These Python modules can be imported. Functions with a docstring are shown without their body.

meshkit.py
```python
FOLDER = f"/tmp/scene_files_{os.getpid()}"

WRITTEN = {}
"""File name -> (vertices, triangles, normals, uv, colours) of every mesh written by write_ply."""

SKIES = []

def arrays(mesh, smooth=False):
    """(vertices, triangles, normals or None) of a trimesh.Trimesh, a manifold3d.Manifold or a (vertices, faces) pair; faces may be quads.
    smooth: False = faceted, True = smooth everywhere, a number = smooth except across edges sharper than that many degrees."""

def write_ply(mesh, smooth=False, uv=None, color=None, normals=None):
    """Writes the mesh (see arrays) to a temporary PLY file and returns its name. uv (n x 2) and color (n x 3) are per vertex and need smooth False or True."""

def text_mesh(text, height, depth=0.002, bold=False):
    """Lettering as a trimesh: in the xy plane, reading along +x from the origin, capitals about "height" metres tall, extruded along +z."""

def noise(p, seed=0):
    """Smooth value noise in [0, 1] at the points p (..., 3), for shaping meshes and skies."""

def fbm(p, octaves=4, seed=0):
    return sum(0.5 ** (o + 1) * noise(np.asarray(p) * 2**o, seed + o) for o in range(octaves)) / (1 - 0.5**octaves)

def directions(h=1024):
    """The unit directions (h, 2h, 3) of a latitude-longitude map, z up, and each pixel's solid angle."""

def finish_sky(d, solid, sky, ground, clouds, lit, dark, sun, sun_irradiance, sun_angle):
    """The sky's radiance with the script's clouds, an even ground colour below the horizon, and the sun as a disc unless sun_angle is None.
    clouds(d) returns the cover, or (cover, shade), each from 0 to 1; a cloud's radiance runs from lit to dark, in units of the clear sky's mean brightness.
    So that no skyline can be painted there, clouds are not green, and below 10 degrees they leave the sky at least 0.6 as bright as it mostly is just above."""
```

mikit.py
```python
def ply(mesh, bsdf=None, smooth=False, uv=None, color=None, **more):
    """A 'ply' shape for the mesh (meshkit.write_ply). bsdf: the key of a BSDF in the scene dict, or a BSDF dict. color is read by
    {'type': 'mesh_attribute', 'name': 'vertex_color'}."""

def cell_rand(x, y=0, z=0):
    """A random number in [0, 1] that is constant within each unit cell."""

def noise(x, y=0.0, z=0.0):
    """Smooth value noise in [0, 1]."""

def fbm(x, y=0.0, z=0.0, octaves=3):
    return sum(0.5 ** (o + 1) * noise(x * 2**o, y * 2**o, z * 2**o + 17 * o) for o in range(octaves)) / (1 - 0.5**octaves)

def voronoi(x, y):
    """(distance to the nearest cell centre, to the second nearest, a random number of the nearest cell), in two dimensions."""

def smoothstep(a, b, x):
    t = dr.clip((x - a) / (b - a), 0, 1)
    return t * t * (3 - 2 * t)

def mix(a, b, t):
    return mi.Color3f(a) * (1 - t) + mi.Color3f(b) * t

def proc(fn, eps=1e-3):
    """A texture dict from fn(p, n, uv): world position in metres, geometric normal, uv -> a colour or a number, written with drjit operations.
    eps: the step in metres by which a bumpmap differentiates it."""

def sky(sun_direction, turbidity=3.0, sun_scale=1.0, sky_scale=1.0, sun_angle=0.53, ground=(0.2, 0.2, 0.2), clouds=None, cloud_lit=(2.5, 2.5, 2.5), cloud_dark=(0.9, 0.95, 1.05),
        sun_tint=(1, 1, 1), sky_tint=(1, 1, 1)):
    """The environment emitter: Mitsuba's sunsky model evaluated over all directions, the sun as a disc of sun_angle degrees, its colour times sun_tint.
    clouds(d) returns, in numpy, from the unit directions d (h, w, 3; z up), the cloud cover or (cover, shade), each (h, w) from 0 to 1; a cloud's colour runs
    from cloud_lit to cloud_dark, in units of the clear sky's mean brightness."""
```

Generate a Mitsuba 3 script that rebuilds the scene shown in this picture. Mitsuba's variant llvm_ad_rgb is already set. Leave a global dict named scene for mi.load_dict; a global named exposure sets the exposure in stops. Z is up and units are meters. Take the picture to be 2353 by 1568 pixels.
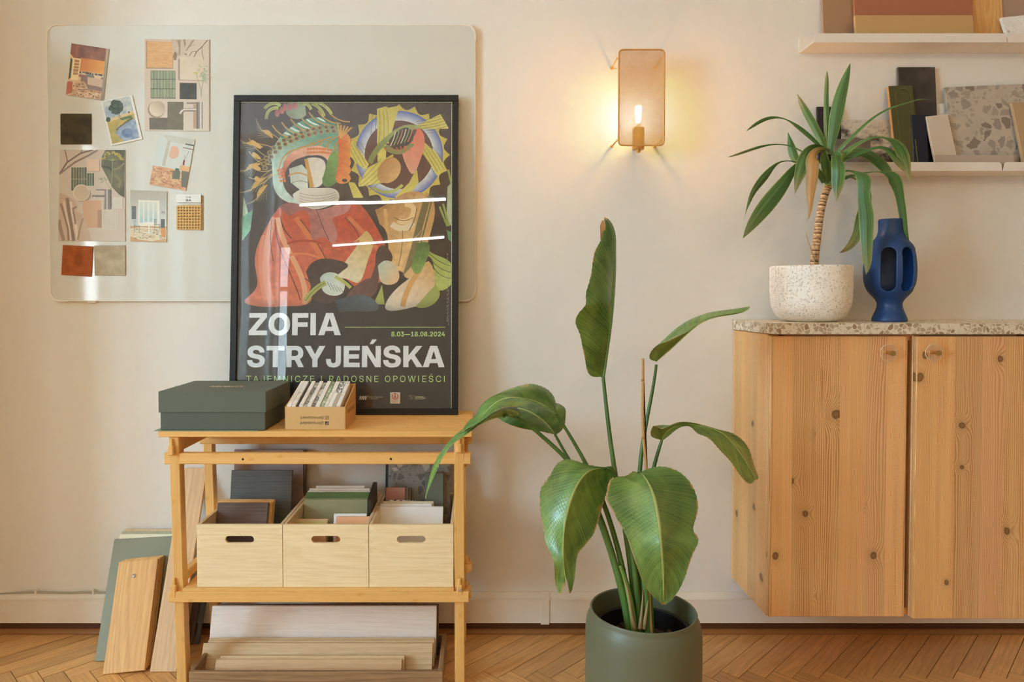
import math, random
import numpy as np
import trimesh
import manifold3d as m3
import shapely
from shapely import affinity
from shapely.geometry import Polygon, LineString, Point, box as sbox
from shapely.ops import unary_union
import drjit as dr
import mitsuba as mi
import mikit, meshkit
from mikit import noise, fbm, voronoi, cell_rand, smoothstep

T = mi.ScalarTransform4f
scene, labels = {}, {}
random.seed(7)
RNG = np.random.default_rng(11)

# ---------------------------------------------------------------- camera, light, exposure
F, CX, CY, EYE, PITCH = 1600.0, 1100.0, 720.0, np.array([0, -2.34, 1.13]), 0.023
scene['camera'] = {'type': 'perspective', 'fov': 2 * math.degrees(math.atan(1176.5 / F)), 'fov_axis': 'x',
                   'principal_point_offset_x': (1176.5 - CX) / 2353, 'principal_point_offset_y': (784 - CY) / 1568,
                   'near_clip': 0.05, 'far_clip': 60.0,
                   'to_world': T().look_at(origin=EYE.tolist(), target=[0, EYE[1] + 1, EYE[2] - math.tan(PITCH)], up=[0, 0, 1])}
exposure = -0.37
WINDOW_LIGHT = (15.2, 24.2, 32.4)     # daylight in the wide window of the left wall
WINDOW_LIGHT_2 = (14.0, 17.0, 19.0)     # the narrow window farther along it
REAR_LIGHT = (3.6, 4.4, 4.8)          # the window of the rear wall
TUBE_LIGHT = (74, 58, 35)           # four linear ceiling pendants, the right two added to brighten that side
BULB_LIGHT = (1050, 500, 135)          # sconce bulb filaments
ROOM_L, ROOM_R, ROOM_B, ROOM_H = -4.0, 4.2, -7.6, 3.3


# ---------------------------------------------------------------- helpers
def lin(h):
    """'#rrggbb' or (r,g,b) 0-255 as linear rgb"""
    if isinstance(h, str):
        h = [int(h[i:i + 2], 16) for i in (1, 3, 5)]
    c = np.asarray(h, float) / 255
    return np.where(c <= 0.04045, c / 12.92, ((c + 0.055) / 1.055) ** 2.4)


def at(u, v, Y):
    """the point of the plane y = Y seen at pixel (u, v)"""
    a, b = (u - CX) / F, (CY - v) / F
    d = np.array([a, math.cos(PITCH) + b * math.sin(PITCH), -math.sin(PITCH) + b * math.cos(PITCH)])
    return EYE + d * ((Y - EYE[1]) / d[1])


def ray(u, v):
    p = at(u, v, 0.0) - EYE
    return p / np.linalg.norm(p)


def on_z(u, v, z):
    d = ray(u, v)
    return EYE + d * ((z - EYE[2]) / d[2])


USED = {}


def numbered(name, parent=None):
    full = f'{parent}__{name}' if parent else name
    n = USED.get(full, -1) + 1
    USED[full] = n
    return full if n == 0 else f'{full}_{n:03d}'


def thing(name, label, cat, group=None):
    k = numbered(name)
    labels[k] = {'label': label, 'category': cat}
    if group:
        labels[k]['group'] = group
    return k


def struct(name):
    labels[name] = {'kind': 'structure'}
    USED[name] = 0
    return name


def arr(mesh):
    if hasattr(mesh, 'to_mesh'):
        m = mesh.to_mesh()
        return np.array(m.vert_properties[:, :3], float), np.array(m.tri_verts, int)
    if isinstance(mesh, (tuple, list)):
        v, f = np.asarray(mesh[0], float), np.asarray(mesh[1], int)
        if f.shape[1] == 4:
            f = np.vstack([f[:, [0, 1, 2]], f[:, [0, 2, 3]]])
        return v, f
    return np.array(mesh.vertices, float), np.array(mesh.faces, int)


def put(key, mesh, bsdf, M=None, color=None, uv=None, smooth=False, **more):
    """one shape entry; color: one rgb (linear) or per vertex"""
    v, f = arr(mesh)
    if M is not None:
        v = v @ M[:3, :3].T + M[:3, 3]
        if np.linalg.det(M[:3, :3]) < 0:
            f = f[:, ::-1]
    if color is not None:
        color = np.broadcast_to(np.asarray(color, float), (len(v), 3))
    if (color is not None or uv is not None) and smooth not in (True, False):
        smooth = True
    scene[key] = mikit.ply((v, f), bsdf, smooth=smooth, uv=uv, color=color, **more)
    return key


def part(parent, name, mesh, bsdf, label=None, **kw):
    k = numbered(name, parent)
    put(k, mesh, bsdf, **kw)
    if label:
        labels[k] = {'label': label}
    return k


def unmerge(mesh):
    v, f = arr(mesh)
    return v[f.ravel()], np.arange(f.size).reshape(-1, 3)


def creased(mesh, angle=40):
    """split along creases, so that smooth=True plus colours or uv works"""
    v, f = arr(mesh)
    m = trimesh.graph.smooth_shade(trimesh.Trimesh(v, f, process=False), angle=math.radians(angle), facet_minarea=None)
    return np.array(m.vertices), np.array(m.faces)


def cat(*ms):
    V, Fc, n = [], [], 0
    for m in ms:
        v, f = arr(m)
        V.append(v); Fc.append(f + n); n += len(v)
    return np.vstack(V), np.vstack(Fc)


def mat(o=(0, 0, 0), ex=(1, 0, 0), ey=(0, 1, 0), ez=(0, 0, 1)):
    M = np.eye(4)
    M[:3, 0], M[:3, 1], M[:3, 2], M[:3, 3] = ex, ey, ez, o
    return M


def rot(axis, deg):
    return trimesh.transformations.rotation_matrix(math.radians(deg), axis)


def move(x, y, z):
    M = np.eye(4); M[:3, 3] = (x, y, z)
    return M


def rbox(sx, sy, sz, b=0.0015):
    """chamfered box centred on the origin"""
    b = min(b, 0.45 * min(sx, sy, sz))
    h = np.array([sx, sy, sz]) / 2
    pts = []
    for s in np.ndindex(2, 2, 2):
        sg = np.array(s) * 2 - 1
        for k in range(3):
            p = h - b
            p = p.copy(); p[k] = h[k]
            pts.append(sg * p)
    hull = trimesh.convex.convex_hull(np.array(pts))
    return np.array(hull.vertices), np.array(hull.faces)


def box2(a, b, bev=0.0015):
    """chamfered box between two corners"""
    a, b = np.minimum(a, b), np.maximum(a, b)
    v, f = rbox(*(b - a), bev)
    return v + (a + b) / 2, f


def wood(key, mesh, axis, bsdf, ident, M=None):
    """a faceted mesh with uv = (along the grain + 10 * ident, across)"""
    v, f = unmerge(mesh)
    o = [k for k in range(3) if k != axis]
    uv = np.stack([v[:, axis] + 10 * ident + 5, v[:, o[0]] + v[:, o[1]] * 0.93], 1)
    put(key, (v, f), bsdf, M=M, uv=uv)
    return key


def wpart(parent, name, mesh, axis, bsdf, ident, M=None, label=None):
    k = numbered(name, parent)
    wood(k, mesh, axis, bsdf, ident, M)
    if label:
        labels[k] = {'label': label}
    return k


def planar(key, mesh, bsdf, ident, M=None, smooth=False):
    """box-projected uv, u offset by 10 * ident"""
    v, f = unmerge(mesh)
    n = np.abs(np.cross(v[1::3] - v[::3], v[2::3] - v[::3])).repeat(3, 0)
    k = n.argmax(1)
    uv = np.where((k == 0)[:, None], v[:, [1, 2]], np.where((k == 1)[:, None], v[:, [0, 2]], v[:, [0, 1]]))
    uv = uv + np.stack([10.0 * ident + 5 + 0 * k, 0 * k], 1)
    put(key, (v, f), bsdf, M=M, uv=uv)
    return key


def lathe(profile, n=64):
    """surface of revolution about z; profile [(r, z)] from bottom to top, outside first (closed where r = 0)"""
    p = np.asarray(profile, float)
    a = np.arange(n) * 2 * math.pi / n
    v = np.stack([p[:, 0, None] * np.cos(a), p[:, 0, None] * np.sin(a), np.broadcast_to(p[:, 1, None], (len(p), n))], -1).reshape(-1, 3)
    i, j = np.meshgrid(np.arange(len(p) - 1), np.arange(n), indexing='ij')
    q = np.stack([i * n + j, i * n + (j + 1) % n, (i + 1) * n + (j + 1) % n, (i + 1) * n + j], -1).reshape(-1, 4)
    return v, np.vstack([q[:, [0, 1, 2]], q[:, [0, 2, 3]]])


def spline(pts, n):
    """Catmull-Rom (centripetal-like via chord parameter and cubic interpolation) through the points (k, d)"""
    from scipy.interpolate import PchipInterpolator, CubicSpline
    p = np.asarray(pts, float)
    t = np.r_[0, np.cumsum(np.maximum(np.linalg.norm(np.diff(p[:, :3], axis=0), axis=1), 1e-6))]
    t /= t[-1]
    f = CubicSpline(t, p) if len(p) > 2 else (lambda x: p[0] + (p[1] - p[0]) * np.asarray(x)[:, None])
    return f(np.linspace(0, 1, n))


def tube(pts, radii, sides=12, n=None, caps=True):
    p = np.asarray(pts, float)
    r = np.broadcast_to(np.asarray(radii, float), (len(p),))
    if n:
        q = spline(np.c_[p, r], n)
        p, r = q[:, :3], np.maximum(q[:, 3], 1e-5)
    t = np.gradient(p, axis=0)
    t /= np.linalg.norm(t, axis=1, keepdims=True) + 1e-12
    a = np.cross(t[0], [0, 0, 1.0] if abs(t[0][2]) < 0.9 else [1.0, 0, 0])
    A = []
    for k in range(len(p)):
        a = a - t[k] * (a @ t[k]); a = a / np.linalg.norm(a)
        A.append(a)
    A = np.array(A); B = np.cross(t, A)
    ang = np.arange(sides) * 2 * math.pi / sides
    v = p[:, None] + r[:, None, None] * (np.cos(ang)[None, :, None] * A[:, None] + np.sin(ang)[None, :, None] * B[:, None])
    m = len(p)
    i, j = np.meshgrid(np.arange(m - 1), np.arange(sides), indexing='ij')
    q = np.stack([i * sides + j, i * sides + (j + 1) % sides, (i + 1) * sides + (j + 1) % sides, (i + 1) * sides + j], -1).reshape(-1, 4)
    v = v.reshape(-1, 3); f = np.vstack([q[:, [0, 1, 2]], q[:, [0, 2, 3]]])
    if caps:
        c0, c1 = len(v), len(v) + 1
        v = np.vstack([v, p[0], p[-1]])
        k = np.arange(sides)
        f = np.vstack([f, np.stack([k * 0 + c0, (k + 1) % sides, k], 1), np.stack([k * 0 + c1, (m - 1) * sides + k, (m - 1) * sides + (k + 1) % sides], 1)])
    return v, f


def extrude(poly, depth):
    """shapely polygon extruded along +z"""
    ms = [trimesh.creation.extrude_polygon(g, depth, engine='earcut') for g in getattr(poly, 'geoms', [poly]) if g.area > 1e-10]
    return cat(*ms)


class Plane:
    """a flat place: origin, right, up, towards the room; px() turns photo pixels into its own coordinates"""

    def __init__(self, o, ex=(1, 0, 0), ey=(0, 0, 1)):
        self.o, self.ex, self.ey = (np.asarray(x, float) for x in (o, ex, ey))
        self.n = np.cross(self.ex, self.ey)
        self.M = mat(self.o, self.ex, self.ey, self.n)

    def px(self, u, v):
        d = ray(u, v)
        p = EYE + d * (((self.o - EYE) @ self.n) / (d @ self.n)) - self.o
        return np.array([p @ self.ex, p @ self.ey])

    def poly(self, pts):
        return Polygon([self.px(*p) for p in pts]).buffer(0)

    def line(self, pts, w, cap=2):
        """w in metres"""
        return LineString([self.px(*p) for p in pts]).buffer(w / 2, cap_style=cap, quad_segs=2)

    def at(self, x, y, z=0.0):
        return self.o + self.ex * x + self.ey * y + self.n * z


def smoothed(poly, r=0.004):
    return poly.buffer(-r).buffer(2 * r).buffer(-r)


def layered(layers, edge=None):
    """One flat print: [(shapely polygon, rgb or fn(points) -> rgbs)], bottom first. Returns (vertices, faces, colours)."""
    V, Fc, C, n, above = [], [], [], 0, None
    for poly, col in reversed(layers):
        vis = poly if above is None else poly.difference(above)
        above = poly if above is None else above.union(poly)
        for g in getattr(vis, 'geoms', [vis]):
            if g.geom_type != 'Polygon' or g.area < 1e-8:
                continue
            v2, f = trimesh.creation.triangulate_polygon(g, engine='earcut')
            v = np.c_[v2, np.zeros(len(v2))]
            if callable(col):
                v, f = trimesh.remesh.subdivide_to_size(v, f, edge or 0.012, max_iter=12)
                c = col(v[:, :2])
            else:
                c = np.tile(col, (len(v), 1))
            a = np.cross(v[f[:, 1]] - v[f[:, 0]], v[f[:, 2]] - v[f[:, 0]])[:, 2]
            f = np.where((a < 0)[:, None], f[:, ::-1], f)
            V.append(v); Fc.append(f + n); C.append(c); n += len(v)
    return np.vstack(V), np.vstack(Fc), np.clip(np.vstack(C), 0, 1)


GLYPHS = {}


def glyph(ch, wt):
    """outline of one letter of Blender's Inter (240 px, baseline at 0) and its advance; the capital I as a plain stem"""
    if (ch, wt) not in GLYPHS:
        import glob
        from PIL import Image, ImageDraw, ImageFont
        font = ImageFont.truetype(glob.glob('/opt/blender-*/*/datafiles/fonts/Inter.woff2')[0], 240)
        font.set_variation_by_axes([32, wt])
        c = 'L' if ch == 'I' else ch
        x0, y0, x1, y1 = font.getbbox(c, anchor='ls')
        if x1 <= x0 or not c.strip():
            GLYPHS[ch, wt] = (None, font.getlength(c))
        else:
            im = Image.new('L', (x1 - x0 + 8, y1 - y0 + 8))
            ImageDraw.Draw(im).text((4 - x0, 4 - y0), c, 255, font, anchor='ls')
            on = np.pad(np.asarray(im) > 127, ((0, 0), (1, 1))).astype(np.int8)
            rows, st = np.nonzero(np.diff(on, axis=1) == 1)
            en = np.nonzero(np.diff(on, axis=1) == -1)[1]
            if ch == 'I':
                mid = len(rows) // 3
                w = en[mid] - st[mid]
                g = sbox(st[mid], -rows.max() - 1, st[mid] + w, -rows.min())
                adv = w + 2 * (st[mid] - 4 + x0) + 8
            else:
                g = shapely.union_all(shapely.box(st, -rows - 1, en, -rows)).buffer(1.1).buffer(-1.1).simplify(0.7)
                adv = font.getlength(c)
            GLYPHS[ch, wt] = (affinity.translate(g, x0 - 4, -(y0 - 4)), adv)
    return GLYPHS[ch, wt]


def lettering(text, box_, bold=False, depth=0.0004, turn=False, wt=None, track=0.0):
    """text fitted to (x0, y0, x1, y1) of its plane (upside down if turn)"""
    gs, x = [], 0.0
    for ch in text:
        g, adv = glyph(ch, wt or (760 if bold else 480))
        if g is not None:
            gs.append(affinity.translate(g, x, 0))
        x += adv + track * 240
    v, f = extrude(shapely.MultiPolygon([p for g in gs for p in getattr(g, 'geoms', [g])]), depth)
    lo, hi = v.min(0), v.max(0)
    x0, y0, x1, y1 = box_
    s = (v[:, :2] - lo[:2]) / (hi[:2] - lo[:2])
    if turn:
        s = 1 - s
    return np.c_[x0 + s[:, 0] * (x1 - x0), y0 + s[:, 1] * (y1 - y0), v[:, 2]], f


def mixc(a, b, t):
    return np.asarray(a) * (1 - t) + np.asarray(b) * t


# ---------------------------------------------------------------- materials
def rgb(c):
    return {'type': 'rgb', 'value': [float(x) for x in (lin(c) if isinstance(c, str) else c)]}


def c3(a):
    return mi.Color3f(*[float(x) for x in a]) if isinstance(a, (np.ndarray, list, tuple)) else a


def mix(a, b, t):
    return c3(a) * (1 - t) + c3(b) * t


def pick(idx, colours):
    out = mi.Color3f(*[float(x) for x in colours[0]])
    for k, c in enumerate(colours[1:], 1):
        out = dr.select(dr.abs(idx - k) < 0.5, mi.Color3f(*[float(x) for x in c]), out)
    return out


def pickf(idx, vals):
    out = mi.Float(float(vals[0]))
    for k, c in enumerate(vals[1:], 1):
        out = dr.select(dr.abs(idx - k) < 0.5, mi.Float(float(c)), out)
    return out


#            0 bamboo   1 poplar   2 honey oak 3 light oak 4 white oak 5 beige oak 6 walnut  7 charcoal 8 crate   9 parquet
WOOD_LIGHT = ['#e6b670', '#f0dcb2', '#dfae6c', '#dcb588', '#f0e6da', '#d9bb92', '#6d574a', '#62605a', '#a5825c', '#dba768']
WOOD_DARK = ['#d09a4e', '#d8bd8a', '#bd8244', '#bd9163', '#dccdbd', '#b4925f', '#453229', '#45443f', '#6b4e33', '#ac7a44']
WOOD_RINGS = [90, 26, 42, 60, 70, 75, 90, 110, 60, 50]
WOOD_AMP = [0.1, 0.2, 0.28, 0.2, 0.12, 0.14, 0.16, 0.14, 0.3, 0.2]
WOOD_WARP = [0.5, 3.4, 3.0, 1.3, 1.6, 1.0, 0.8, 0.6, 1.4, 2.4]
WL, WD = [lin(c) for c in WOOD_LIGHT], [lin(c) for c in WOOD_DARK]


def wood_fn(p, n, uv):
    ident = dr.floor(uv.x / 10)
    u, v = uv.x - ident * 10 - 5, uv.y
    idx = ident - dr.floor(ident / 10 + 0.001) * 10
    s = cell_rand(ident, 3)
    pores = fbm(u * 9 + s * 57, v * 420 + s * 13, octaves=2)
    warp = fbm(u * 1.9 + s * 91, v * 13 + s * 7, octaves=2) * pickf(idx, WOOD_WARP)
    w = v * pickf(idx, WOOD_RINGS) + warp * 2.2 + s * 9
    r = w - dr.floor(w)
    ring = smoothstep(0.25, 0.95, r) * (1 - smoothstep(0.95, 1.0, r))
    wob = fbm(u * 22 + s * 31, v * 160, octaves=2)
    t = dr.clip(0.55 * (pores - 0.15) + ring * pickf(idx, WOOD_AMP) + 0.35 * (wob - 0.4), 0, 1)
    par = dr.abs(idx - 9) < 0.5
    tone = dr.select(par, 0.82 + 0.34 * s, 0.95 + 0.1 * s)
    # node bands of the bamboo laths
    lath = dr.floor(v / 0.0085)
    q = u * 3.1 + cell_rand(lath, ident) * 1.0
    node = dr.exp(-dr.square((q - dr.floor(q) - 0.5) * 42)) * smoothstep(0.55, 0.6, cell_rand(lath, dr.floor(q), ident))
    bam = dr.abs(idx) < 0.5
    t = dr.select(bam, dr.clip(0.5 * pores + 0.25 * cell_rand(lath, ident, 5) + 0.55 * node, 0, 1), t)
    return (pick(idx, WL) * (1 - t) + pick(idx, WD) * t) * tone


def pine_fn(p, n, uv):
    ident = dr.floor(uv.x / 10)
    u, v = uv.x - ident * 10 - 5, uv.y
    lw = 0.066
    x = v / lw + 0.45 * noise(ident * 3.1, v * 9)
    lam = dr.floor(x)
    s = cell_rand(lam, ident, 11)
    s2 = cell_rand(lam, ident, 12)
    s3 = cell_rand(lam, ident, 13)
    # knots
    jn = 0.35 * (noise(u * 70, v * 110, ident) - 0.5)
    d1, d2, kr = voronoi(u * 5.6 + s * 17 + ident * 5.3, (x - lam) * 0.42 + lam * 4 + 0.29)
    has = kr > 0.72
    kd = dr.select(has, d1, 9.0)
    size = 0.026 + 0.040 * dr.clip((kr - 0.72) / 0.28, 0, 1)
    bend = dr.exp(-dr.square(kd / (size * 3.2)))
    warp = fbm(u * 1.0 + s * 41, v * 15 + s2 * 9, octaves=2)
    w = v * (170 + 140 * s2 * s2) + warp * (2.0 + 11 * s * s) + bend * (2.2 + 2 * s3) + s * 5 + 0.5 * noise(u * 14, v * 130, ident)
    r = w - dr.floor(w)
    late = smoothstep(0.2, 0.85, r) * (1 - smoothstep(0.88, 1.0, r))
    late = late * (0.35 + 0.9 * noise(u * 2.2 + s * 3, v * 70, ident + 4))
    fine = fbm(u * 6, v * 560, octaves=2)
    col = mix(lin('#ebbc80'), lin('#c08046'), dr.clip(late * (0.5 + 0.4 * s3) + 0.3 * (fine - 0.4) + 0.08, 0, 1))
    col = col * (0.84 + 0.26 * s2)
    col = mi.Color3f(col.x, col.y * (0.95 + 0.07 * s3), col.z * (0.9 + 0.16 * s))
    q = kd / size * (1 + jn)
    halo = dr.exp(-dr.square(q / 2.1))
    rim = dr.exp(-dr.square((q - 1.0) * 5.0))
    core = 1 - smoothstep(0.9, 1.08, q)
    col = col * (1 - 0.22 * halo)
    col = mix(col, mix(lin('#8a5c36'), lin('#6e4626'), noise(q * 7, ident)), core * 0.8)
    col = col * (1 - 0.45 * rim)
    # dark resin streaks
    st = smoothstep(0.80, 0.9, noise(u * 4.5, v * 95, ident * 1.7)) * smoothstep(0.55, 0.8, s3)
    col = mix(col, lin('#a9652f'), st * 0.6)
    seam = dr.abs(x - lam)
    return col * (1 - 0.14 * (1 - smoothstep(0.0, 0.012, seam)))


#           0 counter   1 big tile  2 grey tile  3 b/w chips 4 pot speckle 5 green chips 6 white tile  7 grey veins
TZ_BASE = ['#dccfb6', '#b9ab98', '#8f8c84', '#e8e6df', '#efe8da', '#a9b794', '#ece8de', '#b5b3ac']
TZ_CHIP = ['#b39d7d', '#9d9080', '#6b6862', '#23221f', '#b9ab94', '#6f8a66', '#d8cfc0', '#6a6964']
TZ_CHIP2 = ['#8a6d4c', '#7c6d5e', '#b5b1a6', '#5d5c58', '#8f8674', '#d9ddc9', '#b7a58b', '#dad8d1']
TZ_SCALE = [74, 29, 44, 130, 260, 120, 90, 80]
TZ_FILL = [0.66, 0.58, 0.40, 0.75, 0.24, 0.5, 0.12, 0.7]
TB, TC, TC2 = [[lin(c) for c in L] for L in (TZ_BASE, TZ_CHIP, TZ_CHIP2)]


def terrazzo_fn(p, n, uv):
    ident = dr.floor(uv.x / 10)
    u, v = uv.x - ident * 10 - 5, uv.y
    idx = ident - dr.floor(ident / 10 + 0.001) * 10
    sc = pickf(idx, TZ_SCALE)
    fill = pickf(idx, TZ_FILL)
    jx = (noise(u * 90, v * 90, 1.5) - 0.5) * 0.5
    jy = (noise(u * 90, v * 90, 7.5) - 0.5) * 0.5
    a1, b1, r1 = voronoi(u * sc + jx + ident * 7.7, v * sc + jy)
    a2, b2, r2 = voronoi(u * sc * 2.3 + jx * 1.3 + ident * 3.1, v * sc * 2.3 + jy)
    e1 = smoothstep(0.06, 0.13, b1 - a1 - 0.25 * (1 - fill) ) * dr.select(r1 < fill, 1.0, 0.0)
    e2 = smoothstep(0.1, 0.2, b2 - a2 - 0.2) * dr.select(r2 < fill * 0.8, 1.0, 0.0)
    q = r1 * 9.7 - dr.floor(r1 * 9.7)
    q2 = r2 * 7.7 - dr.floor(r2 * 7.7)
    cloud = fbm(u * 26, v * 26, ident, octaves=3)
    base = pick(idx, TB) * (0.92 + 0.16 * cloud)
    dark = smoothstep(0.78, 0.82, q)
    c1 = (pick(idx, TC) * (1 - dark) + pick(idx, TC2) * dark) * (0.85 + 0.3 * q)
    c2 = pick(idx, TC) * (0.8 + 0.4 * q2)
    out = base * (1 - e2 * 0.7) + c2 * (e2 * 0.7)
    return out * (1 - e1 * 0.92) + c1 * (e1 * 0.92)


def leaf_fn(p, n, uv):
    """strelitzia (even idents) and yucca (odd): uv = (10 * ident + 5 + t, s)"""
    ident = dr.floor(uv.x / 10)
    t, s = uv.x - ident * 10 - 5, uv.y
    odd = ident - 2 * dr.floor(ident / 2 + 0.001)
    r = cell_rand(ident, 5)
    a = dr.abs(s)
    q = t * 34 - a * 6.5
    vein = noise(q * 1.1, ident, 2.5) * 0.45 + 0.3 * noise(q * 3.1, ident, 8.5)
    ql = q * 1.25 - dr.floor(q * 1.25)
    line = 1 - smoothstep(0.0, 0.16, dr.minimum(ql, 1 - ql))
    mott = fbm(t * 7 + r * 9, s * 2.5, ident, octaves=3)
    col = mix(lin('#3d6022'), lin('#86a64e'), dr.clip(0.22 + 0.9 * (vein - 0.36) + 0.9 * (mott - 0.45) + 0.4 * (r - 0.4), 0, 1))
    col = mix(col, lin('#8fae62'), line * 0.28)
    mid = 1 - smoothstep(0.022, 0.05, a)
    col = mix(col, lin('#b6c47c'), mid * 0.85)
    br = smoothstep(0.955, 0.99, a) * smoothstep(0.5, 0.62, noise(t * 22, s, ident)) + smoothstep(0.965, 0.985, t + 0.02 * (noise(s * 6, ident) - 0.5))
    br = br + smoothstep(0.74, 0.8, noise(t * 11, s * 3.2, ident + 3.5)) * smoothstep(0.5, 0.9, a) * 0.5
    col = mix(col, lin('#b08a58'), dr.clip(br, 0, 1))
    # yucca: stripes along the blade, pale margin
    st = noise(s * 9, ident, t * 1.5)
    yc = mix(lin('#31502a'), lin('#5f8442'), dr.clip(0.15 + 0.6 * st + 0.3 * (r - 0.5), 0, 1))
    yc = mix(yc, lin('#8f9c4e'), smoothstep(0.8, 0.97, a) * 0.6)
    worn = smoothstep(0.62, 0.95, t + 0.12 * (st - 0.5)) * smoothstep(0.3, 0.75, r) * 0.55
    yc = mix(yc, lin('#a68a5c'), worn)
    brown = dr.select(dr.abs(ident - 41) < 0.5, smoothstep(0.12, 0.3, t + 0.15 * (st - 0.5)) * (1 - 0.5 * smoothstep(0.5, 0.9, a)), 0.0)
    yc = mix(yc, lin('#b3814a'), brown)
    return col * (1 - odd) + yc * odd


def wall_fn(p, n, uv):
    k = fbm(p.x * 3.0, p.y * 3 + p.z * 2.2, octaves=3)
    f = fbm(p.x * 60, p.z * 60, p.y * 60, octaves=2)
    return mi.Color3f(*[float(x) for x in lin('#e3dccf')]) * (0.965 + 0.05 * k + 0.02 * f)


def wall_bump(p, n, uv):
    return fbm(p.x * 55, p.z * 40, p.y * 55, octaves=3)


def principled(colour, rough=0.5, spec=0.4, **k):
    return {'type': 'twosided', 'b': {'type': 'principled', 'base_color': colour, 'roughness': rough, 'specular': spec, **k}}


VC = {'type': 'mesh_attribute', 'name': 'vertex_color'}
scene['m_wall'] = {'type': 'twosided', 'b': {'type': 'bumpmap', 'scale': 0.0006, 't': mikit.proc(wall_bump, 2e-3), 'b': {'type': 'diffuse', 'reflectance': mikit.proc(wall_fn)}}}
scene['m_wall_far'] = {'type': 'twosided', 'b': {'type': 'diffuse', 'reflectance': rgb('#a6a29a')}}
scene['m_curtain'] = {'type': 'twosided', 'b': {'type': 'diffuse', 'reflectance': rgb('#f0ede4')}}
scene['m_ceiling'] = {'type': 'twosided', 'b': {'type': 'diffuse', 'reflectance': rgb('#f0ece4')}}
scene['m_paint'] = principled(rgb('#e6dccb'), 0.45, 0.35)
scene['m_shelf'] = principled(rgb('#e6dccd'), 0.42, 0.4)
scene['m_board'] = principled(rgb('#d3cfc0'), 0.05, 0.5, clearcoat=0.6, clearcoat_gloss=0.97)
scene['m_matte'] = principled(VC, 0.62, 0.25)
scene['m_satin'] = principled(VC, 0.38, 0.4)
scene['m_gloss'] = principled(VC, 0.16, 0.5)
scene['m_wood'] = principled(mikit.proc(wood_fn), 0.48, 0.35)
scene['m_floor'] = principled(mikit.proc(wood_fn), 0.3, 0.45)
scene['m_pine'] = principled(mikit.proc(pine_fn), 0.42, 0.38)
scene['m_stone'] = principled(mikit.proc(terrazzo_fn), 0.3, 0.45)
scene['m_stone_matte'] = principled(mikit.proc(terrazzo_fn), 0.62, 0.3)
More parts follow.
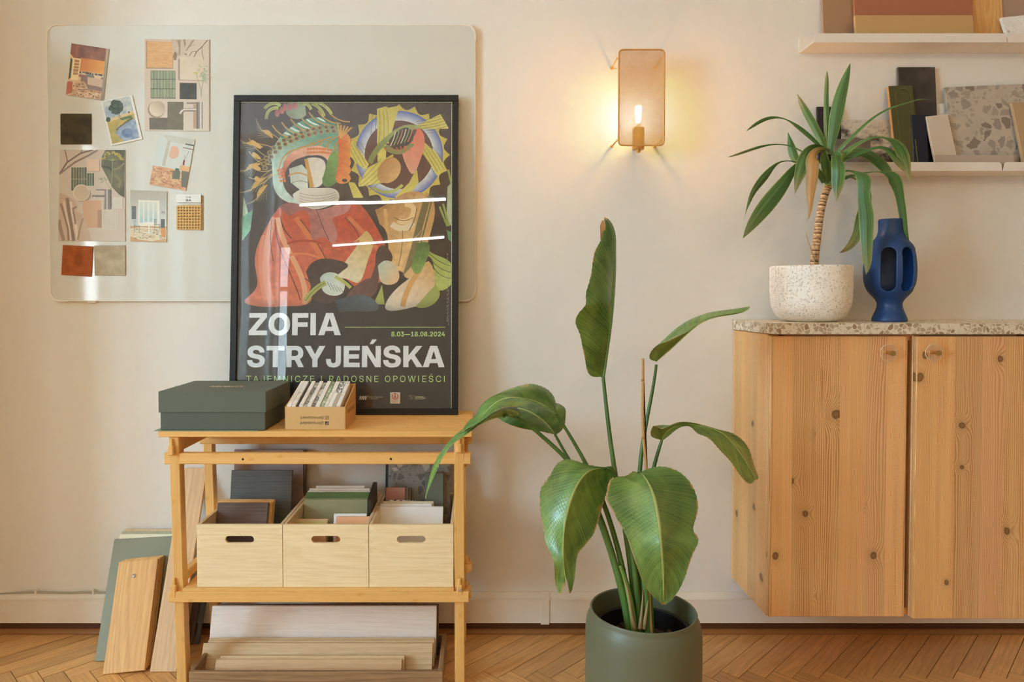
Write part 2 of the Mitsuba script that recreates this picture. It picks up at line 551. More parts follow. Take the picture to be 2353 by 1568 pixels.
scene['m_leaf'] = {'type': 'twosided', 'b': {'type': 'principled', 'base_color': mikit.proc(leaf_fn), 'roughness': 0.32, 'specular': 0.6, 'clearcoat': 0.35, 'clearcoat_gloss': 0.86}}
scene['m_leaf_yucca'] = {'type': 'twosided', 'b': {'type': 'principled', 'base_color': mikit.proc(leaf_fn), 'roughness': 0.42, 'specular': 0.35}}
scene['m_stem'] = principled(VC, 0.35, 0.45)
scene['m_black'] = principled(rgb('#1a1917'), 0.38, 0.4)
scene['m_blue'] = principled(rgb('#173a69'), 0.42, 0.5)
scene['m_pot'] = principled(rgb('#62634a'), 0.42, 0.45)
scene['m_brass'] = principled(rgb('#c9a45c'), 0.3, 0.5, metallic=0.9)
scene['m_lamp'] = principled(rgb('#cf9a50'), 0.4, 0.45, metallic=0.2)
scene['m_steel'] = principled(rgb('#c9c7c0'), 0.3, 0.5, metallic=0.85)
scene['m_poster_glass'] = {'type': 'thindielectric', 'int_ior': 1.66}
scene['m_glass'] = {'type': 'thindielectric', 'int_ior': 1.5}


# ---------------------------------------------------------------- the room
WALLT = 0.35


def wall_panel(key, poly, M, bsdf='m_wall'):
    put(struct(key), extrude(poly, WALLT), bsdf, M=M)


# back wall, the one in the photograph: y = 0, room side towards -y
wall_panel('wall_back', sbox(ROOM_L, 0, ROOM_R, ROOM_H), mat((0, WALLT, 0), (1, 0, 0), (0, 0, 1), (0, -1, 0)))
OPEN = [(-3.9, -2.2, 0.7, 2.85), (-5.65, -4.75, 0.8, 2.85)]
left = sbox(ROOM_B, 0, 0, ROOM_H)
for a, b, z0, z1 in OPEN:
    left = left.difference(sbox(a, z0, b, z1))
wall_panel('wall_left', left, mat((ROOM_L - WALLT, 0, 0), (0, 1, 0), (0, 0, 1), (1, 0, 0)))
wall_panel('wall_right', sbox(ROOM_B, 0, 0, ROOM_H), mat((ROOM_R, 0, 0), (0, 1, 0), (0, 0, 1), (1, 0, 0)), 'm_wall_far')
RW = (-3.65, -2.7, 0.75, 3.0)
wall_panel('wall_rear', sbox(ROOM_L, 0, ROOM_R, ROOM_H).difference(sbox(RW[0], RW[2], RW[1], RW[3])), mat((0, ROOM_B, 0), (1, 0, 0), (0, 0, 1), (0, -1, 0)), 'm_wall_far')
put(struct('ceiling'), box2((ROOM_L, ROOM_B, ROOM_H), (ROOM_R, 0, ROOM_H + 0.2), 0), 'm_ceiling')


# unseen short pier beside the frame, left, added to shade the end of the wall
put(struct('added_wall_pier'), box2((-2.25, -0.54, 0.001), (-1.735, -0.0005, ROOM_H - 0.001), 0.004), 'm_wall')


def window(key, M, w, h, light):
    """opening w x h in its own plane, z towards the room"""
    struct(key)
    bars = [box2((0, 0, 0), (0.06, h, 0.06)), box2((w - 0.06, 0, 0), (w, h, 0.06)), box2((0, 0, 0), (w, 0.06, 0.06)), box2((0, h - 0.06, 0), (w, h, 0.06)),
            box2((w / 2 - 0.05, 0.06, 0.002), (w / 2 + 0.05, h - 0.06, 0.058)), box2((0.06, h * 0.68, 0.004), (w / 2 - 0.05, h * 0.68 + 0.06, 0.056)), box2((w / 2 + 0.05, h * 0.68, 0.004), (w - 0.06, h * 0.68 + 0.06, 0.056))]
    part(key, 'frame', cat(*bars), 'm_paint', M=M)
    part(key, 'sill', box2((-0.05, -0.03, 0), (w + 0.05, 0.0, WALLT + 0.06)), 'm_paint', M=M)
    for i, (a, b) in enumerate(((0.06, w / 2 - 0.05), (w / 2 + 0.05, w - 0.06))):
        for c, d in ((0.06, h * 0.68), (h * 0.68 + 0.06, h - 0.06)):
            v = np.array([[a, c, 0.012], [b, c, 0.012], [b, d, 0.012], [a, d, 0.012]])
            part(key, 'pane', (v, np.array([[0, 1, 2, 3]])), 'm_glass', M=M, emitter={'type': 'area', 'radiance': {'type': 'rgb', 'value': list(light)}})


for i, (a, b, z0, z1) in enumerate(OPEN, 1):
    window(f'window_{i}', mat((ROOM_L - WALLT + 0.02, b, z0), (0, -1, 0), (0, 0, 1), (1, 0, 0)) @ mat(ex=(1, 0, 0), ey=(0, 1, 0), ez=(0, 0, 1)), b - a, z1 - z0, WINDOW_LIGHT if i == 1 else WINDOW_LIGHT_2)
window('window_3', mat((RW[1], ROOM_B - WALLT + 0.02, RW[2]), (-1, 0, 0), (0, 0, 1), (0, 1, 0)), RW[1] - RW[0], RW[3] - RW[2], REAR_LIGHT)

# floor: sub-floor slab, herringbone blocks in view, plain parquet beyond
FX0, FX1, FY0 = -2.2, 2.7, -0.95
struct('floor')
wood('floor', box2((ROOM_L, ROOM_B, -0.06), (ROOM_R, 0, -0.016), 0), 0, 'm_floor', 9)
pw, pn = 0.0562, 7
Lp = pw * pn
c45 = math.sqrt(0.5)


def to_world2(p, q):          # (1, 1) of the herringbone runs along the wall
    return np.array([(p + q) * c45, (q - p) * c45])


clip = sbox(FX0, FY0, FX1, -0.012)
planks, cand = 0, []
off = np.array([0.0553, 0.2564])
for a in range(-60, 61):
    for b in range(-12, 13):
        ox, oy = (a + b * pn) * pw, (a - b * pn) * pw
        for kind, (x0, y0, x1, y1) in enumerate(((ox, oy, ox + Lp, oy + pw), (ox + Lp, oy + pw - Lp, ox + Lp + pw, oy + pw))):
            g = 0.0010
            cs = [to_world2(*c) + off for c in ((x0 + g, y0 + g), (x1 - g, y0 + g), (x1 - g, y1 - g), (x0 + g, y1 - g))]
            poly = Polygon(cs).intersection(clip)
            if poly.area > 1e-4 and poly.geom_type == 'Polygon':
                cand.append((-poly.centroid.y + 0.12 * abs(poly.centroid.x - 0.1), kind, poly))
cand.sort(key=lambda c: c[0])
rest = []
for i, (_, kind, poly) in enumerate(cand):
    if i >= 298:
        rest.append((kind, poly)); continue
    dz = RNG.uniform(-0.0006, 0.0004)
    v, f = extrude(poly, 0.014)
    v = v + [0, 0, -0.0145 + dz]
    d = np.array([c45, -c45]) if kind == 0 else np.array([c45, c45])
    v2, f2 = unmerge((v, f))
    c = np.array(poly.centroid.coords[0])
    al, ac = (v2[:, :2] - c) @ d, (v2[:, :2] - c) @ np.array([-d[1], d[0]])
    uv = np.stack([al + 10 * (9 + 10 * (i % 61)) + 5, ac + v2[:, 2] + RNG.uniform(0, 3)], 1)
    put(numbered('plank', 'floor'), (v2, f2), 'm_floor', uv=uv)
vs, fs, us, n0 = [], [], [], 0
for i, (kind, poly) in enumerate(rest):
    v2, f2 = unmerge(extrude(poly, 0.014))
    d = np.array([c45, -c45]) if kind == 0 else np.array([c45, c45])
    c = np.array(poly.centroid.coords[0])
    al, ac = (v2[:, :2] - c) @ d, (v2[:, :2] - c) @ np.array([-d[1], d[0]])
    us.append(np.stack([al + 10 * (9 + 10 * (i % 61)) + 5, ac + RNG.uniform(0, 3)], 1))
    vs.append(v2 + [0, 0, -0.0145]); fs.append(f2 + n0); n0 += len(v2)
if vs:
    put('floor__parquet_field', (np.vstack(vs), np.vstack(fs)), 'm_floor', uv=np.vstack(us))
    labels['floor__parquet_field'] = {'kind': 'stuff'}

# skirting: painted cable duct with sloped top over a dark wooden base and a shoe moulding
duct = Polygon([(0, 0.036), (0.0, 0.131), (0.006, 0.131), (0.022, 0.1185), (0.03, 0.116), (0.03, 0.0365), (0.028, 0.036)])   # (-y, z)
Mx = lambda x: mat((x, 0, 0), (0, -1, 0), (0, 0, 1), (-1, 0, 0))
bw0, bw1 = -1.734, ROOM_R - 0.001
put(struct('baseboard_back'), creased(extrude(duct, bw1 - bw0), 30), 'm_paint', M=mat((bw1, -0.0005, 0), (0, -1, 0), (0, 0, 1), (-1, 0, 0)))
jx0, jx1 = at(1243, 1400, -0.033)[0], at(1262, 1400, -0.033)[0]
cover = Polygon([(0.001, 0.034), (0.001, 0.1335), (0.007, 0.1335), (0.023, 0.121), (0.0325, 0.118), (0.0325, 0.0345)]).buffer(0.0012)
part('baseboard_back', 'joint_cover', creased(extrude(cover, jx1 - jx0), 30), 'm_paint', M=mat((jx1, -0.0005, 0), (0, -1, 0), (0, 0, 1), (-1, 0, 0)))
lip = [box2((bw0, -0.0326, 0.1150), (jx0, -0.0290, 0.1175), 0.0003), box2((jx1, -0.0326, 0.1150), (bw1, -0.0290, 0.1175), 0.0003)]
part('baseboard_back', 'lid_edge', cat(*lip), 'm_paint')
put(struct('trim_1'), box2((bw0, -0.0205, 0.0002), (bw1, -0.0002, 0.0355), 0.001), 'm_satin', color=lin('#54321c'))
shoe = Polygon([(0, 0), (0.014, 0), (0.014, 0.005), (0.010, 0.011), (0.004, 0.0145), (0, 0.0145)])
put(struct('trim_2'), creased(extrude(shoe, bw1 - bw0), 30), 'm_satin', M=mat((bw1, -0.021, 0.0002), (0, -1, 0), (0, 0, 1), (-1, 0, 0)), color=lin('#8f5c2e'), smooth=True)

# painted cable clipped along the top of the duct, left
ck = thing('cable', 'thin painted cable clipped along the top of the white baseboard at left', 'cable')
cx = [(-70, 1362), (60, 1362), (83, 1361.5), (120, 1362.5), (170, 1363), (215, 1362), (250, 1363), (330, 1362), (420, 1362.5)]
cp = [at(u, v, -0.0095) for u, v in cx]
part(ck, 'cord', tube(cp, 0.0037, 10, n=80), 'm_matte', color=lin('#a59a89'), smooth=True)
for u in (83, 215, 330):
    p = at(u, 1362, -0.0105)
    part(ck, 'clip', cat(box2(p + [-0.0035, -0.0045, -0.007], p + [0.0035, 0.0075, 0.005], 0.001), tube([p + [0, 0.006, 0.008], p + [0, -0.005, 0.008]], 0.0022, 8)), 'm_paint')

# linear pendants behind the camera (left two seen as bright lines in the poster glass; right two added to brighten the right wall)
for (xa, ya), (xb, yb), lab in (((-1.80, -4.72), (-0.33, -4.48), 'white linear pendant lamp nearer the framed poster'), ((-1.9, -6.75), (-0.42, -6.2), 'white linear pendant lamp farther from the framed poster'),
                                 ((1.1, -4.35), (2.55, -4.12), 'added white linear pendant lamp to brighten the right half of the room, nearer one'), ((1.0, -6.0), (2.45, -5.5), 'added white linear pendant lamp to brighten the right half of the room, farther one')):
    k = thing('linear_pendant_lamp', lab, 'lamp', 'linear pendant lamps on the ceiling')
    A, B = np.array([xa, ya, 2.7]), np.array([xb, yb, 2.7])
    part(k, 'housing', tube([A + [0, 0, 0.03], B + [0, 0, 0.03]], 0.022, 12), 'm_paint')
    part(k, 'tube', tube([A, B], 0.017, 12), 'm_glass', emitter={'type': 'area', 'radiance': {'type': 'rgb', 'value': list(TUBE_LIGHT)}})
    for t in (0.15, 0.85):
        P = A + (B - A) * t
        part(k, 'wire', tube([P + [0, 0, 0.045], [P[0], P[1], ROOM_H]], 0.002, 6), 'm_black')

# pale linen curtain behind the camera at the left (its folds show in the poster glass and in the whiteboard)
ck = thing('curtain', 'pale linen floor length curtain hanging beside the left windows', 'curtain')
u_ = np.linspace(0, 1, 260)
cxs = -3.60 + 1.76 * u_
cys = -4.26 + 0.045 * np.sin(u_ * 46 + 1.5 * np.sin(u_ * 9)) + 0.012 * np.sin(u_ * 121)
cz_ = np.linspace(0.03, 3.12, 12)
V = np.stack([np.broadcast_to(cxs, (12, 260)), cys[None] * np.ones((12, 1)) + 0.006 * np.sin(cz_ * 2.1)[:, None], np.broadcast_to(cz_[:, None], (12, 260))], -1)
i, j = np.meshgrid(np.arange(11), np.arange(259), indexing='ij')
part(ck, 'cloth', (V.reshape(-1, 3), np.stack([i * 260 + j, i * 260 + j + 1, (i + 1) * 260 + j + 1, (i + 1) * 260 + j], -1).reshape(-1, 4)), 'm_curtain', smooth=True)
part(ck, 'rail', box2((-3.8, -4.275, 3.12), (-1.8, -4.245, 3.15)), 'm_paint')
for x in (-3.7, -2.8, -1.9):
    part(ck, 'bracket', box2((x - 0.01, -4.27, 3.15), (x + 0.01, -4.25, ROOM_H)), 'm_paint')


# ---------------------------------------------------------------- whiteboard and what is stuck on it
wb = thing('whiteboard', 'large glossy whiteboard with rounded corners on the wall behind the framed poster', 'whiteboard')
BY = -0.016
bx0, bx1 = at(111, 380, BY)[0], at(1093, 380, BY)[0]
bz1, bz0 = at(600, 56.5, BY)[2], at(600, 692.5, BY)[2]


def rounded(x0, y0, x1, y1, r):
    return sbox(x0 + r, y0 + r, x1 - r, y1 - r).buffer(r, quad_segs=10)


outer = rounded(bx0, bz0, bx1, bz1, 0.036)
MB = mat((0, -0.001, 0), (1, 0, 0), (0, 0, 1), (0, -1, 0))
part(wb, 'panel', extrude(outer.buffer(-0.0022), 0.0145), 'm_board', M=MB)
part(wb, 'rim', creased(extrude(outer.difference(outer.buffer(-0.0022)), 0.0155), 30), 'm_paint', M=MB)
for i, (u, v) in enumerate(((122, 62), (1085, 63), (1083, 687), (126, 686))):
    p = at(u, v, BY)
    part(wb, 'corner_joint', extrude(Point(p[0], p[2]).buffer(0.045).intersection(outer.buffer(0.0012).difference(outer.buffer(-0.0034))), 0.0162), 'm_paint', M=MB)
part(wb, 'bracket', box2(at(200, 691, -0.012), at(222, 696, -0.004), 0.001), 'm_paint')
PB = Plane((0, BY - 0.0006, 0))
q = PB.px(320, 658)


def sheet(k, name, layers, lift, thick=0.0012, edge=0.006, bsdf='m_satin', label=None):
    """a flat printed sheet: backing card plus the print on its face"""
    whole = unary_union([l[0] for l in layers])
    o = Plane((0, BY - lift, 0))
    part(k, 'card', extrude(whole, thick), 'm_matte', M=o.M, color=lin('#cfc9ba'))
    o2 = Plane((0, BY - lift - thick - 0.0002, 0))
    v, f, c = layered([(l[0].intersection(layers[0][0]), l[1]) for l in layers], edge)
    part(k, name, (v, f), bsdf, M=o2.M, color=c)


def tone(c1, c2, a, b, amp=0.05, sc=60, seed=0, pl=PB):
    """a colour gradient between two pixels, with mottling"""
    A, B = pl.px(*a), pl.px(*b)
    c1, c2 = lin(c1), lin(c2)

    def f(xy):
        d = B - A
        t = np.clip(((xy - A) @ d) / (d @ d), 0, 1)[:, None]
        n = meshkit.fbm(np.c_[xy * sc, np.full(len(xy), 3.7)], 3, seed)[:, None] - 0.5
        return np.clip((c1 * (1 - t) + c2 * t) * (1 + amp * 4 * n), 0, 1)
    return f


def mottle(c1, c2, sc, seed=0, sx=1.0, sy=1.0):
    c1, c2 = lin(c1), lin(c2)

    def f(xy):
        n = meshkit.fbm(np.c_[xy[:, 0] * sc * sx, xy[:, 1] * sc * sy, np.full(len(xy), 1.3)], 3, seed)
        t = np.clip((n - 0.5) * 3.2 + 0.5, 0, 1)[:, None]
        return c1 * (1 - t) + c2 * t
    return f


P_, L_ = PB.poly, lambda pts, w: PB.line(pts, w / 684.0)


def ell(cu, cv, ru, rv, pl=PB):
    return pl.poly([(cu + ru * math.cos(a), cv + rv * math.sin(a)) for a in np.linspace(0, 2 * math.pi, 40)[:-1]])


def quadmap(q):
    """unit square (s right, t down) -> pixels of the quad TL, TR, BR, BL"""
    q = np.asarray(q, float)
    return lambda s, t: q[0] * (1 - s) * (1 - t) + q[1] * s * (1 - t) + q[2] * s * t + q[3] * (1 - s) * t


def cells(m, s0, s1, t0, t1, ns, nt, prob, cols, seed, slant=0.0):
    r = np.random.default_rng(seed)
    by = {}
    for i in range(ns):
        for j in range(nt):
            if r.random() < prob:
                s, t = s0 + (s1 - s0) * (i + r.random() * 0.5) / ns, t0 + (t1 - t0) * (j + 0.2 * r.random()) / nt
                w, h = (s1 - s0) / ns * r.uniform(0.45, 1.0), (t1 - t0) / nt * r.uniform(0.35, 0.7)
                by.setdefault(int(r.integers(len(cols))), []).append(P_([m(min(s, s1), min(t, t1)), m(min(s + w, s1), min(t + slant * h, t1)), m(min(s + w, s1), min(t + h, t1)), m(min(s, s1), min(t + h, t1))]))
    return [(unary_union(v), lin(cols[k])) for k, v in by.items()]


# postcard with an orange room
c = thing('postcard', 'tilted postcard of an orange room with a glazed door, whiteboard top left', 'postcard')
m = quadmap([(165, 100), (251, 113), (238, 231), (152, 218)])
S = lambda *a: P_([m(s, t) for s, t in a])
lay = [(S((0, 0), (1, 0), (1, 1), (0, 1)), tone('#8d5a44', '#a4694c', (165, 100), (250, 130), 0.06, 40)),
       (S((0.13, 0), (1, 0), (1, 0.3), (0.13, 0.27)), mottle('#7d5346', '#a06a50', 45, 3)),
       (S((0.28, 0.25), (0.93, 0.25), (0.93, 0.52), (0.28, 0.52)), tone('#cf7f43', '#e3a050', (190, 140), (240, 160), 0.04, 40)),
       (S((0.28, 0.5), (0.93, 0.5), (0.93, 0.57), (0.28, 0.57)), lin('#c9b797')),
       (S((0.0, 0.7), (0.3, 0.62), (0.93, 0.62), (0.93, 1), (0.0, 1)), mottle('#b98c68', '#d9b58d', 70, 4)),
       *cells(m, 0.02, 0.9, 0.74, 0.99, 13, 9, 0.6, ['#6a3f2c', '#4c3226', '#e6c9a4'], 5, 0.3),
       *cells(m, 0.28, 0.9, 0.505, 0.565, 9, 1, 0.9, ['#5d4a3c'], 6),
       (S((0.0, 0.75), (0.14, 0.73), (0.16, 0.94), (0, 1)), lin('#b5643a')),
       (S((0.0, 0.2), (0.1, 0.27), (0.1, 0.7), (0.0, 0.74)), lin('#e2c08c')), (S((0.02, 0.27), (0.075, 0.31), (0.075, 0.66), (0.02, 0.71)), lin('#4b5348')),
       (S((0.1, 0.27), (0.3, 0.27), (0.28, 0.68), (0.1, 0.7)), lin('#e8cd98'))]
for i in range(5):
    lay.append((S((0.13, 0.3 + 0.062 * i), (0.265, 0.3 + 0.06 * i), (0.26, 0.345 + 0.06 * i), (0.13, 0.35 + 0.062 * i)), lin('#ad7f57')))
lay += [(S((0.48, 0.56), (0.93, 0.57), (0.93, 0.84), (0.56, 0.82), (0.46, 0.7)), lin('#8f7365')), (S((0.52, 0.6), (0.93, 0.6), (0.93, 0.76), (0.54, 0.74)), lin('#ccb093')),
        (S((0.5, 0.54), (0.68, 0.55), (0.68, 0.6), (0.5, 0.59)), lin('#7b8278')), (S((0.7, 0.55), (0.88, 0.55), (0.88, 0.6), (0.7, 0.6)), lin('#dcc09a')),
        (S((0.34, 0.6), (0.5, 0.59), (0.5, 0.7), (0.36, 0.7)), lin('#8b7163')),
        (S((0.93, 0.0), (1, 0), (1, 1), (0.93, 1)), tone('#b3a085', '#8f846c', (250, 113), (240, 231)))]
sheet(c, 'print', lay, 0.0010)

# small painted tree by a pond
c = thing('art_card', 'tilted white-edged card painted with a round tree beside a blue pond', 'postcard')
m = quadmap([(232, 234), (304, 218), (328, 320), (256, 336)])
S = lambda *a: P_([m(s, t) for s, t in a])
lay = [(S((0, 0), (1, 0), (1, 1), (0, 1)), lin('#dedacb')),
       (S((0.05, 0.02), (0.92, 0.02), (0.92, 0.45), (0.05, 0.48)), mottle('#9ba6ab', '#c3c5b9', 70, 8)),
       (S((0.05, 0.46), (0.92, 0.37), (0.92, 0.96), (0.05, 0.96)), mottle('#a5994c', '#c3a75a', 60, 9)),
       (S((0.05, 0.42), (0.92, 0.35), (0.92, 0.4), (0.05, 0.49)), lin('#d2b783')),
       (S((0.22, 0.74), (0.34, 0.62), (0.62, 0.57), (0.92, 0.52), (0.92, 0.96), (0.42, 0.96)), mottle('#7d8ca6', '#a5afbb', 75, 10)),
       (S((0.28, 0.66), (0.6, 0.55), (0.85, 0.47), (0.86, 0.52), (0.62, 0.58), (0.35, 0.66), (0.26, 0.72)), lin('#6a6340')),
       (S((0.45, 0.45), (0.86, 0.44), (0.8, 0.49), (0.5, 0.5)), lin('#5c7247')),
       (ell(*m(0.58, 0.8), 13, 11), mottle('#66779a', '#7d8ca6', 90, 11)),
       (S((0.43, 0.3), (0.45, 0.3), (0.46, 0.45), (0.44, 0.45)), lin('#8a7b66')), (S((0.47, 0.3), (0.49, 0.3), (0.5, 0.44), (0.48, 0.44)), lin('#8a7b66'))]
r = np.random.default_rng(4)
crown = unary_union([ell(*(m(0.42 + 0.17 * a * math.cos(b), 0.19 + 0.12 * a * math.sin(b))), 5.2, 5.2) for a, b in zip(r.random(34) ** 0.5, r.random(34) * 6.3)])
lay += [(crown, mottle('#36402f', '#5a6048', 130, 12)), (unary_union([ell(*m(0.1 + 0.03 * math.cos(b), 0.42 + 0.02 * math.sin(b)), 3, 4) for b in range(6)]), lin('#454d3c')), (ell(*m(0.78, 0.36), 2, 2), lin('#4b5342'))]
sheet(c, 'print', lay, 0.0010)


def fronds(cu, cv, n, ln, spread, up, w, seed):
    r = np.random.default_rng(seed)
    out = []
    for k in range(n):
        a = up + (k / (n - 1) - 0.5) * spread
        out.append(L_([(cu, cv), (cu + ln * 0.6 * math.cos(a), cv - ln * 0.6 * math.sin(a)), (cu + ln * math.cos(a + 0.1), cv - ln * math.sin(a + 0.1))], w))
    return unary_union(out)


def folds(base, dark, light, pts_list, w):
    return [(L_(p, w), lin(cc)) for p, cc in zip(pts_list, [dark, light] * 8)]


# mood board, top
c = thing('mood_board_print', 'beige material mood board print with green tiles, bowl and steel tap, upper one of two', 'poster print')
fu = lambda x, y: (320 + x / 6.817, 80 + y / 6.817)
U = lambda *a: P_([fu(*p) for p in a])
lay = [(P_([(333, 90), (482, 92), (482, 302), (333, 300)]), tone('#cdb59c', '#d2c4b2', (333, 90), (482, 300), 0.02, 20)),
       (U((112, 100), (540, 118), (535, 535), (112, 530)), lin('#a58769')), (U((125, 103), (530, 110), (527, 518), (122, 515)), mottle('#cf9a64', '#d9aa75', 60, 21, 1, 6)),
       (U((500, 65), (900, 70), (840, 130), (760, 240), (750, 320), (620, 345), (585, 400), (545, 405), (530, 300), (520, 180)), tone('#c3ab93', '#cdb9a3', fu(500, 65), fu(850, 150), 0.03, 30)),
       (U((535, 340), (560, 260), (600, 300), (580, 400), (550, 400)), lin('#93795f')), (U((590, 90), (650, 80), (650, 200), (640, 320), (620, 330), (625, 200)), lin('#a18a72')),
       (U((690, 70), (720, 70), (735, 150), (715, 200)), lin('#9d866f')), (U((830, 90), (880, 75), (760, 240), (720, 265)), lin('#a68e76')), (U((715, 290), (750, 310), (740, 325), (712, 300)), lin('#7b6654')),
       (U((612, 395), (650, 355), (1010, 360), (1010, 725), (612, 715)), lin('#a79079')), (U((640, 352), (1010, 356), (1005, 715), (640, 705)), mottle('#d3bea2', '#dac8af', 40, 22))]
lay += [(U((182, 560), (572, 565), (572, 1005), (182, 1000)), lin('#6b6d58'))]
for i in range(8):
    for j in range(3):
        lay.append((U((187 + 48.5 * i, 562 + 146 * j), (228 + 48.5 * i, 562 + 146 * j), (228 + 48.5 * i, 695 + 146 * j), (187 + 48.5 * i, 695 + 146 * j)), lin(['#989b7c', '#9fa182', '#939676'][(i * 5 + j) % 3])))
lay += [(U((632, 752), (905, 760), (905, 1018), (632, 1012)), lin('#8f7d6a')), (U((644, 757), (900, 760), (898, 1012), (644, 1010)), mottle('#4b4842', '#565249', 50, 23)),
        (U((160, 1300), (455, 1305), (455, 1490), (165, 1485)), mottle('#6d6250', '#776b57', 40, 24)), (U((447, 1052), (697, 1055), (695, 1492), (445, 1488)), mottle('#6f6652', '#7d725c', 40, 25)),
        (ell(*fu(270, 1175), 19.5, 19.5), lin('#a58f78')), (ell(*fu(285, 1160), 18.4, 18.2), tone('#d8c6ab', '#bfa88a', fu(180, 1200), fu(390, 1100), 0.02, 20)), (ell(*fu(285, 1160), 17.2, 17), tone('#dbcab0', '#b7a083', fu(230, 1250), fu(390, 1080), 0.02, 20)),
        (U((745, 1062), (905, 1060), (905, 1084), (745, 1084)), lin('#8c7c6e')), (U((850, 1090), (905, 1090), (905, 1470), (850, 1470)), lin('#b59a80')),
        (L_([fu(645, 1245), fu(668, 1205), fu(705, 1178), fu(910, 1178)], 7.5), lin('#8a7a6c')), (L_([fu(640, 1240), fu(665, 1200), fu(705, 1172), fu(905, 1172)], 3.5), lin('#d6c8ba')),
        (U((900, 1058), (995, 1058), (995, 1475), (900, 1475)), lin('#7d6f63')), (U((930, 1058), (958, 1058), (958, 1475), (930, 1475)), lin('#a4968a')), (U((958, 1058), (980, 1058), (980, 1475), (958, 1475)), lin('#ded2c6')),
        (L_([fu(1078, 80), fu(985, 190), fu(905, 265), fu(860, 350)], 1.6), lin('#7b5d48')), (L_([fu(905, 265), fu(830, 270), fu(785, 335)], 1.2), lin('#7b5d48')), (L_([fu(985, 190), fu(990, 300), fu(1015, 395)], 1.1), lin('#8a6c56')), (L_([fu(875, 160), fu(830, 170), fu(800, 190)], 0.9), lin('#9a7e68')),
        (L_([fu(895, 610), fu(970, 870), fu(975, 990)], 1.2), lin('#9aa06f')), (L_([fu(1030, 600), fu(980, 850), fu(975, 990)], 1.4), lin('#93a077')), (ell(*fu(885, 600), 6, 2.2), lin('#c6bd6f'))]
r = np.random.default_rng(6)
lay += [(unary_union([ell(*fu(1020 + 55 * r.normal() * 0.6, 620 + 85 * r.normal() * 0.9), r.uniform(1, 2.2), r.uniform(1, 2.6)) for _ in range(55)]), lin('#a9ad90')), (U((1092, 75), (1105, 75), (1105, 1510), (1092, 1510)), lin('#a39684'))]
sheet(c, 'print', lay, 0.0010)

# mood board, left
c = thing('mood_board_print', 'beige material mood board print with draped cloth and green fennel, lower one of two', 'poster print')
fu = lambda x, y: (125 + x / 4.977, 335 + y / 4.977)
U = lambda *a: P_([fu(*p) for p in a])
lay = [(P_([(138, 345), (287.5, 345), (288.5, 555), (134, 553.5)]), tone('#c4b09a', '#cdbda8', (138, 345), (288, 555), 0.02, 20)),
       (U((585, 50), (808, 50), (806, 595), (740, 560), (660, 470), (600, 350), (540, 240), (540, 140)), mottle('#5d5638', '#77704a', 40, 31)),
       (L_([fu(800, 200), fu(740, 260), fu(680, 275)], 4), lin('#8a8358')), (L_([fu(690, 330), fu(760, 400), fu(740, 480)], 6), lin('#857d55')), (L_([fu(560, 240), fu(620, 250), fu(660, 280)], 4), lin('#4b452c')),
       (L_([fu(60, 325), fu(150, 190), fu(300, 90), fu(440, 50)], 3.4), lin('#7a614e')), (L_([fu(60, 325), fu(240, 190), fu(400, 110), fu(500, 50)], 4.2), lin('#8d7360')), (L_([fu(152, 185), fu(140, 110), fu(122, 50)], 2), lin('#7a614e')), (L_([fu(300, 90), fu(325, 50)], 1.8), lin('#7a614e')),
       (U((376, 158), (526, 160), (522, 300), (380, 297)), lin('#9f8a74')), (U((372, 155), (518, 155), (516, 293), (376, 294)), lin('#d8b99a'))]
for i in range(6):
    for j in range(2):
        x, y = 197 + 30 * i, 250 + 136 * j
        y1 = 515 - 8 * i if j else 382
        lay.append((U((x, y), (x + 25, y), (x + 25, y1 if x < 300 or j == 0 else 465), (x, y1 if x < 300 or j == 0 else 465)), lin(['#5d6347', '#666b4f', '#565c42'][i % 3])))
for i in range(3):
    lay.append((U((378 + 28 * i, 316), (401 + 28 * i, 316), (401 + 28 * i, 460), (378 + 28 * i, 460)), lin(['#55643f', '#5d6c48', '#4f5e3b'][i])))
lay += [(ell(*fu(330, 560), 19, 17), lin('#a18b74')), (ell(*fu(311, 538), 19, 19), lin('#dccbb2')), (ell(*fu(313, 540), 17.3, 17.3), tone('#cdb89b', '#bfa98b', fu(230, 600), fu(390, 480), 0.02, 20)),
        (U((328, 628), (540, 628), (540, 735), (500, 735), (500, 938), (330, 940)), lin('#cda27b')), (U((498, 735), (545, 735), (545, 938), (498, 938)), lin('#b08a68')),
        (U((548, 735), (722, 735), (720, 962), (548, 960)), lin('#cfc5af'))]
lay += [(U((560 + 14.5 * i, 738), (564 + 14.5 * i, 738), (564 + 14.5 * i, 958), (560 + 14.5 * i, 958)), lin('#b8ad97')) for i in range(11)]
lay += [(U((668, 588), (790, 590), (790, 720), (668, 720)), lin('#d1c7b3')), (U((783, 590), (790, 590), (790, 720), (783, 720)), lin('#a39582')),
        (U((478, 500), (585, 498), (585, 512), (478, 512)), lin('#877a6b')), (U((435, 565), (585, 568), (585, 588), (435, 590)), lin('#857769')), (ell(*fu(457, 594), 2.6, 1.8), lin('#d9cfc1')),
        (U((578, 498), (655, 498), (655, 730), (572, 730)), lin('#8b7d70')), (U((598, 498), (612, 498), (612, 730), (598, 730)), lin('#cabdae')), (U((628, 510), (658, 510), (658, 700), (640, 730)), lin('#6f6255')),
        (L_([fu(668, 180), fu(665, 330), fu(650, 500)], 1.5), lin('#8f9a5a')), (L_([fu(590, 410), fu(645, 500)], 1.0), lin('#8a8a63')), (fronds(*fu(668, 175), 9, 20, 2.6, 1.57, 0.9, 3), lin('#9a9b58'))]
r = np.random.default_rng(8)
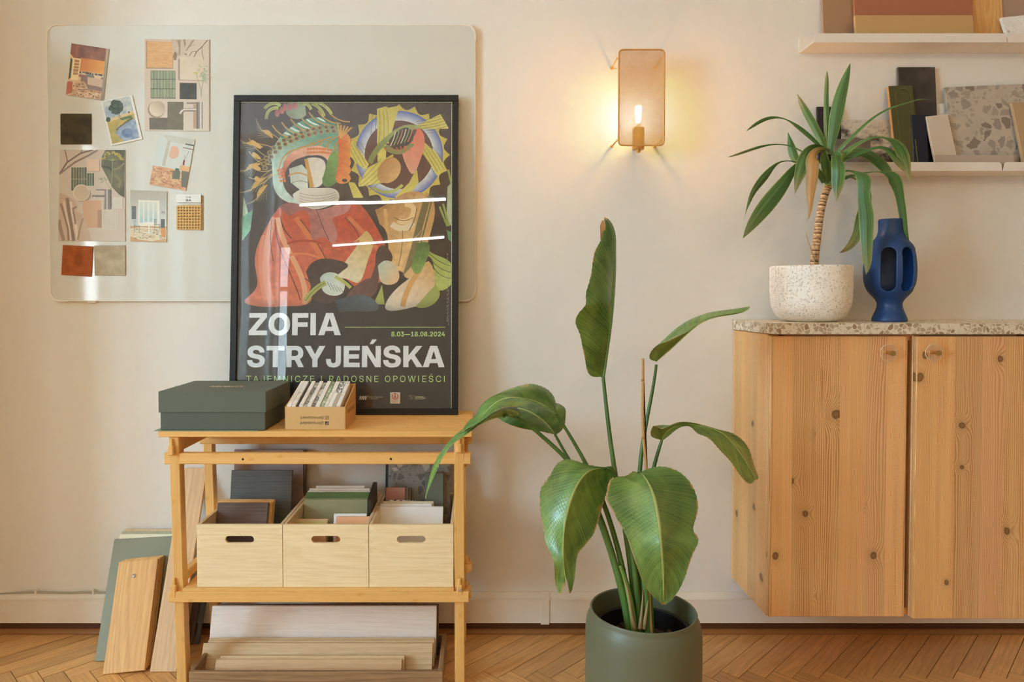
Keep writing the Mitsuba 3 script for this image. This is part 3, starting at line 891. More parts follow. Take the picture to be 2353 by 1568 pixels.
lay += [(unary_union([ell(*fu(665 + 120 * math.cos(a) * q, 165 - 95 * abs(math.sin(a)) * q), r.uniform(1, 2.3), r.uniform(1, 2)) for a, q in zip(r.uniform(-0.3, 3.4, 60), r.uniform(0.7, 1.05, 60))]), lin('#b09b42')),
        (unary_union([ell(*fu(560 + 45 * r.normal() * 0.6, 385 + 30 * r.normal() * 0.6), 1.2, 0.9) for _ in range(30)]), lin('#8f9170'))]
cloth = U((62, 560), (75, 540), (150, 575), (230, 625), (260, 680), (262, 755), (320, 780), (350, 830), (375, 930), (405, 1000), (425, 1090), (48, 1085))
lay += [(cloth, tone('#bda184', '#c9ae92', fu(60, 600), fu(400, 1000), 0.05, 30)),
        (L_([fu(75, 660), fu(120, 800), fu(160, 950), fu(165, 1088)], 5), lin('#8f745a')), (L_([fu(150, 600), fu(170, 760), fu(200, 930), fu(225, 1088)], 7), lin('#876c53')), (L_([fu(190, 640), fu(210, 780), fu(250, 920), fu(270, 1088)], 6), lin('#d9c2a6')),
        (L_([fu(262, 700), fu(215, 720), fu(230, 800), fu(245, 900)], 4), lin('#977c62')), (L_([fu(330, 830), fu(300, 930), fu(270, 1080)], 4), lin('#a68b70')), (L_([fu(55, 850), fu(75, 960), fu(110, 1085)], 8), lin('#9b8066')), (L_([fu(110, 640), fu(140, 800), fu(180, 960), fu(190, 1088)], 4), lin('#d3bb9e'))]
sheet(c, 'print', lay, 0.0010)

# postcard with a pink round shape on a pale wall
c = thing('postcard', 'tilted postcard of a pale room with a pink round shape on the wall', 'postcard')
m = quadmap([(365, 307), (448, 322), (427, 439), (344, 424)])
S = lambda *a: P_([m(s, t) for s, t in a])
lay = [(S((0, 0), (1, 0), (1, 1), (0, 1)), lin('#cdcdbf')), (S((0, 0), (1, 0), (0.95, 0.12), (0.3, 0.12), (0.12, 0.0)), lin('#c3c0ae')), (S((0.03, 0.02), (0.28, 0.13), (0.3, 0.62), (0.03, 0.6)), lin('#cbcfc4')), (S((0.28, 0.1), (0.36, 0.1), (0.33, 0.6), (0.24, 0.6)), lin('#bdb6a0')),
       (S((0.0, 0.63), (0.5, 0.62), (1, 0.68), (1, 1), (0, 1)), mottle('#c98f66', '#dbb183', 70, 41)),
       *cells(m, 0.02, 0.98, 0.66, 0.98, 15, 11, 0.55, ['#8a4f37', '#a96a4c', '#6b4a3c', '#dcb98c'], 42, 0.6)]
kid = [m(0.5 + 0.145 * math.cos(a) * (1 - 0.28 * math.exp(-((a - 3.3) * 2.2) ** 2)), 0.31 + 0.125 * math.sin(a)) for a in np.linspace(0, 2 * math.pi, 50)[:-1]]
lay += [(P_(kid), lin('#d9ac90')), (S((0.72, 0.53), (1, 0.53), (1, 0.63), (0.74, 0.63)), lin('#dcaa78')), (S((0.8, 0.63), (1, 0.63), (1, 0.94), (0.86, 0.93)), lin('#77705c')), (S((0.56, 0.66), (0.76, 0.64), (0.78, 0.8), (0.58, 0.82)), lin('#6f6d59')),
        (S((0.62, 0.6), (0.73, 0.6), (0.73, 0.65), (0.62, 0.65)), lin('#5f6a54')), (S((0.79, 0.42), (0.84, 0.42), (0.84, 0.52), (0.79, 0.52)), lin('#8a4a44')),
        (S((0.77, 0.1), (1, 0.1), (1, 0.125), (0.77, 0.12)), lin('#5c564a')), (S((0.72, 0.175), (1, 0.18), (1, 0.2), (0.72, 0.19)), lin('#8d6f60')), (L_([m(0.82, 0.42), m(0.88, 0.3), m(0.9, 0.22)], 0.6), lin('#5d5648')), (L_([m(0.82, 0.42), m(0.8, 0.32)], 0.5), lin('#5d5648')),
        (L_([m(0.82, 0.0), m(0.82, 0.11)], 0.5), lin('#a9a493')), (L_([m(0.9, 0.0), m(0.9, 0.11)], 0.5), lin('#a9a493'))]
sheet(c, 'print', lay, 0.0010)

# postcard with a dining room
c = thing('postcard', 'upright postcard of a dining room with tall pale doors and a round rug', 'postcard')
m = quadmap([(300, 437), (384, 440), (383, 557), (300, 555)])
S = lambda *a: P_([m(s, t) for s, t in a])
lay = [(S((0, 0), (1, 0), (1, 1), (0, 1)), tone('#b3a893', '#c9cdc4', (340, 437), (340, 520), 0.02, 20)), (S((0, 0.7), (1, 0.69), (1, 1), (0, 1)), lin('#c59a6c')), (S((0.0, 0.75), (0.3, 0.72), (1, 0.73), (1, 0.93), (0.6, 0.985), (0.25, 0.965), (0.0, 0.9)), lin('#d8c9a8')),
       *cells(m, 0.03, 0.97, 0.75, 0.95, 10, 9, 0.5, ['#6b5646', '#a98a66', '#c99f6f'], 51, 0.2),
       (S((0.22, 0.19), (0.8, 0.19), (0.8, 0.69), (0.22, 0.69)), lin('#e4dcc4'))]
for i in range(4):
    lay.append((S((0.26 + 0.13 * i, 0.22), (0.35 + 0.13 * i, 0.22), (0.35 + 0.13 * i, 0.63), (0.26 + 0.13 * i, 0.63)), tone('#cfd2c2', '#a9c3c4', (340, 465), (340, 512), 0.02, 20)))
lay += [(S((0.04, 0.31), (0.16, 0.31), (0.16, 0.57), (0.04, 0.57)), lin('#6a6d66')), (S((0.84, 0.55), (0.95, 0.55), (0.95, 0.72), (0.84, 0.72)), lin('#62665f')), (S((0.85, 0.39), (0.95, 0.39), (0.95, 0.44), (0.85, 0.44)), lin('#a59a92')),
        (S((0.84, 0.73), (0.98, 0.73), (0.98, 0.89), (0.86, 0.9)), lin('#cf8f50')), (ell(*m(0.5, 0.63), 15, 1.9), lin('#e9e6da')), (S((0.5, 0.64), (0.53, 0.64), (0.53, 0.81), (0.5, 0.81)), lin('#e3e0d5')), (ell(*m(0.52, 0.82), 8, 1.7), lin('#d9d6ca')),
        (ell(*m(0.5, 0.47), 2.4, 2.4), lin('#d9d3bf')), (L_([m(0.5, 0.0), m(0.5, 0.45)], 0.4), lin('#d9d2bd'))]
for (a, b) in ((0.1, 0.6), (0.66, 0.56)):
    lay.append((unary_union([L_([m(a, b), m(a + 0.02, b + 0.22)], 0.9), L_([m(a, b), m(a + 0.06, b)], 0.9), L_([m(a, b + 0.1), m(a + 0.16, b + 0.1)], 1.2), L_([m(a + 0.15, b + 0.1), m(a + 0.15, b + 0.22)], 0.9), L_([m(a + 0.05, b), m(a + 0.05, b + 0.12)], 0.9)]), lin('#5c5a50')))
sheet(c, 'print', lay, 0.0010)


# fabric swatches with pinked edges
def pinked(q, n=16, d=1.3):
    q = np.asarray(q, float)
    out = []
    cen = q.mean(0)
    for a, b in zip(q, np.roll(q, -1, 0)):
        nrm = np.array([-(b - a)[1], (b - a)[0]]); nrm /= np.linalg.norm(nrm)
        if nrm @ (cen - a) < 0:
            nrm = -nrm
        for k in range(n * 2):
            out.append(a + (b - a) * k / (2 * n) + nrm * (d if k % 2 else 0))
    return P_(out)


for lab, qd, c1, c2, sd in (('dark olive velvet fabric swatch with pinked edges, left edge of the whiteboard', [(139, 261), (210.5, 261.5), (211, 332), (139.5, 332.5)], '#3b3017', '#4d3f20', 61),
                            ('rust orange velvet fabric swatch with pinked edges, at the lower left of the whiteboard', [(144.5, 563), (215, 566.5), (211, 636.5), (141, 632.5)], '#8f430f', '#a95520', 62),
                            ('pale beige velvet fabric swatch with pinked edges, beside the rust orange swatch', [(216, 564.5), (289, 564), (289.5, 634), (218, 634)], '#ab9a7c', '#bfb093', 63)):
    k = thing('fabric_swatch', lab, 'fabric swatch', None)
    poly = pinked(qd)
    part(k, 'backing', extrude(poly, 0.0016), 'm_matte', M=Plane((0, BY - 0.001, 0)).M, color=lin(c1) * 0.9)
    v, f, col = layered([(poly, mottle(c1, c2, 45, sd))], 0.004)
    part(k, 'pile', (v, f), 'm_matte', M=Plane((0, BY - 0.0028, 0)).M, color=col)

# woven cane sample
k = thing('cane_sample', 'square of woven cane webbing under a white label, right of the postcards', 'material sample')
cane = pinked([(406, 472), (464.5, 471), (464, 529), (406, 528.5)], 11, 1.6)
holes = unary_union([ell(412 + 6.55 * i, 478 + 6.6 * j, 2.0, 2.0) for i in range(8) for j in range(8)])
web = cane.difference(holes)
PC = Plane((0, BY - 0.003, 0))
part(k, 'webbing', extrude(web, 0.0012), 'm_matte', M=PC.M, color=lin('#c99a55'))
strands = []
for i in range(9):
    strands += [L_([(408.7 + 6.55 * i, 473), (408.7 + 6.55 * i, 528)], 1.5), L_([(407, 474.7 + 6.6 * i), (463.5, 474.7 + 6.6 * i)], 1.5)]
part(k, 'strand', extrude(unary_union(strands).difference(holes).intersection(cane), 0.0010), 'm_matte', M=PC.M @ move(0, 0, 0.0012), color=lin('#ddb36c'))
part(k, 'backing', extrude(P_([(460, 449), (466.5, 450), (466.5, 529), (462, 530), (462, 470)]), 0.0016), 'm_matte', M=Plane((0, BY - 0.001, 0)).M, color=lin('#a98450'))
part(k, 'label', extrude(P_([(406, 447.5), (463, 447.5), (463, 466), (406, 465.5)]), 0.0012), 'm_satin', M=PC.M @ move(0, 0, 0.0012), color=lin('#e3dfd4'))
for txt, b in (('GA', (429, 452, 441, 456.5)), ('BA', (429, 458.5, 441, 463.5))):
    a0, a1 = PB.px(b[0], b[3]), PB.px(b[2], b[1])
    part(k, 'lettering', lettering(txt, (*a0, *a1), txt == 'BA', 0.0002), 'm_matte', M=PC.M @ move(0, 0, 0.0025), color=lin('#6b675f'))

# ---------------------------------------------------------------- sconce
sc = thing('wall_sconce', 'glowing wall sconce with a perforated brass screen and a round bulb', 'lamp')
SY = -0.10
sx0, sx1, sz1, sz0 = at(1420, 224, SY)[0], at(1528, 224, SY)[0], at(1474, 112.5, SY)[2], at(1474, 336, SY)[2]
w_, h_ = sx1 - sx0, sz1 - sz0
MS = mat((sx0, SY, sz0), (1, 0, 0), (0, 0, 1), (0, -1, 0))
rim = rounded(0, 0, w_, h_, 0.016)
path = np.array(rim.buffer(-0.0022).exterior.coords)[:-1]
path = np.vstack([path, path[:2]])
part(sc, 'frame', tube(np.c_[path, np.zeros(len(path))], 0.0026, 10, caps=False), 'm_lamp', M=MS, smooth=40)
# perforated sheet: a lattice of round holes, staggered
pit, hr = 0.00375, 0.00133
nx, nz = int(w_ / pit), int(h_ / (pit * 0.866))
ok = rim.buffer(-0.0012)
V, Fc, n0 = [], [], 0
ang = np.arange(8) * math.pi / 4
sq = np.array([[1, 0], [1, 1], [0, 1], [-1, 1], [-1, 0], [-1, -1], [0, -1], [1, -1]]) * 0.5
core = shapely.prepared.prep(ok.buffer(-0.003))
okp = shapely.prepared.prep(ok)
px_, pz_ = w_ / nx, h_ / nz
for i in range(-1, nx + 1):
    for j in range(nz):
        c0 = np.array([(i + 0.5 + 0.5 * (j % 2)) * px_, (j + 0.5) * pz_])
        if not core.contains(Point(c0)):
            continue
        o = c0 + sq * [px_, pz_]
        hh = c0 + np.c_[np.cos(ang), np.sin(ang)] * hr
        V.append(np.vstack([o, hh])); a = np.arange(8); b = (a + 1) % 8
        Fc.append(np.vstack([np.stack([a, b, a + 8], 1), np.stack([b, b + 8, a + 8], 1)]) + n0); n0 += 16
V, Fc = np.vstack(V), np.vstack(Fc)
holes_region = unary_union([sbox(*(V[i * 16:i * 16 + 8].min(0)), *(V[i * 16:i * 16 + 8].max(0))) for i in range(len(V) // 16)])
border = ok.difference(holes_region.buffer(-1e-5))
front = (np.c_[V, np.zeros(len(V))], Fc)
vb, fb, _ = layered([(border, [0, 0, 0])])
sheet3 = cat(front, (vb, fb))
part(sc, 'perforated_screen', cat(sheet3, (sheet3[0] + [0, 0, -0.0006], sheet3[1][:, ::-1])), 'm_lamp', M=MS @ move(0, 0, -0.0004))
for u, v in ((1418.5, 134), (1521, 134), (1418.5, 322), (1521, 322)):
    p = at(u, v, SY + 0.003)
    part(sc, 'standoff', cat(tube([p, [p[0], -0.004, p[2]]], 0.0024, 10), tube([[p[0], -0.007, p[2]], [p[0], -0.0005, p[2]]], 0.0048, 14)), 'm_lamp', smooth=40)
bp = at(1467, 263, -0.052)
sk0, sk1 = at(1463.5, 344, -0.052), at(1465.5, 294, -0.052)
sk0[0] = sk1[0] = bp[0]
part(sc, 'socket', lathe([(0, sk0[2]), (0.0175, sk0[2]), (0.0195, sk0[2] + 0.002), (0.0195, sk1[2] - 0.001), (0.0185, sk1[2]), (0, sk1[2])], 40), 'm_lamp', M=move(bp[0], bp[1], 0), smooth=40)
part(sc, 'cable_nut', lathe([(0, sk0[2] - 0.011), (0.006, sk0[2] - 0.009), (0.008, sk0[2] - 0.003), (0.008, sk0[2]), (0, sk0[2])], 24), 'm_lamp', M=move(bp[0], bp[1], 0), smooth=40)
part(sc, 'arm', tube([[bp[0], bp[1] + 0.01, sk0[2] + 0.012], [bp[0] - 0.004, -0.0005, sk0[2] + 0.012]], 0.005, 12), 'm_lamp', smooth=40)
R = 0.0400
prof = [(0.0135, sk1[2] - bp[2])] + [(R * math.sin(a), -R * math.cos(a)) for a in np.linspace(0.42, math.pi - 0.001, 30)]
bulb = part(sc, 'bulb', lathe(prof, 48), 'm_glass', M=move(*bp), smooth=True)
fil = []
for k in range(8):
    a = k * math.pi / 4
    fil.append(tube([bp + [0.004 * math.cos(a), 0.004 * math.sin(a), -0.026], bp + [0.0085 * math.cos(a), 0.0085 * math.sin(a), 0.025]], 0.0017, 6))
part(sc, 'filament', cat(*fil), 'm_glass', emitter={'type': 'area', 'radiance': {'type': 'rgb', 'value': list(BULB_LIGHT)}})
part(sc, 'bulb_stem', tube([[bp[0], bp[1], sk1[2] - 0.002], bp + [0, 0, -0.027]], 0.006, 12), 'm_ceiling', smooth=40)


# ---------------------------------------------------------------- folding bamboo shelf table
tb = thing('shelf_table', 'bamboo folding shelf table with wedge-pegged legs and a middle shelf', 'shelf table')
TZ = 0.7515                                     # its top
X0, X1 = -0.905, -0.019
K = [0]


def bam(name, a, b, axis, bev=0.0022, M=None, parent=tb, label=None):
    K[0] += 1
    return wpart(parent, name, box2(a, b, bev), axis, 'm_wood', 10 * (K[0] % 29), M, label)


def skew_leg(name, x0, x1, yt, yb, depth, z1=0.7345):
    """a leg whose foot stands farther back than its top"""
    v, f = box2((x0, 0, 0), (x1, depth, z1), 0.0022)
    v = v + np.c_[0 * v[:, 0], yb + (yt - yb) * v[:, 2] / z1, 0 * v[:, 0]]
    K[0] += 1
    return wpart(tb, name, (v, f), 2, 'm_wood', 10 * (K[0] % 29))


bam('table_top', (X0, -0.384, TZ - 0.0165), (X1, -0.030, TZ), 0, 0.0015)
skew_leg('leg', -0.8790, -0.8500, -0.3750, -0.338, 0.032)
skew_leg('leg', -0.0695, -0.0405, -0.3750, -0.338, 0.032)
skew_leg('leg', -0.8785, -0.8495, -0.136, -0.085, 0.030)
skew_leg('leg', -0.0700, -0.0410, -0.136, -0.085, 0.030)
bam('front_rail', (-0.8950, -0.371, 0.6545), (-0.0215, -0.351, 0.6865), 0)
for u, v in ((558, 1056), (898, 1055)):
    p = at(u, v, -0.3712)
    part(tb, 'peg_hole', tube([p + [0, -0.0002, 0], p + [0, 0.004, 0]], 0.0032, 16), 'm_matte', color=lin('#2c1c10'), label='dark bored hole in the front rail')
bam('back_rail', (-0.8900, -0.1325, 0.6620), (-0.0225, -0.114, 0.7150), 0)
for x in (-0.8745, -0.0655):
    bam('side_rail', (x, -0.343, 0.6885), (x + 0.021, -0.06, 0.7345), 1)
    bam('side_rail', (x, -0.345, 0.3000), (x + 0.021, -0.05, 0.3280), 1)
bam('shelf_board', (-0.8490, -0.3640, 0.2860), (-0.0710, -0.050, 0.2945), 0, 0.001)
bam('shelf_rail', (-0.8900, -0.3650, 0.2545), (-0.0275, -0.345, 0.2855), 0)
bam('shelf_rail', (-0.8900, -0.105, 0.2545), (-0.0275, -0.086, 0.2855), 0)
# stub tenons that stand out on the right, wedges and pegs on the fronts of the legs
for z0, z1, w, y0, y1 in ((0.7115, 0.7325, 0.022, -0.335, -0.305), (0.6540, 0.7040, 0.010, -0.332, -0.31), (0.640, 0.654, 0.008, -0.34, -0.32), (0.700, 0.7115, 0.012, -0.33, -0.312),
                          (0.3535, 0.3700, 0.010, -0.33, -0.305), (0.3330, 0.3535, 0.0205, -0.335, -0.30), (0.3255, 0.333, 0.012, -0.33, -0.31), (0.2545, 0.2860, 0.018, -0.34, -0.315), (0.286, 0.298, 0.01, -0.333, -0.312), (0.2445, 0.2545, 0.01, -0.333, -0.312)):
    bam('tenon', (-0.0410, y0, z0), (-0.0410 + w, y1, z1), 0, 0.0012)
for u, v0, v1, ly in ((396, 1023, 1046, -0.3725), (1054.5, 1018, 1040, -0.3725), (401.5, 1342, 1371, -0.3535), (1056.5, 1342, 1366, -0.3535)):
    a, b = at(u - 8.5, v1, ly), at(u + 8.5, v0, ly)
    a[0], b[0] = (a[0] + b[0]) / 2 - 0.0085, (a[0] + b[0]) / 2 + 0.0085
    bam('wedge', (a[0], ly - 0.013, a[2]), (b[0], ly - 0.001, b[2]), 2, 0.003)
    xm = (a[0] + b[0]) / 2
    bam('peg', (xm - 0.0045, ly - 0.0085, b[2] - 0.002), (xm + 0.0045, ly + 0.001, b[2] + 0.018), 2, 0.002)
p = at(1056.5, 1358, -0.368)
part(tb, 'screw', cat(tube([p, p + [0, 0.003, 0]], 0.0048, 20), tube([p + [0, -0.0006, 0], p + [0, 0.002, 0]], 0.0022, 6)), 'm_steel', label='round white screw head on the lower right wedge')

# ---------------------------------------------------------------- leaning boards
BK = [3]


def leaning(name, label, category, uL, uR, vT, Yt, Yb, zb, thick, look, col=None, group=None, axis=0, bev=0.0012, yaw=0.0, shift=0.0):
    """a board whose front top edge is seen between (uL, vT) and (uR, vT) at depth Yt and whose foot stands at (Yb, zb)"""
    A, B = at(uL, vT, Yt), at(uR, vT, Yt)
    w = B[0] - A[0]
    d = np.array([shift, Yb - Yt, zb - A[2]])
    L = np.linalg.norm(d)
    ey = -d / L
    ex = np.array([math.cos(yaw), math.sin(yaw), 0.0]); ex -= ey * (ex @ ey); ex /= np.linalg.norm(ex)
    n = np.cross(ex, ey)
    M = mat(A + d, ex, ey, n)
    v, f = box2((0, 0, -thick), (w, L, 0), bev)
    k = thing(name, label, category, group)
    if isinstance(look, int):
        BK[0] += 1
        wood(k, (v, f), axis, 'm_wood', look + 10 * (BK[0] % 30), M)
    elif look in ('m_stone', 'm_stone_matte'):
        planar(k, (v, f), look, col, M)
    else:
        put(k, (v, f), look, M=M, color=lin(col))
    return k, M, w, L


ZS = 0.2950      # shelf surface
# pinkish panel standing behind the crates, charcoal board etc. (left wooden crate)
BIN_Z = ZS + 0.0095
leaning('panel', 'tall greyish pink panel with a brown edge behind the left wooden crate', 'board sample', 538, 697, 1034, -0.030, -0.0445, BIN_Z, 0.010, 'm_matte', '#a18c82')
leaning('edge_board', 'narrow brown board edge beside the greyish pink panel in the left crate', 'board sample', 697.6, 703.5, 1035, -0.030, -0.0435, BIN_Z, 0.012, 6)
leaning('wood_sample', 'large charcoal brushed wood sample in the left crate', 'board sample', 532, 672, 1081, -0.105, -0.150, BIN_Z, 0.012, 7)
for i, (a, b, v, y) in enumerate(((504, 631, 1147.5, -0.178), (501, 629, 1151, -0.1905), (499, 626, 1154.5, -0.203))):
    leaning('wood_sample', f'oak wood sample, {("rearmost", "middle", "foremost")[i]} of the three behind the dark brown one', 'board sample', a, b, v, y, y - 0.062, BIN_Z, 0.0115, 2)
leaning('wood_sample', 'dark brown wood sample, front of the left crate', 'board sample', 500, 617, 1155.5, -0.216, -0.285, BIN_Z, 0.0115, 6)

# middle crate
for nm, lab, cat_, a, b, v, y, lk, col in (
        ('tile_sample', 'cream tile sample, highest and rearmost in the middle crate', 'tile sample', 726, 838, 1116, -0.072, 'm_satin', '#e0d9c8'),
        ('tile_sample', 'pinkish cream tile sample behind the dark green ones in the middle crate', 'tile sample', 711, 850, 1122, -0.084, 'm_satin', '#ddd2c4'),
        ('tile_sample', 'ivory tile sample just behind the dark green board in the middle crate', 'tile sample', 707, 852, 1127.5, -0.096, 'm_satin', '#dfd8c2'),
        ('board_sample', 'dark green board sample in the middle crate', 'board sample', 703.5, 848.5, 1131.5, -0.112, 'm_satin', '#4d6a2c'),
        ('board_sample', 'medium green board sample seen as a strip above the sage one', 'board sample', 699.5, 846, 1144, -0.134, 'm_satin', '#6f7f50'),
        ('board_sample', 'large sage green board sample, middle crate', 'board sample', 699, 846, 1147.5, -0.150, 'm_satin', '#938f66')):
    leaning(nm, lab, cat_, a, b, v, y, y - 0.062, BIN_Z, 0.009, lk, col)
# dark panel on edge against the right side of the middle crate
k = thing('board_sample', 'black board sample standing on edge at the right of the middle crate', 'board sample')
prof = Polygon([(-0.245, BIN_Z), (-0.11, BIN_Z), (-0.11, 0.530), (-0.119, 0.537), (-0.135, 0.537), (-0.245, 0.515)])
put(k, extrude(prof, 0.0105), 'm_satin', M=mat((-0.3375, 0, 0), (0, 1, 0), (0, 0, 1), (1, 0, 0)), color=lin('#2f302c'))
for i, cc in enumerate(['#eec9a6', '#d9cf93', '#cfc27e', '#e9c79c', '#efc397']):
    leaning('colour_card', f'small {("peach", "pale green", "yellow green", "sand", "light orange")[i]} colour card in the stack at the front left of the middle crate', 'colour card', 677.5 - 2.6 * i, 754.5 - 1.2 * i, 1193.5 + 3.6 * i, -0.238 - 0.0105 * i, -0.262 - 0.0105 * i, BIN_Z, 0.0075, 'm_satin', cc, 'small colour cards in the middle crate')
leaning('tile_sample', 'white tile sample behind the peach one in the middle crate', 'tile sample', 767, 842.5, 1181, -0.268, -0.298, BIN_Z, 0.008, 'm_satin', '#ecebe6', yaw=0.0)
leaning('tile_sample', 'peach orange tile sample at the front right of the middle crate', 'tile sample', 772.5, 849, 1187.5, -0.282, -0.312, BIN_Z, 0.008, 'm_satin', '#e9b083')

# right crate
leaning('terrazzo_tile', 'black edged tile sample behind the grey terrazzo tile in the right crate', 'tile sample', 886.5, 1030, 1050, -0.045, -0.085, BIN_Z, 0.0085, 'm_satin', '#2d2f2c')
leaning('terrazzo_tile', 'large grey terrazzo tile sample in the right crate', 'tile sample', 892.5, 1035, 1052, -0.058, -0.098, BIN_Z, 0.010, 'm_stone', 2)
leaning('slate_tile', 'brown backed tile sample just behind the grey green slate one', 'tile sample', 984, 1023, 1085.5, -0.085, -0.128, BIN_Z, 0.009, 'm_matte', '#8a6a4a')
leaning('slate_tile', 'narrow grey green slate tile sample in the right crate', 'tile sample', 977, 1019, 1087, -0.095, -0.138, BIN_Z, 0.008, 'm_satin', '#6c7466')
leaning('small_tile', 'dark grey small tile edge right of the pink tile', 'tile sample', 912, 944, 1122, -0.0950, -0.128, BIN_Z, 0.008, 'm_satin', '#7a7266')
leaning('small_tile', 'grey small tile between the pink and the dark grey ones', 'tile sample', 905, 938, 1121.5, -0.1050, -0.138, BIN_Z, 0.008, 'm_satin', '#8f897d')
leaning('small_tile', 'small dusty pink tile sample in the right crate', 'tile sample', 886.5, 931, 1121, -0.1150, -0.148, BIN_Z, 0.008, 'm_satin', '#b98375')
leaning('speckled_tile', 'black and white speckled tile edge behind the cream board', 'tile sample', 886, 957, 1149.5, -0.1450, -0.19, BIN_Z, 0.010, 'm_stone', 3)
leaning('board_sample', 'cream board sample, rear of the three white ones in the right crate', 'board sample', 880, 996.5, 1152.5, -0.158, -0.215, BIN_Z, 0.011, 'm_satin', '#dfd0b2')
leaning('board_sample', 'white board sample, middle of the three white ones in the right crate', 'board sample', 874.5, 992.5, 1157, -0.1725, -0.23, BIN_Z, 0.010, 'm_satin', '#e3e0d6')
leaning('board_sample', 'large white board sample at the front of the right crate', 'board sample', 864.5, 1018.5, 1164, -0.1850, -0.275, BIN_Z, 0.010, 'm_satin', '#ebe8df')


# ---------------------------------------------------------------- the three wooden crates
def crate(label, x0, x1, ident):
    k = thing('wooden_crate', label, 'crate', None)
    y0, y1, z0, z1, t = -0.3550, -0.0260, ZS + 0.0003, 0.4765, 0.009
    w, h = x1 - x0, z1 - z0
    hole = sbox(w / 2 - 0.031, h - 0.043, w / 2 + 0.031, h - 0.043).buffer(0.0103, quad_segs=8)
    fr = sbox(0, 0, w, h).difference(hole)
    v, f = extrude(fr, t)
    wpart(k, 'front', (v, f), 0, 'm_wood', 1 + 10 * ident, mat((x0, y0 + t, z0), (1, 0, 0), (0, 0, 1), (0, -1, 0)))
    wpart(k, 'back', box2((x0, y1 - t, z0), (x1, y1, z1)), 0, 'm_wood', 11 + 10 * ident)
    wpart(k, 'side', box2((x0, y0 + t, z0), (x0 + t, y1 - t, z1), 0.0007), 1, 'm_wood', 21 + 10 * ident)
    wpart(k, 'side', box2((x1 - t, y0 + t, z0), (x1, y1 - t, z1), 0.0007), 1, 'm_wood', 31 + 10 * ident)
    wpart(k, 'bottom', box2((x0 + t, y0 + t, z0), (x1 - t, y1 - t, z0 + 0.006), 0.0005), 1, 'm_wood', 41 + 10 * ident)
    js = []
    for j in range(6):
        zz = z0 + 0.012 + j * 0.0285
        for xx in (x0 + 0.0002, x1 - 0.0092):
            js.append(box2((xx, y0 - 0.0003, zz), (xx + 0.009, y0 + 0.004, zz + 0.0115), 0.0002))
    wpart(k, 'finger_joint', cat(*js), 1, 'm_wood', 51 + 10 * ident, label='end grain of the finger joints')
    labels[k + '__finger_joint'] = {'label': 'end grain of the finger joints', 'kind': 'stuff'}
    return k


crate('pale wooden crate holding dark wood samples, left one on the middle shelf', -0.8100, -0.5640, 1)
crate('pale wooden crate holding green samples, between the two other crates', -0.5625, -0.3165, 2)
crate('pale wooden crate holding white and grey samples, right one on the middle shelf', -0.3150, -0.0730, 3)

# ---------------------------------------------------------------- on the table top
bxk = thing('storage_box', 'dark grey green lidded cardboard storage box on the table top', 'box')
gx0, gx1, gy0, gy1 = -0.905, -0.6005, -0.3800, -0.1280
gz = TZ + 0.0016
part(bxk, 'base', box2((gx0 + 0.004, gy0 + 0.004, gz), (gx1 - 0.004, gy1 - 0.004, gz + 0.062), 0.0012), 'm_matte', color=lin('#565b4f'))
lid = box2((gx0, gy0, gz + 0.0505), (gx1, gy1, gz + 0.1105), 0.0016)
part(bxk, 'lid', lid, 'm_matte', color=lin('#5e6356'))
a0, a1 = on_z(481, 890, gz + 0.1107), on_z(566, 885.8, gz + 0.1107)
part(bxk, 'lettering', lettering('KAOBKAN', (a0[0], a0[1], a1[0], a0[1] + 0.030), False, 0.0003), 'm_satin', M=move(0, 0, gz + 0.1106), color=lin('#c9a88f'), label='rose gold lettering on the lid')
k = thing('paper_sheet', 'thin green sheet lying under the grey green storage box', 'paper')
put(k, box2((gx0 - 0.012, gy0 - 0.0035, TZ + 0.0003), (gx1 - 0.02, gy1, TZ + 0.0013), 0.0003), 'm_matte', color=lin('#8d9a82'))

cb = thing('cardboard_box', 'small open kraft cardboard box full of terrazzo samples on the table top', 'box')
cx0, cx1, cy0, cy1, cz = -0.5520, -0.3800, -0.3640, -0.1950, TZ + 0.0004
card = '#c39a63'
prof = Polygon([(0, 0), (cy1 - cy0, 0), (cy1 - cy0, 0.112), (0.0, 0.0655)])
part(cb, 'front_panel', box2((cx0, cy0, cz), (cx1, cy0 + 0.003, cz + 0.0655), 0.0008), 'm_matte', color=lin('#cba56e'))
part(cb, 'back_panel', box2((cx0, cy1 - 0.003, cz), (cx1, cy1, cz + 0.111), 0.0008), 'm_matte', color=lin(card))
for x in (cx0, cx1 - 0.003):
    part(cb, 'side_panel', extrude(prof, 0.003), 'm_matte', M=mat((x, cy0, cz), (0, 1, 0), (0, 0, 1), (1, 0, 0)), color=lin('#c08f55'))
part(cb, 'bottom_panel', box2((cx0, cy0, cz), (cx1, cy1, cz + 0.003), 0.0005), 'm_matte', color=lin(card))
part(cb, 'fold_line', box2((cx1 - 0.0005, cy0 + 0.002, cz + 0.0652), (cx1 + 0.0003, cy1 - 0.001, cz + 0.0662), 0.0001), 'm_matte', color=lin('#7d5a34'))
PF = Plane((0, cy0 - 0.0001, 0))
for txt, b in (('@terrazzopoland', (690.6, 956, 743.6, 964)), ('@terrazzopoland', (690, 968.2, 743.0, 976.4))):
    q0, q1 = PF.px(b[0], b[3]), PF.px(b[2], b[1])
    part(cb, 'lettering', lettering(txt, (*q0, *q1), False, 0.0002, turn=True), 'm_matte', M=PF.M, color=lin('#54402a'), label='upside down brown lettering')
ic = PF.px(751.5, 960.5)
sq = lambda r, c_, rr: sbox(c_[0] - r + rr, c_[1] - r + rr, c_[0] + r - rr, c_[1] + r - rr).buffer(rr)
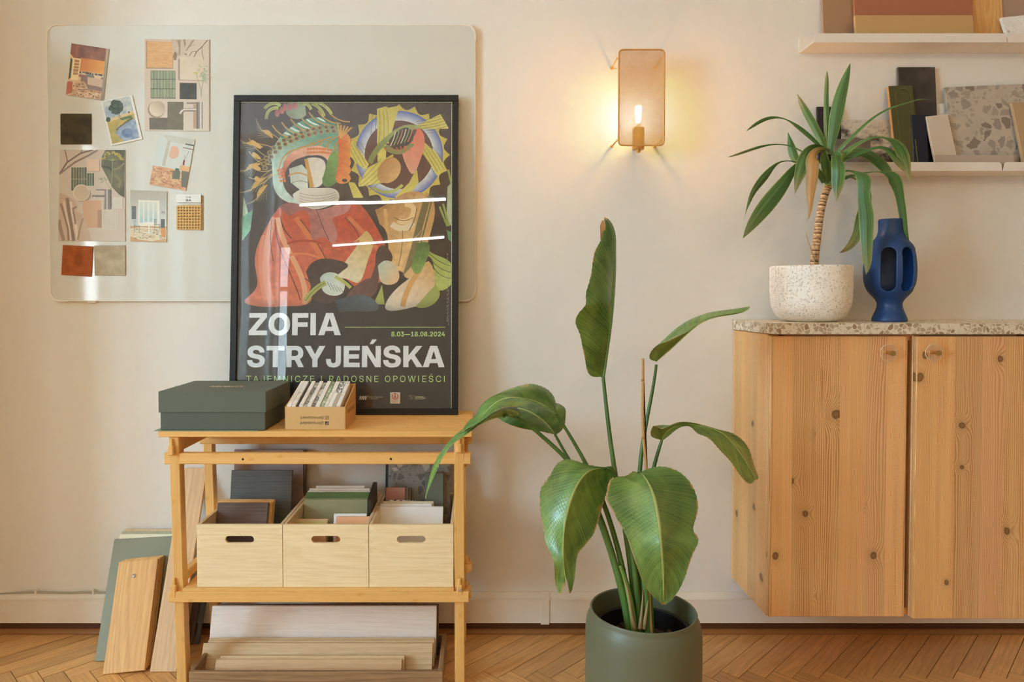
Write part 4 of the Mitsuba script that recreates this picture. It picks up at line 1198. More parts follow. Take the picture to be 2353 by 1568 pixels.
cam_icon = unary_union([sq(0.0052, ic, 0.0016).difference(sq(0.0042, ic, 0.0012)), Point(ic).buffer(0.0027).difference(Point(ic).buffer(0.0017)), Point(ic + [-0.003, -0.003]).buffer(0.0006)])
part(cb, 'camera_icon', extrude(cam_icon, 0.0002), 'm_matte', M=PF.M, color=lin('#54402a'))
ic2 = PF.px(751.2, 972.8)
ef = unary_union([LineString([ic2 + [0.0014, 0.005], ic2 + [0.0014, -0.002], ic2 + [-0.0002, -0.0035], ic2 + [-0.0022, -0.0035]]).buffer(0.0007), LineString([ic2 + [0.0030, -0.0005], ic2 + [-0.0018, -0.0005]]).buffer(0.0006)])
part(cb, 'letter_icon', extrude(sq(0.0050, ic2, 0.0004).difference(ef), 0.0002), 'm_matte', M=PF.M, color=lin('#3a3230'))
marks = [box2((cy0 + 0.030 + 0.0088 * q, cz + 0.040, 0), (cy0 + 0.0365 + 0.0088 * q, cz + 0.040 + (0.013, 0.010, 0.013, 0.011)[q % 4], 0.0002), 0.00005) for q in range(13)]
part(cb, 'side_print', cat(*marks), 'm_matte', M=mat((cx1 + 0.0001, 0, 0), (0, 1, 0), (0, 0, 1), (1, 0, 0)), color=lin('#a1723f'), label='faint unreadable print on the side')
labels[cb + '__side_print']['kind'] = 'stuff'


def slab(label, xa, th, y0, y1, look, ident, tilt=0.30, h0=0.060, lift=0.0, sid=None):
    """an upright sample slab in the kraft box, its top edge rising to the back, leaning a little to the left"""
    sl = 0.0535 / 0.169
    pr = Polygon([(y0, 0.010), (y1, 0.010), (y1, h0 + lift + (y1 + 0.0) * sl), (y0, h0 + lift + y0 * sl)])
    v, f = extrude(pr, th)
    M = mat((xa, cy0 + 0.003, cz), (0, 1, 0), (0, 0, 1), (1, 0, 0)) 
    k = thing('terrazzo_sample', label, 'stone sample', 'terrazzo samples in the kraft box')
    planar(k, (v, f), 'm_stone', ident, M)


X = cx0 + 0.005
order = [(6, 0.0115, 'cream sample slab at the left end of the kraft box'), (6, 0.0115, 'white sample slab second from the left in the kraft box'), (3, 0.0085, 'black sample slab in the kraft box'), (6, 0.0105, 'white sample slab right of the black one'),
         (7, 0.0115, 'grey marbled sample slab, left one of two'), (6, 0.0105, 'white sample slab between the two grey marbled ones'), (7, 0.0115, 'grey marbled sample slab, right one of two'), (6, 0.0115, 'white sample slab left of the green one')]
for i, (pal, th, lab) in enumerate(order):
    if pal == 3:
        k = thing('terrazzo_sample', lab, 'stone sample', 'terrazzo samples in the kraft box')
        sl = 0.0535 / 0.169
        put(k, extrude(Polygon([(0.002, 0.01), (0.160, 0.01), (0.160, 0.0640 + 0.16 * sl), (0.002, 0.0640)]), th), 'm_satin', M=mat((X, cy0 + 0.003, cz), (0, 1, 0), (0, 0, 1), (1, 0, 0)), color=lin('#3d3a35'))
    else:
        slab(lab, X, th, 0.002, 0.160, 'm_stone', pal + 10 * i, h0=0.0690 if pal == 6 else 0.0645)
    X += th + 0.0009
slab('green speckled sample slab in the kraft box', X, 0.0105, 0.002, 0.160, 'm_stone', 5, h0=0.067); X += 0.0116
XR = X
for pal, th, lab in ((4, 0.0105, 'peach speckled sample slab in the front right of the kraft box'), (6, 0.0115, 'short white sample slab in the front row of the kraft box'), (1, 0.009, 'tan chipped sample slab in the front row of the kraft box'), (6, 0.0115, 'white sample slab at the right end of the front row')):
    slab(lab, X, th, 0.002, 0.085, 'm_stone', pal + 10 * int(X * 1000 % 7 + 9), h0=0.067); X += th + 0.0009
X = XR + 0.001
for pal, th, lab in ((6, 0.0125, 'white sample slab in the back row of the kraft box'), (3, 0.0175, 'black and white speckled sample slab in the back row'), (6, 0.0115, 'white sample slab at the right end of the back row')):
    slab(lab, X, th, 0.089, 0.162, 'm_stone', pal + 10 * int(X * 1000 % 7 + 17), h0=0.067); X += th + 0.0012

# ---------------------------------------------------------------- tray of long boards under the shelf
tr = thing('wooden_tray', 'low dark wooden tray on the floor under the shelf table', 'tray')
tx0, tx1, ty0, ty1 = -0.835, -0.1035, -0.3600, -0.130
wpart(tr, 'front', box2((tx0, ty0, 0.0006), (tx1, ty0 + 0.012, 0.0510)), 0, 'm_wood', 8)
wpart(tr, 'back', box2((tx0, ty1 - 0.012, 0.0006), (tx1, ty1, 0.0510)), 0, 'm_wood', 18)
wpart(tr, 'side', box2((tx0, ty0 + 0.012, 0.0006), (tx0 + 0.012, ty1 - 0.012, 0.0510)), 1, 'm_wood', 28)
wpart(tr, 'side', box2((tx1 - 0.014, ty0 + 0.012, 0.0006), (tx1, ty1 - 0.012, 0.0510)), 1, 'm_wood', 38)
wpart(tr, 'bottom', box2((tx0 + 0.012, ty0 + 0.012, 0.0006), (tx1 - 0.014, ty1 - 0.012, 0.008), 0.0005), 0, 'm_wood', 48)
zt = 0.009
leaning('long_board', 'dark brown long board behind the white washed one under the shelf', 'board sample', 502, 1008, 1389.5, -0.148, -0.178, zt, 0.011, 6)
leaning('long_board', 'large white washed oak board in the tray under the shelf', 'board sample', 487.5, 1003.5, 1393, -0.165, -0.205, zt, 0.014, 4)
leaning('long_board', 'beige oak board just in front of the white washed one', 'board sample', 481, 998, 1466.5, -0.212, -0.240, zt, 0.011, 5)
leaning('long_board', 'grey beige oak board, second behind the wide one in the tray', 'board sample', 478.5, 999, 1471.5, -0.226, -0.254, zt, 0.011, 5)
leaning('long_board', 'wide beige oak board with brushed grain in the tray', 'board sample', 467.5, 994.5, 1478, -0.240, -0.272, zt, 0.0105, 5)
leaning('long_board', 'honey beige oak board behind the shortest one in the tray', 'board sample', 506, 930, 1507, -0.276, -0.298, zt, 0.0095, 5)
leaning('long_board', 'shortest pale oak board at the front of the tray', 'board sample', 497, 924, 1514.5, -0.290, -0.318, zt, 0.0105, 3)

# ---------------------------------------------------------------- boards leaning on the wall at the left
leaning('floor_board', 'beige board, rearmost behind the sage green panel at the left', 'board sample', 288, 420, 1216.5, -0.018, -0.142, 0.001, 0.008, 5, axis=1)
leaning('floor_board', 'pale sage board, second behind the large sage green panel at the left', 'board sample', 280, 420, 1221.5, -0.027, -0.156, 0.001, 0.008, 'm_satin', '#a39d7b')
leaning('floor_board', 'very pale mint board directly behind the sage green panel at the left', 'board sample', 275, 420, 1227.5, -0.036, -0.170, 0.001, 0.008, 'm_satin', '#dcd5b4')
leaning('floor_board', 'large sage grey green panel leaning on the wall at the left', 'board sample', 262.5, 416, 1239.5, -0.046, -0.2085, 0.001, 0.008, 'm_satin', '#7f7d60', shift=0.020)
for i in range(4):
    o = 0.0125 * (3 - i)
    kk = leaning('oak_plank', f'honey oak plank, {("rearmost of the stack of four", "third from the front of the stack", "second of the stack, just behind the front one", "front one with a screw head, left of the shelf table")[i]}', 'plank',
                 273 + 5 * (3 - i), 361.5 + 4.3 * (3 - i), 1292 - 2.4 * (3 - i), -0.124 + o, -0.283 + o, 0.001, 0.0115, 2, axis=1, shift=0.030)
P = at(312, 1323, -0.158)
part(kk[0], 'screw', lathe([(0, 0.0035), (0.003, 0.0032), (0.0062, 0.001), (0.0066, -0.002), (0, -0.002)], 20), 'm_steel', M=mat(kk[1][:3, 3] + kk[1][:3, 0] * 0.0545 + kk[1][:3, 1] * (kk[3] - 0.048) + kk[1][:3, 2] * 0.0005, kk[1][:3, 0], kk[1][:3, 1], kk[1][:3, 2]), smooth=40, label='round steel screw head')
leaning('oak_plank', 'long pale oak plank leaning beside the left legs of the shelf table', 'plank', 421, 476, 1075.5, -0.016, -0.268, 0.001, 0.009, 3, axis=1)
leaning('dark_board', 'dark brown board leaning on the wall behind the tray, left end', 'board sample', 446, 462, 1365, -0.030, -0.105, 0.001, 0.010, 6, axis=1)
leaning('dark_board', 'grey brown board edge leaning on the wall behind the tray', 'board sample', 464, 474, 1372, -0.034, -0.10, 0.001, 0.010, 7, axis=1)


# ---------------------------------------------------------------- framed poster
fp = thing('framed_poster', 'black framed exhibition poster under glass, standing on the table top against the wall', 'framed poster')
tp = at(799, 218, -0.0450)
bt = np.array([0, -0.1150, TZ + 0.0006])
dv = np.array([0, tp[1] - bt[1], tp[2] - bt[2]])
FH = np.linalg.norm(dv)
FX0, FX1 = at(525.5, 955, -0.115)[0], at(1052.5, 955, -0.115)[0]
FW = FX1 - FX0
PP = Plane((FX0, bt[1], bt[2]), (1, 0, 0), dv / FH)
BW, FD = 0.0205, 0.026
for nm, (a, b) in (('frame_bar', ((0, FH - BW), (FW, FH))), ('frame_bar', ((0, 0), (FW, BW))), ('frame_bar', ((0, BW), (BW, FH - BW))), ('frame_bar', ((FW - BW, BW), (FW, FH - BW)))):
    part(fp, nm, box2((*a, -FD), (*b, 0), 0.0012), 'm_black', M=PP.M)
part(fp, 'backing_board', box2((BW - 0.004, BW - 0.004, -FD + 0.003), (FW - BW + 0.004, FH - BW + 0.004, -FD + 0.006), 0.0005), 'm_black', M=PP.M)
DEP = 0.0105
for (a, b) in (((BW, FH - BW - 0.002), (FW - BW, FH - BW)), ((FW - BW - 0.0025, BW), (FW - BW, FH - BW))):
    part(fp, 'inner_fillet', box2((*a, -DEP), (*b, -0.0068), 0.0003), 'm_satin', M=PP.M, color=lin('#b9c2a6'), label='thin pale inner edge of the frame')
QQ = Plane(PP.at(0, 0, -DEP), PP.ex, PP.ey)
n_ = 40
gx, gy = np.meshgrid(np.linspace(BW, FW - BW, n_), np.linspace(BW, FH - BW, n_ * 3 // 2))
gz_ = 0.00035 * (meshkit.noise(np.stack([gx * 6.0, gy * 9.0, 0 * gx], -1), 3) - 0.5)
gv = np.stack([gx, gy, gz_], -1).reshape(-1, 3)
i, j = np.meshgrid(np.arange(gx.shape[0] - 1), np.arange(n_ - 1), indexing='ij')
gf = np.stack([i * n_ + j, i * n_ + j + 1, (i + 1) * n_ + j + 1, (i + 1) * n_ + j], -1).reshape(-1, 4)
part(fp, 'glass', (gv, gf), 'm_poster_glass', M=PP.M @ move(0, 0, -0.0058), smooth=True)

G = QQ.poly
GL = lambda pts, w: QQ.line(pts, w * 0.00141)


def sp(pts, n=60, closed=False):
    p = [*pts, pts[0]] if closed else pts
    return [tuple(x) for x in spline(np.c_[np.array(p, float), np.zeros(len(p))], n)[:, :2]]


def B(pts, n=60):            # a smooth closed blob
    return G(sp(pts, n, True))


def tn(c1, c2, a, b, amp=0.06, sc=55, seed=0):
    return tone(c1, c2, a, b, amp * 1.3, 95, seed, QQ)


paper = sbox(BW - 0.002, BW - 0.002, FW - BW + 0.002, FH - BW + 0.002)


def ground(xy):
    """dark brown painting ground that turns into charcoal grey towards the lettering"""
    v0, v1 = QQ.px(800, 640)[1], QQ.px(800, 720)[1]
    t = np.clip((xy[:, 1] - v0) / (v1 - v0), 0, 1)[:, None]
    t = t * t * (3 - 2 * t)
    n = meshkit.fbm(np.c_[xy * 30, np.zeros(len(xy))], 3, 2)[:, None] - 0.5
    return np.clip((lin('#33231b') * (1 - t) + lin('#2c2b28') * t) * (1 + 0.5 * n), 0, 1)


rr = np.random.default_rng(12)
A = [(paper, ground)]
# abstract forms, right: a scalloped yellow disc, rings, ribbons
cu, cv = 917, 356
scal = []
for k in range(20):
    a0, a1 = 2 * math.pi * k / 20, 2 * math.pi * (k + 1) / 20
    for s in np.linspace(0, 1, 7)[:-1]:
        a = a0 + (a1 - a0) * s
        rad = 117 - 13 * math.sin(math.pi * s)
        scal.append((cu + rad * math.cos(a), cv + rad * math.sin(a)))
A.append((G(scal), tn('#b3a13a', '#cbb851', (820, 260), (1000, 440), 0.04)))


def ring_fn(c_in, c_out, r0, r1, seed=0):
    C0 = QQ.px(cu, cv)
    s = np.linalg.norm(QQ.px(cu + 100, cv) - C0) / 100

    def f(xy):
        t = np.clip((np.linalg.norm(xy - C0, axis=1) / s - r0) / (r1 - r0), 0, 1)[:, None]
        n = meshkit.fbm(np.c_[xy * 120, np.zeros(len(xy))], 3, seed)[:, None] - 0.5
        return np.clip((lin(c_in) * (1 - t) + lin(c_out) * t) * (1 + 0.35 * n), 0, 1)
    return f


E_ = lambda u, v, a, b: G([(u + a * math.cos(t), v + b * math.sin(t)) for t in np.linspace(0, 2 * math.pi, 60)[:-1]])
A.append((E_(cu, cv, 101, 101), ring_fn('#cdd4cf', '#3f55a0', 78, 102, 1)))
A.append((E_(cu, cv, 79, 79), ring_fn('#4a2823', '#5b332c', 20, 79, 2)))
for pts in ([(868, 252), (918, 243), (893, 330), (866, 330)], [(866, 250), (890, 244), (886, 400), (868, 390)], [(955, 290), (1012, 262), (1032, 296), (968, 297)], [(974, 326), (1004, 352), (1021, 382), (1005, 406), (985, 372), (968, 350)],
            [(808, 320), (848, 378), (840, 390), (818, 376), (800, 348)], [(800, 418), (812, 455), (836, 455), (815, 420)], [(958, 386), (962, 420), (935, 455), (905, 455), (940, 420)], [(885, 365), (906, 352), (880, 420), (822, 430), (845, 385)]):
    A.append((smoothed(G(pts), 0.003), tn('#c0b048', '#d0c463', pts[0], pts[2], 0.05)))
for (a, b, n, w) in (((872, 255), (870, 330), 5, 9), ((960, 293), (1025, 280), 6, 6), ((980, 340), (1012, 392), 5, 7), ((812, 330), (842, 380), 5, 7), ((830, 428), (885, 375), 6, 8)):
    a, b = np.array(a, float), np.array(b, float)
    nn = np.array([-(b - a)[1], (b - a)[0]]); nn /= np.linalg.norm(nn)
    for k in range(n):
        o = nn * (k - (n - 1) / 2) * w * 0.9
        A.append((GL(sp([a + o, (a + b) / 2 + o * 1.2 + 2, b + o * 1.25], 12), 0.9), lin('#5f5a2c')))
A.append((B([(957, 292), (972, 305), (975, 335), (965, 370), (948, 400), (930, 372), (925, 345), (945, 320)]), tn('#d8694a', '#d99b80', (970, 300), (935, 390), 0.06)))
A.append((G(sp([(845, 372), (870, 330), (905, 300), (950, 287), (968, 292), (955, 297), (915, 310), (880, 338), (855, 378)], 50)), tn('#73803f', '#96a058', (850, 370), (960, 290), 0.1)))
A.append((B([(893, 325), (910, 305), (940, 295), (950, 315), (935, 335), (910, 338)]), lin('#2a241c')))
for k in range(6):
    A.append((GL([(897 + 8 * k, 336 - 2 * k), (905 + 8 * k, 318 - 2 * k), (909 + 8 * k, 303 - 2 * k)], 2.2), lin(['#d6c9ba', '#8c9a55', '#c97a5c'][k % 3])))
A.append((G(sp([(880, 338), (893, 350), (912, 355), (935, 348), (950, 330), (945, 330), (930, 340), (908, 343), (893, 333)], 40)), lin('#7a8446')))
for k in range(7):
    A.append((GL([(884 + 9 * k, 338 + 3 * math.sin(k)), (888 + 9 * k, 350 - abs(k - 3) * 1.0)], 2.4), lin('#c4552f')))
A.append((B([(868, 395), (880, 372), (905, 362), (920, 378), (915, 405), (895, 420), (876, 418)]), tn('#a8703a', '#d5ab6c', (870, 380), (915, 410), 0.08)))
A.append((GL(sp([(855, 430), (890, 442), (925, 425)], 20), 7), tn('#9aa04c', '#b4b763', (855, 430), (925, 425), 0.05)))
# left: striped dome, garland, wheat sprays, green ellipse
for k, (a, b) in enumerate((((560, 330), (640, 345)), ((562, 395), (628, 360)), ((575, 440), (640, 380)), ((590, 460), (632, 395)), ((600, 300), (650, 330)))):
    base = np.array(b, float); tip = np.array(a, float)
    d = tip - base; L = np.linalg.norm(d); d /= L; nn = np.array([-d[1], d[0]])
    A.append((GL(sp([base, (base + tip) / 2 + nn * 6, tip], 14), 2.0), lin('#b0843c')))
    ear = [base + d * L * s + nn * (9 * math.sin(math.pi * (s - 0.45) / 0.55)) for s in np.linspace(0.45, 1, 9)] + [base + d * L * s - nn * (1 - s) * 4 for s in np.linspace(1, 0.45, 5)]
    A.append((G(ear), tn('#c0903f', '#d8ab58', a, b, 0.1)))
    for q in range(9):
        s = 0.5 + 0.06 * q
        p0 = base + d * L * s
        A.append((GL([p0, p0 + d * 26 + nn * (q - 4) * 4.4], 0.7), lin('#a99a6b')))
for k in range(5):
    A.append((GL(sp([(640 - 3 * k, 370 + 8 * k), (600 - 4 * k, 352 + 20 * k), (572, 318 + 30 * k)], 14), 1.6), lin('#c3a25a')))
    A.append((B([(578 + 3 * k, 322 + 28 * k), (590 + 3 * k, 328 + 28 * k), (600, 342 + 24 * k), (588, 338 + 26 * k)], 20), lin('#cfa55a')))
A.append((B([(622, 365), (640, 320), (680, 285), (735, 270), (775, 290), (782, 330), (770, 360), (735, 345), (700, 350), (665, 375), (650, 410), (668, 450), (690, 470), (655, 462), (628, 425)], 90), tn('#4f9076', '#bcd0bf', (700, 285), (640, 420), 0.12, 40)))
dome = A[-1][0]
for k in range(7):
    x = 640 + 21 * k
    y = 318 - 7.5 * k + (k > 4) * 4 * (k - 4)
    A.append((GL(sp([(x - 8, y - 26), (x + 8, y - 4), (x + 36, y + 5)], 14), 5.5).intersection(dome.buffer(0.012)), tn('#2f6a55', '#3f7d66', (x, y), (x + 30, y), 0.08)))
    A.append((GL(sp([(x - 14, y - 30), (x + 6, y - 9), (x + 38, y - 1)], 14), 3.0), lin('#b98838')))
    A.append((GL(sp([(x - 8, y - 34), (x + 12, y - 14), (x + 40, y - 7)], 14), 3.4).intersection(dome), lin('#dbe2d6')))
    A.append((GL(sp([(x + 38, y + 26), (x + 14, y + 40), (x + 2, y + 72)], 14), 3.2).intersection(dome.buffer(0.01)), lin('#b98838')))
A.append((E_(682, 252, 26, 22).intersection(G([(640, 240), (700, 232), (705, 275), (640, 285)])), tn('#6d7d62', '#93a084', (650, 250), (700, 270), 0.1)))
for (u, v) in ((637, 260), (648, 254), (655, 246), (667, 246), (678, 243)):
    A.append((E_(u, v, 5.5, 8.5), tn('#8f3f41', '#b96a62', (u - 5, v - 8), (u + 5, v + 8), 0.1)))
for pts in ([(612, 274), (618, 255), (640, 248)], [(608, 250), (628, 238), (645, 243)], [(688, 240), (705, 240), (715, 252)], [(700, 236), (740, 240), (762, 262)], [(715, 238), (735, 250), (745, 268)]):
    A.append((GL(sp(pts, 16), 7), tn('#8f9640', '#bac061', pts[0], pts[-1], 0.1)))
    A.append((GL(sp(pts, 16), 1.0), lin('#55582a')))
garland = sp([(608, 382), (625, 352), (655, 327), (700, 308), (745, 298), (780, 300)], 15)
for k, (u, v) in enumerate(garland):
    for o in (-5, 4):
        A.append((E_(u + o * 0.3, v + o, 6.2, 5.6), lin('#a08a4c')))
        A.append((E_(u + o * 0.3, v + o, 4.2, 3.6), tn('#4c2f20', '#6d4c33', (u - 4, v), (u + 4, v), 0.1)))
A.append((B([(650, 385), (668, 352), (705, 338), (750, 340), (765, 356), (755, 372), (715, 358), (685, 368), (668, 392), (668, 420), (650, 410)], 70), tn('#b3482a', '#d9a488', (650, 400), (690, 360), 0.1)))
for k in range(9):
    for q in range(2):
        A.append((E_(708 + 6.6 * k, 342 + 8 * q + 0.12 * (k - 3) ** 2, 3.2, 2.7), lin('#d0753a')))
for k in range(4):
    for q in range(2):
        A.append((E_(640 + 8 * q + 2 * k, 392 + 8 * k, 3.6, 3.4), lin('#cc7338')))
A.append((B([(655, 400), (672, 372), (712, 358), (746, 362), (757, 382), (742, 425), (700, 436), (672, 432)], 60), tn('#26262e', '#3c4050', (660, 390), (745, 420), 0.1)))
A.append((G(sp([(702, 366), (722, 362), (746, 372), (748, 388), (730, 430), (716, 430), (712, 400), (702, 378)], 40)), tn('#cfc7b4', '#dad4c4', (705, 370), (740, 425), 0.05)))
A.append((G([(699, 366), (707, 365), (722, 430), (712, 432)]), lin('#c18f3c')))
A.append((G([(664, 388), (694, 378), (706, 392), (708, 436), (690, 437), (668, 420)]), tn('#a9b5a6', '#cfd3c3', (664, 388), (708, 436), 0.08)))
A.append((GL(sp([(662, 405), (684, 398), (706, 404)], 14), 3.4), lin('#b98a3e')))
A.append((GL(sp([(668, 422), (688, 416), (707, 420)], 14), 1.2), lin('#5a6258')))
A.append((B([(740, 410), (752, 372), (770, 348), (786, 360), (788, 392), (772, 420), (754, 430)], 50), tn('#4f7a33', '#6f9a4b', (745, 400), (788, 380), 0.12)))
for k in range(6):
    a = -1.2 + 0.45 * k
    A.append((B([(777, 330 + 12 * k), (790 + 10 * math.cos(a), 305 + 18 * k), (806, 322 + 18 * k), (792, 342 + 16 * k)], 24), tn('#c4521f', '#e2953f', (777, 320 + 12 * k), (806, 330 + 18 * k), 0.1)))
    A.append((E_(792, 330 + 17 * k, 6, 4), lin('#2f1f17')))
for k in range(5):
    A.append((GL([(782, 318), (776 + 8 * k, 285 + 2 * k)], 3.6), lin('#cf963e')))
A.append((B([(672, 448), (690, 436), (740, 432), (776, 440), (780, 455), (756, 474), (712, 480), (686, 468)], 50), tn('#d7cfbf', '#beb5a2', (680, 440), (770, 470), 0.05)))
for k in range(5):
    A.append((GL(sp([(688, 444 + 6 * k), (725, 450 + 6.5 * k), (772, 442 + 5 * k)], 16), 0.9), lin('#7d7363')))
# lower left: wide orange drape; lower right: tan columns, fronds, lime fields
A.append((G(sp([(640, 478), (670, 466), (720, 482), (780, 470), (812, 462), (845, 490), (872, 535), (892, 590), (885, 640), (860, 655), (820, 662), (790, 640), (760, 648), (722, 655), (715, 690), (660, 704), (610, 706), (562, 692), (585, 668), (586, 610), (600, 545), (625, 498)], 120)), tn('#b8482a', '#cf7350', (720, 480), (620, 690), 0.12, 28, 5)))
drape = A[-1][0]
for pts, w, cc in (([(630, 500), (615, 560), (612, 640), (625, 700)], 16, '#d98f6b'), ([(640, 500), (655, 560), (690, 630), (700, 700)], 12, '#dba074'), ([(632, 505), (640, 560), (665, 625), (690, 690)], 2, '#5d2a1b'), ([(605, 540), (598, 610), (610, 690)], 9, '#d6835f'), ([(680, 500), (720, 560), (745, 600)], 12, '#cf7440'),
                   ([(690, 505), (735, 570), (750, 598)], 2, '#6a2f1d'), ([(800, 500), (840, 540), (880, 590)], 10, '#cd7346'), ([(792, 500), (815, 525), (830, 560)], 2, '#6a2f1d'), ([(700, 640), (720, 660), (716, 690)], 2, '#6a2f1d'), ([(660, 560), (720, 555), (740, 560)], 5, '#a93d22'), ([(655, 590), (710, 585), (745, 600)], 5, '#d27b4c'), ([(625, 505), (622, 560), (628, 600)], 1.6, '#5b3026'), ([(645, 500), (655, 530), (670, 548)], 2, '#3c1f18')):
    A.append((GL(sp(pts, 24), w).intersection(drape), lin(cc)))
A.append((G(sp([(643, 477), (668, 466), (720, 481), (770, 472), (806, 466), (800, 485), (765, 502), (775, 540), (765, 560), (745, 545), (722, 552), (712, 505), (665, 498)], 70)), tn('#8a4a44', '#b9786c', (650, 470), (790, 500), 0.12)))
A.append((GL([(727, 482), (745, 530), (756, 552)], 1.5), lin('#43251f')))
A.append((G(sp([(862, 482), (905, 458), (955, 440), (978, 450), (985, 480), (968, 530), (955, 590), (930, 625), (905, 615), (892, 560), (872, 515)], 80)), tn('#a8763a', '#dcb578', (870, 470), (960, 560), 0.12, 30, 6)))
torso = A[-1][0]
for pts, w, cc in (([(885, 480), (890, 530), (905, 600)], 8, '#cfa25e'), ([(930, 470), (950, 480), (945, 500), (915, 506)], 12, '#e0c08a'), ([(900, 515), (925, 525), (950, 512)], 14, '#ddc9a4'), ([(905, 500), (925, 507), (950, 500)], 1.6, '#80602f'), ([(958, 478), (950, 510), (940, 530)], 2, '#6d5129'), ([(900, 555), (925, 555)], 1.4, '#80602f'), ([(925, 530), (922, 580), (915, 612)], 1.6, '#7c5a2c')):
    A.append((GL(sp(pts, 20), w).intersection(torso), lin(cc)))
A.append((G(sp([(978, 440), (998, 470), (988, 540), (958, 620), (935, 640), (925, 625), (945, 575), (962, 520)], 50)), tn('#c08e4a', '#d9b07a', (985, 450), (935, 630), 0.08)))
A.append((G(sp([(842, 530), (858, 560), (845, 600), (820, 650), (785, 640), (760, 650), (775, 625), (810, 560)], 50)), tn('#c9a862', '#dcd1ae', (840, 540), (785, 640), 0.08)))
A.append((G(sp([(703, 625), (720, 602), (770, 597), (800, 610), (770, 640), (770, 690), (722, 690), (715, 660)], 50)), tn('#3d2a20', '#4b342a', (710, 610), (780, 680), 0.12)))
A.append((G(sp([(862, 610), (895, 575), (900, 600), (880, 610), (868, 660), (840, 690), (795, 690), (820, 655), (852, 640)], 50)), tn('#4a3229', '#6d4a44', (880, 590), (820, 690), 0.12)))
A.append((G(sp([(735, 640), (748, 628), (775, 630), (792, 655), (788, 672), (765, 680), (740, 665)], 36)), tn('#b9c9bb', '#d9d9c9', (740, 635), (790, 670), 0.06)))
A.append((G(sp([(868, 612), (895, 600), (912, 615), (915, 645), (890, 655), (872, 640)], 36)), tn('#b7c4ae', '#dcb887', (868, 612), (915, 640), 0.06)))
for k in range(5):
    A.append((GL([(752 + 7 * k, 648 + 3 * k), (762 + 7 * k, 668 + 1.5 * k)], 1.0), lin('#6d7468')))
A.append((GL(sp([(702, 692), (725, 665), (748, 650)], 14), 12), lin('#a3a553'))); A.append((GL(sp([(702, 692), (725, 665), (748, 650)], 14), 1.2), lin('#4d4f25')))
A.append((GL(sp([(770, 636), (790, 648), (806, 662)], 14), 8), lin('#b2b25d')))
A.append((G(sp([(985, 600), (1000, 640), (985, 690), (950, 706), (885, 708), (905, 670), (940, 640), (965, 610)], 60)), tn('#d0a568', '#e2d5bd', (980, 610), (905, 700), 0.08)))
A.append((GL(sp([(965, 620), (940, 660), (925, 705)], 20), 12), lin('#cf9f5c')))
A.append((G(sp([(975, 545), (990, 580), (1036, 605), (1036, 655), (1010, 668), (998, 630), (985, 590)], 40)), tn('#8f9a44', '#b3bb63', (975, 550), (1030, 650), 0.08)))
A.append((G(sp([(1000, 655), (1010, 680), (985, 705), (955, 705)], 30)), lin('#9ba253')))
A.append((G([(878, 655), (884, 700), (858, 700)]), lin('#a3a855')))
for k in range(3):
    A.append((GL(sp([(980 + 6 * k, 575 + 14 * k), (1005, 598 + 14 * k), (1036, 612 + 14 * k)], 16), 1.4), lin('#4d5426')))
for s0, s1, n in (((985, 450), (960, 540), 22), ((962, 540), (938, 622), 18)):
    s0, s1 = np.array(s0, float), np.array(s1, float)
    for k in range(n):
        p = s0 + (s1 - s0) * k / n
        A.append((GL([p + [9, -10], p + [-14, 16]], 1.5), lin('#3c4a27')))
    A.append((GL([s0 + [10, 0], s1 + [12, 0]], 3), lin('#4a5a2c')))
A.append((G(sp([(958, 560), (985, 560), (975, 610), (960, 630), (945, 615)], 30)), tn('#4f6a2e', '#7c9a4c', (960, 560), (960, 625), 0.15)))
A.append((G(sp([(560, 450), (568, 480), (566, 520), (556, 520)], 20)), lin('#9bab83'))); A.append((G([(556, 500), (581, 482), (575, 530), (556, 555)]), tn('#4d8a57', '#79b583', (560, 500), (575, 540), 0.1)))
A.append((G(sp([(1028, 430), (1040, 420), (1040, 520), (1026, 500)], 20)), tn('#a3aa86', '#b8bc9c', (1028, 430), (1038, 510), 0.08)))
for a, b in (((1010, 475), (1028, 520)), ((1018, 468), (1032, 520)), ((1030, 390), (1038, 425))):
    A.append((GL([a, b], 5), lin('#8c9a4a')))
A.append((G([(1026, 528), (1040, 535), (1040, 560), (1030, 550)]), lin('#5f8a5f')))
A.append((G(sp([(770, 690), (800, 682), (860, 690), (870, 705), (812, 716), (780, 720)], 40)), tn('#3c4a52', '#53636a', (780, 690), (860, 710), 0.1)))


def veil(xy):
    v0, v1 = QQ.px(800, 685)[1], QQ.px(800, 735)[1]
    return np.clip((xy[:, 1] - v0) / (v1 - v0), 0, 1)[:, None]


def faded(fn):
    """the print's own fade to charcoal under the picture"""
    def f(xy):
        c = fn(xy) if callable(fn) else np.tile(fn, (len(xy), 1))
        t = veil(xy) ** 1.2
        return c * (1 - t) + lin('#2c2b28') * t
    return f


half = QQ.px(800, 676)[1]
A = [(p.intersection(paper), (faded(f) if p.bounds[1] < half else f)) for p, f in A if not p.is_empty]
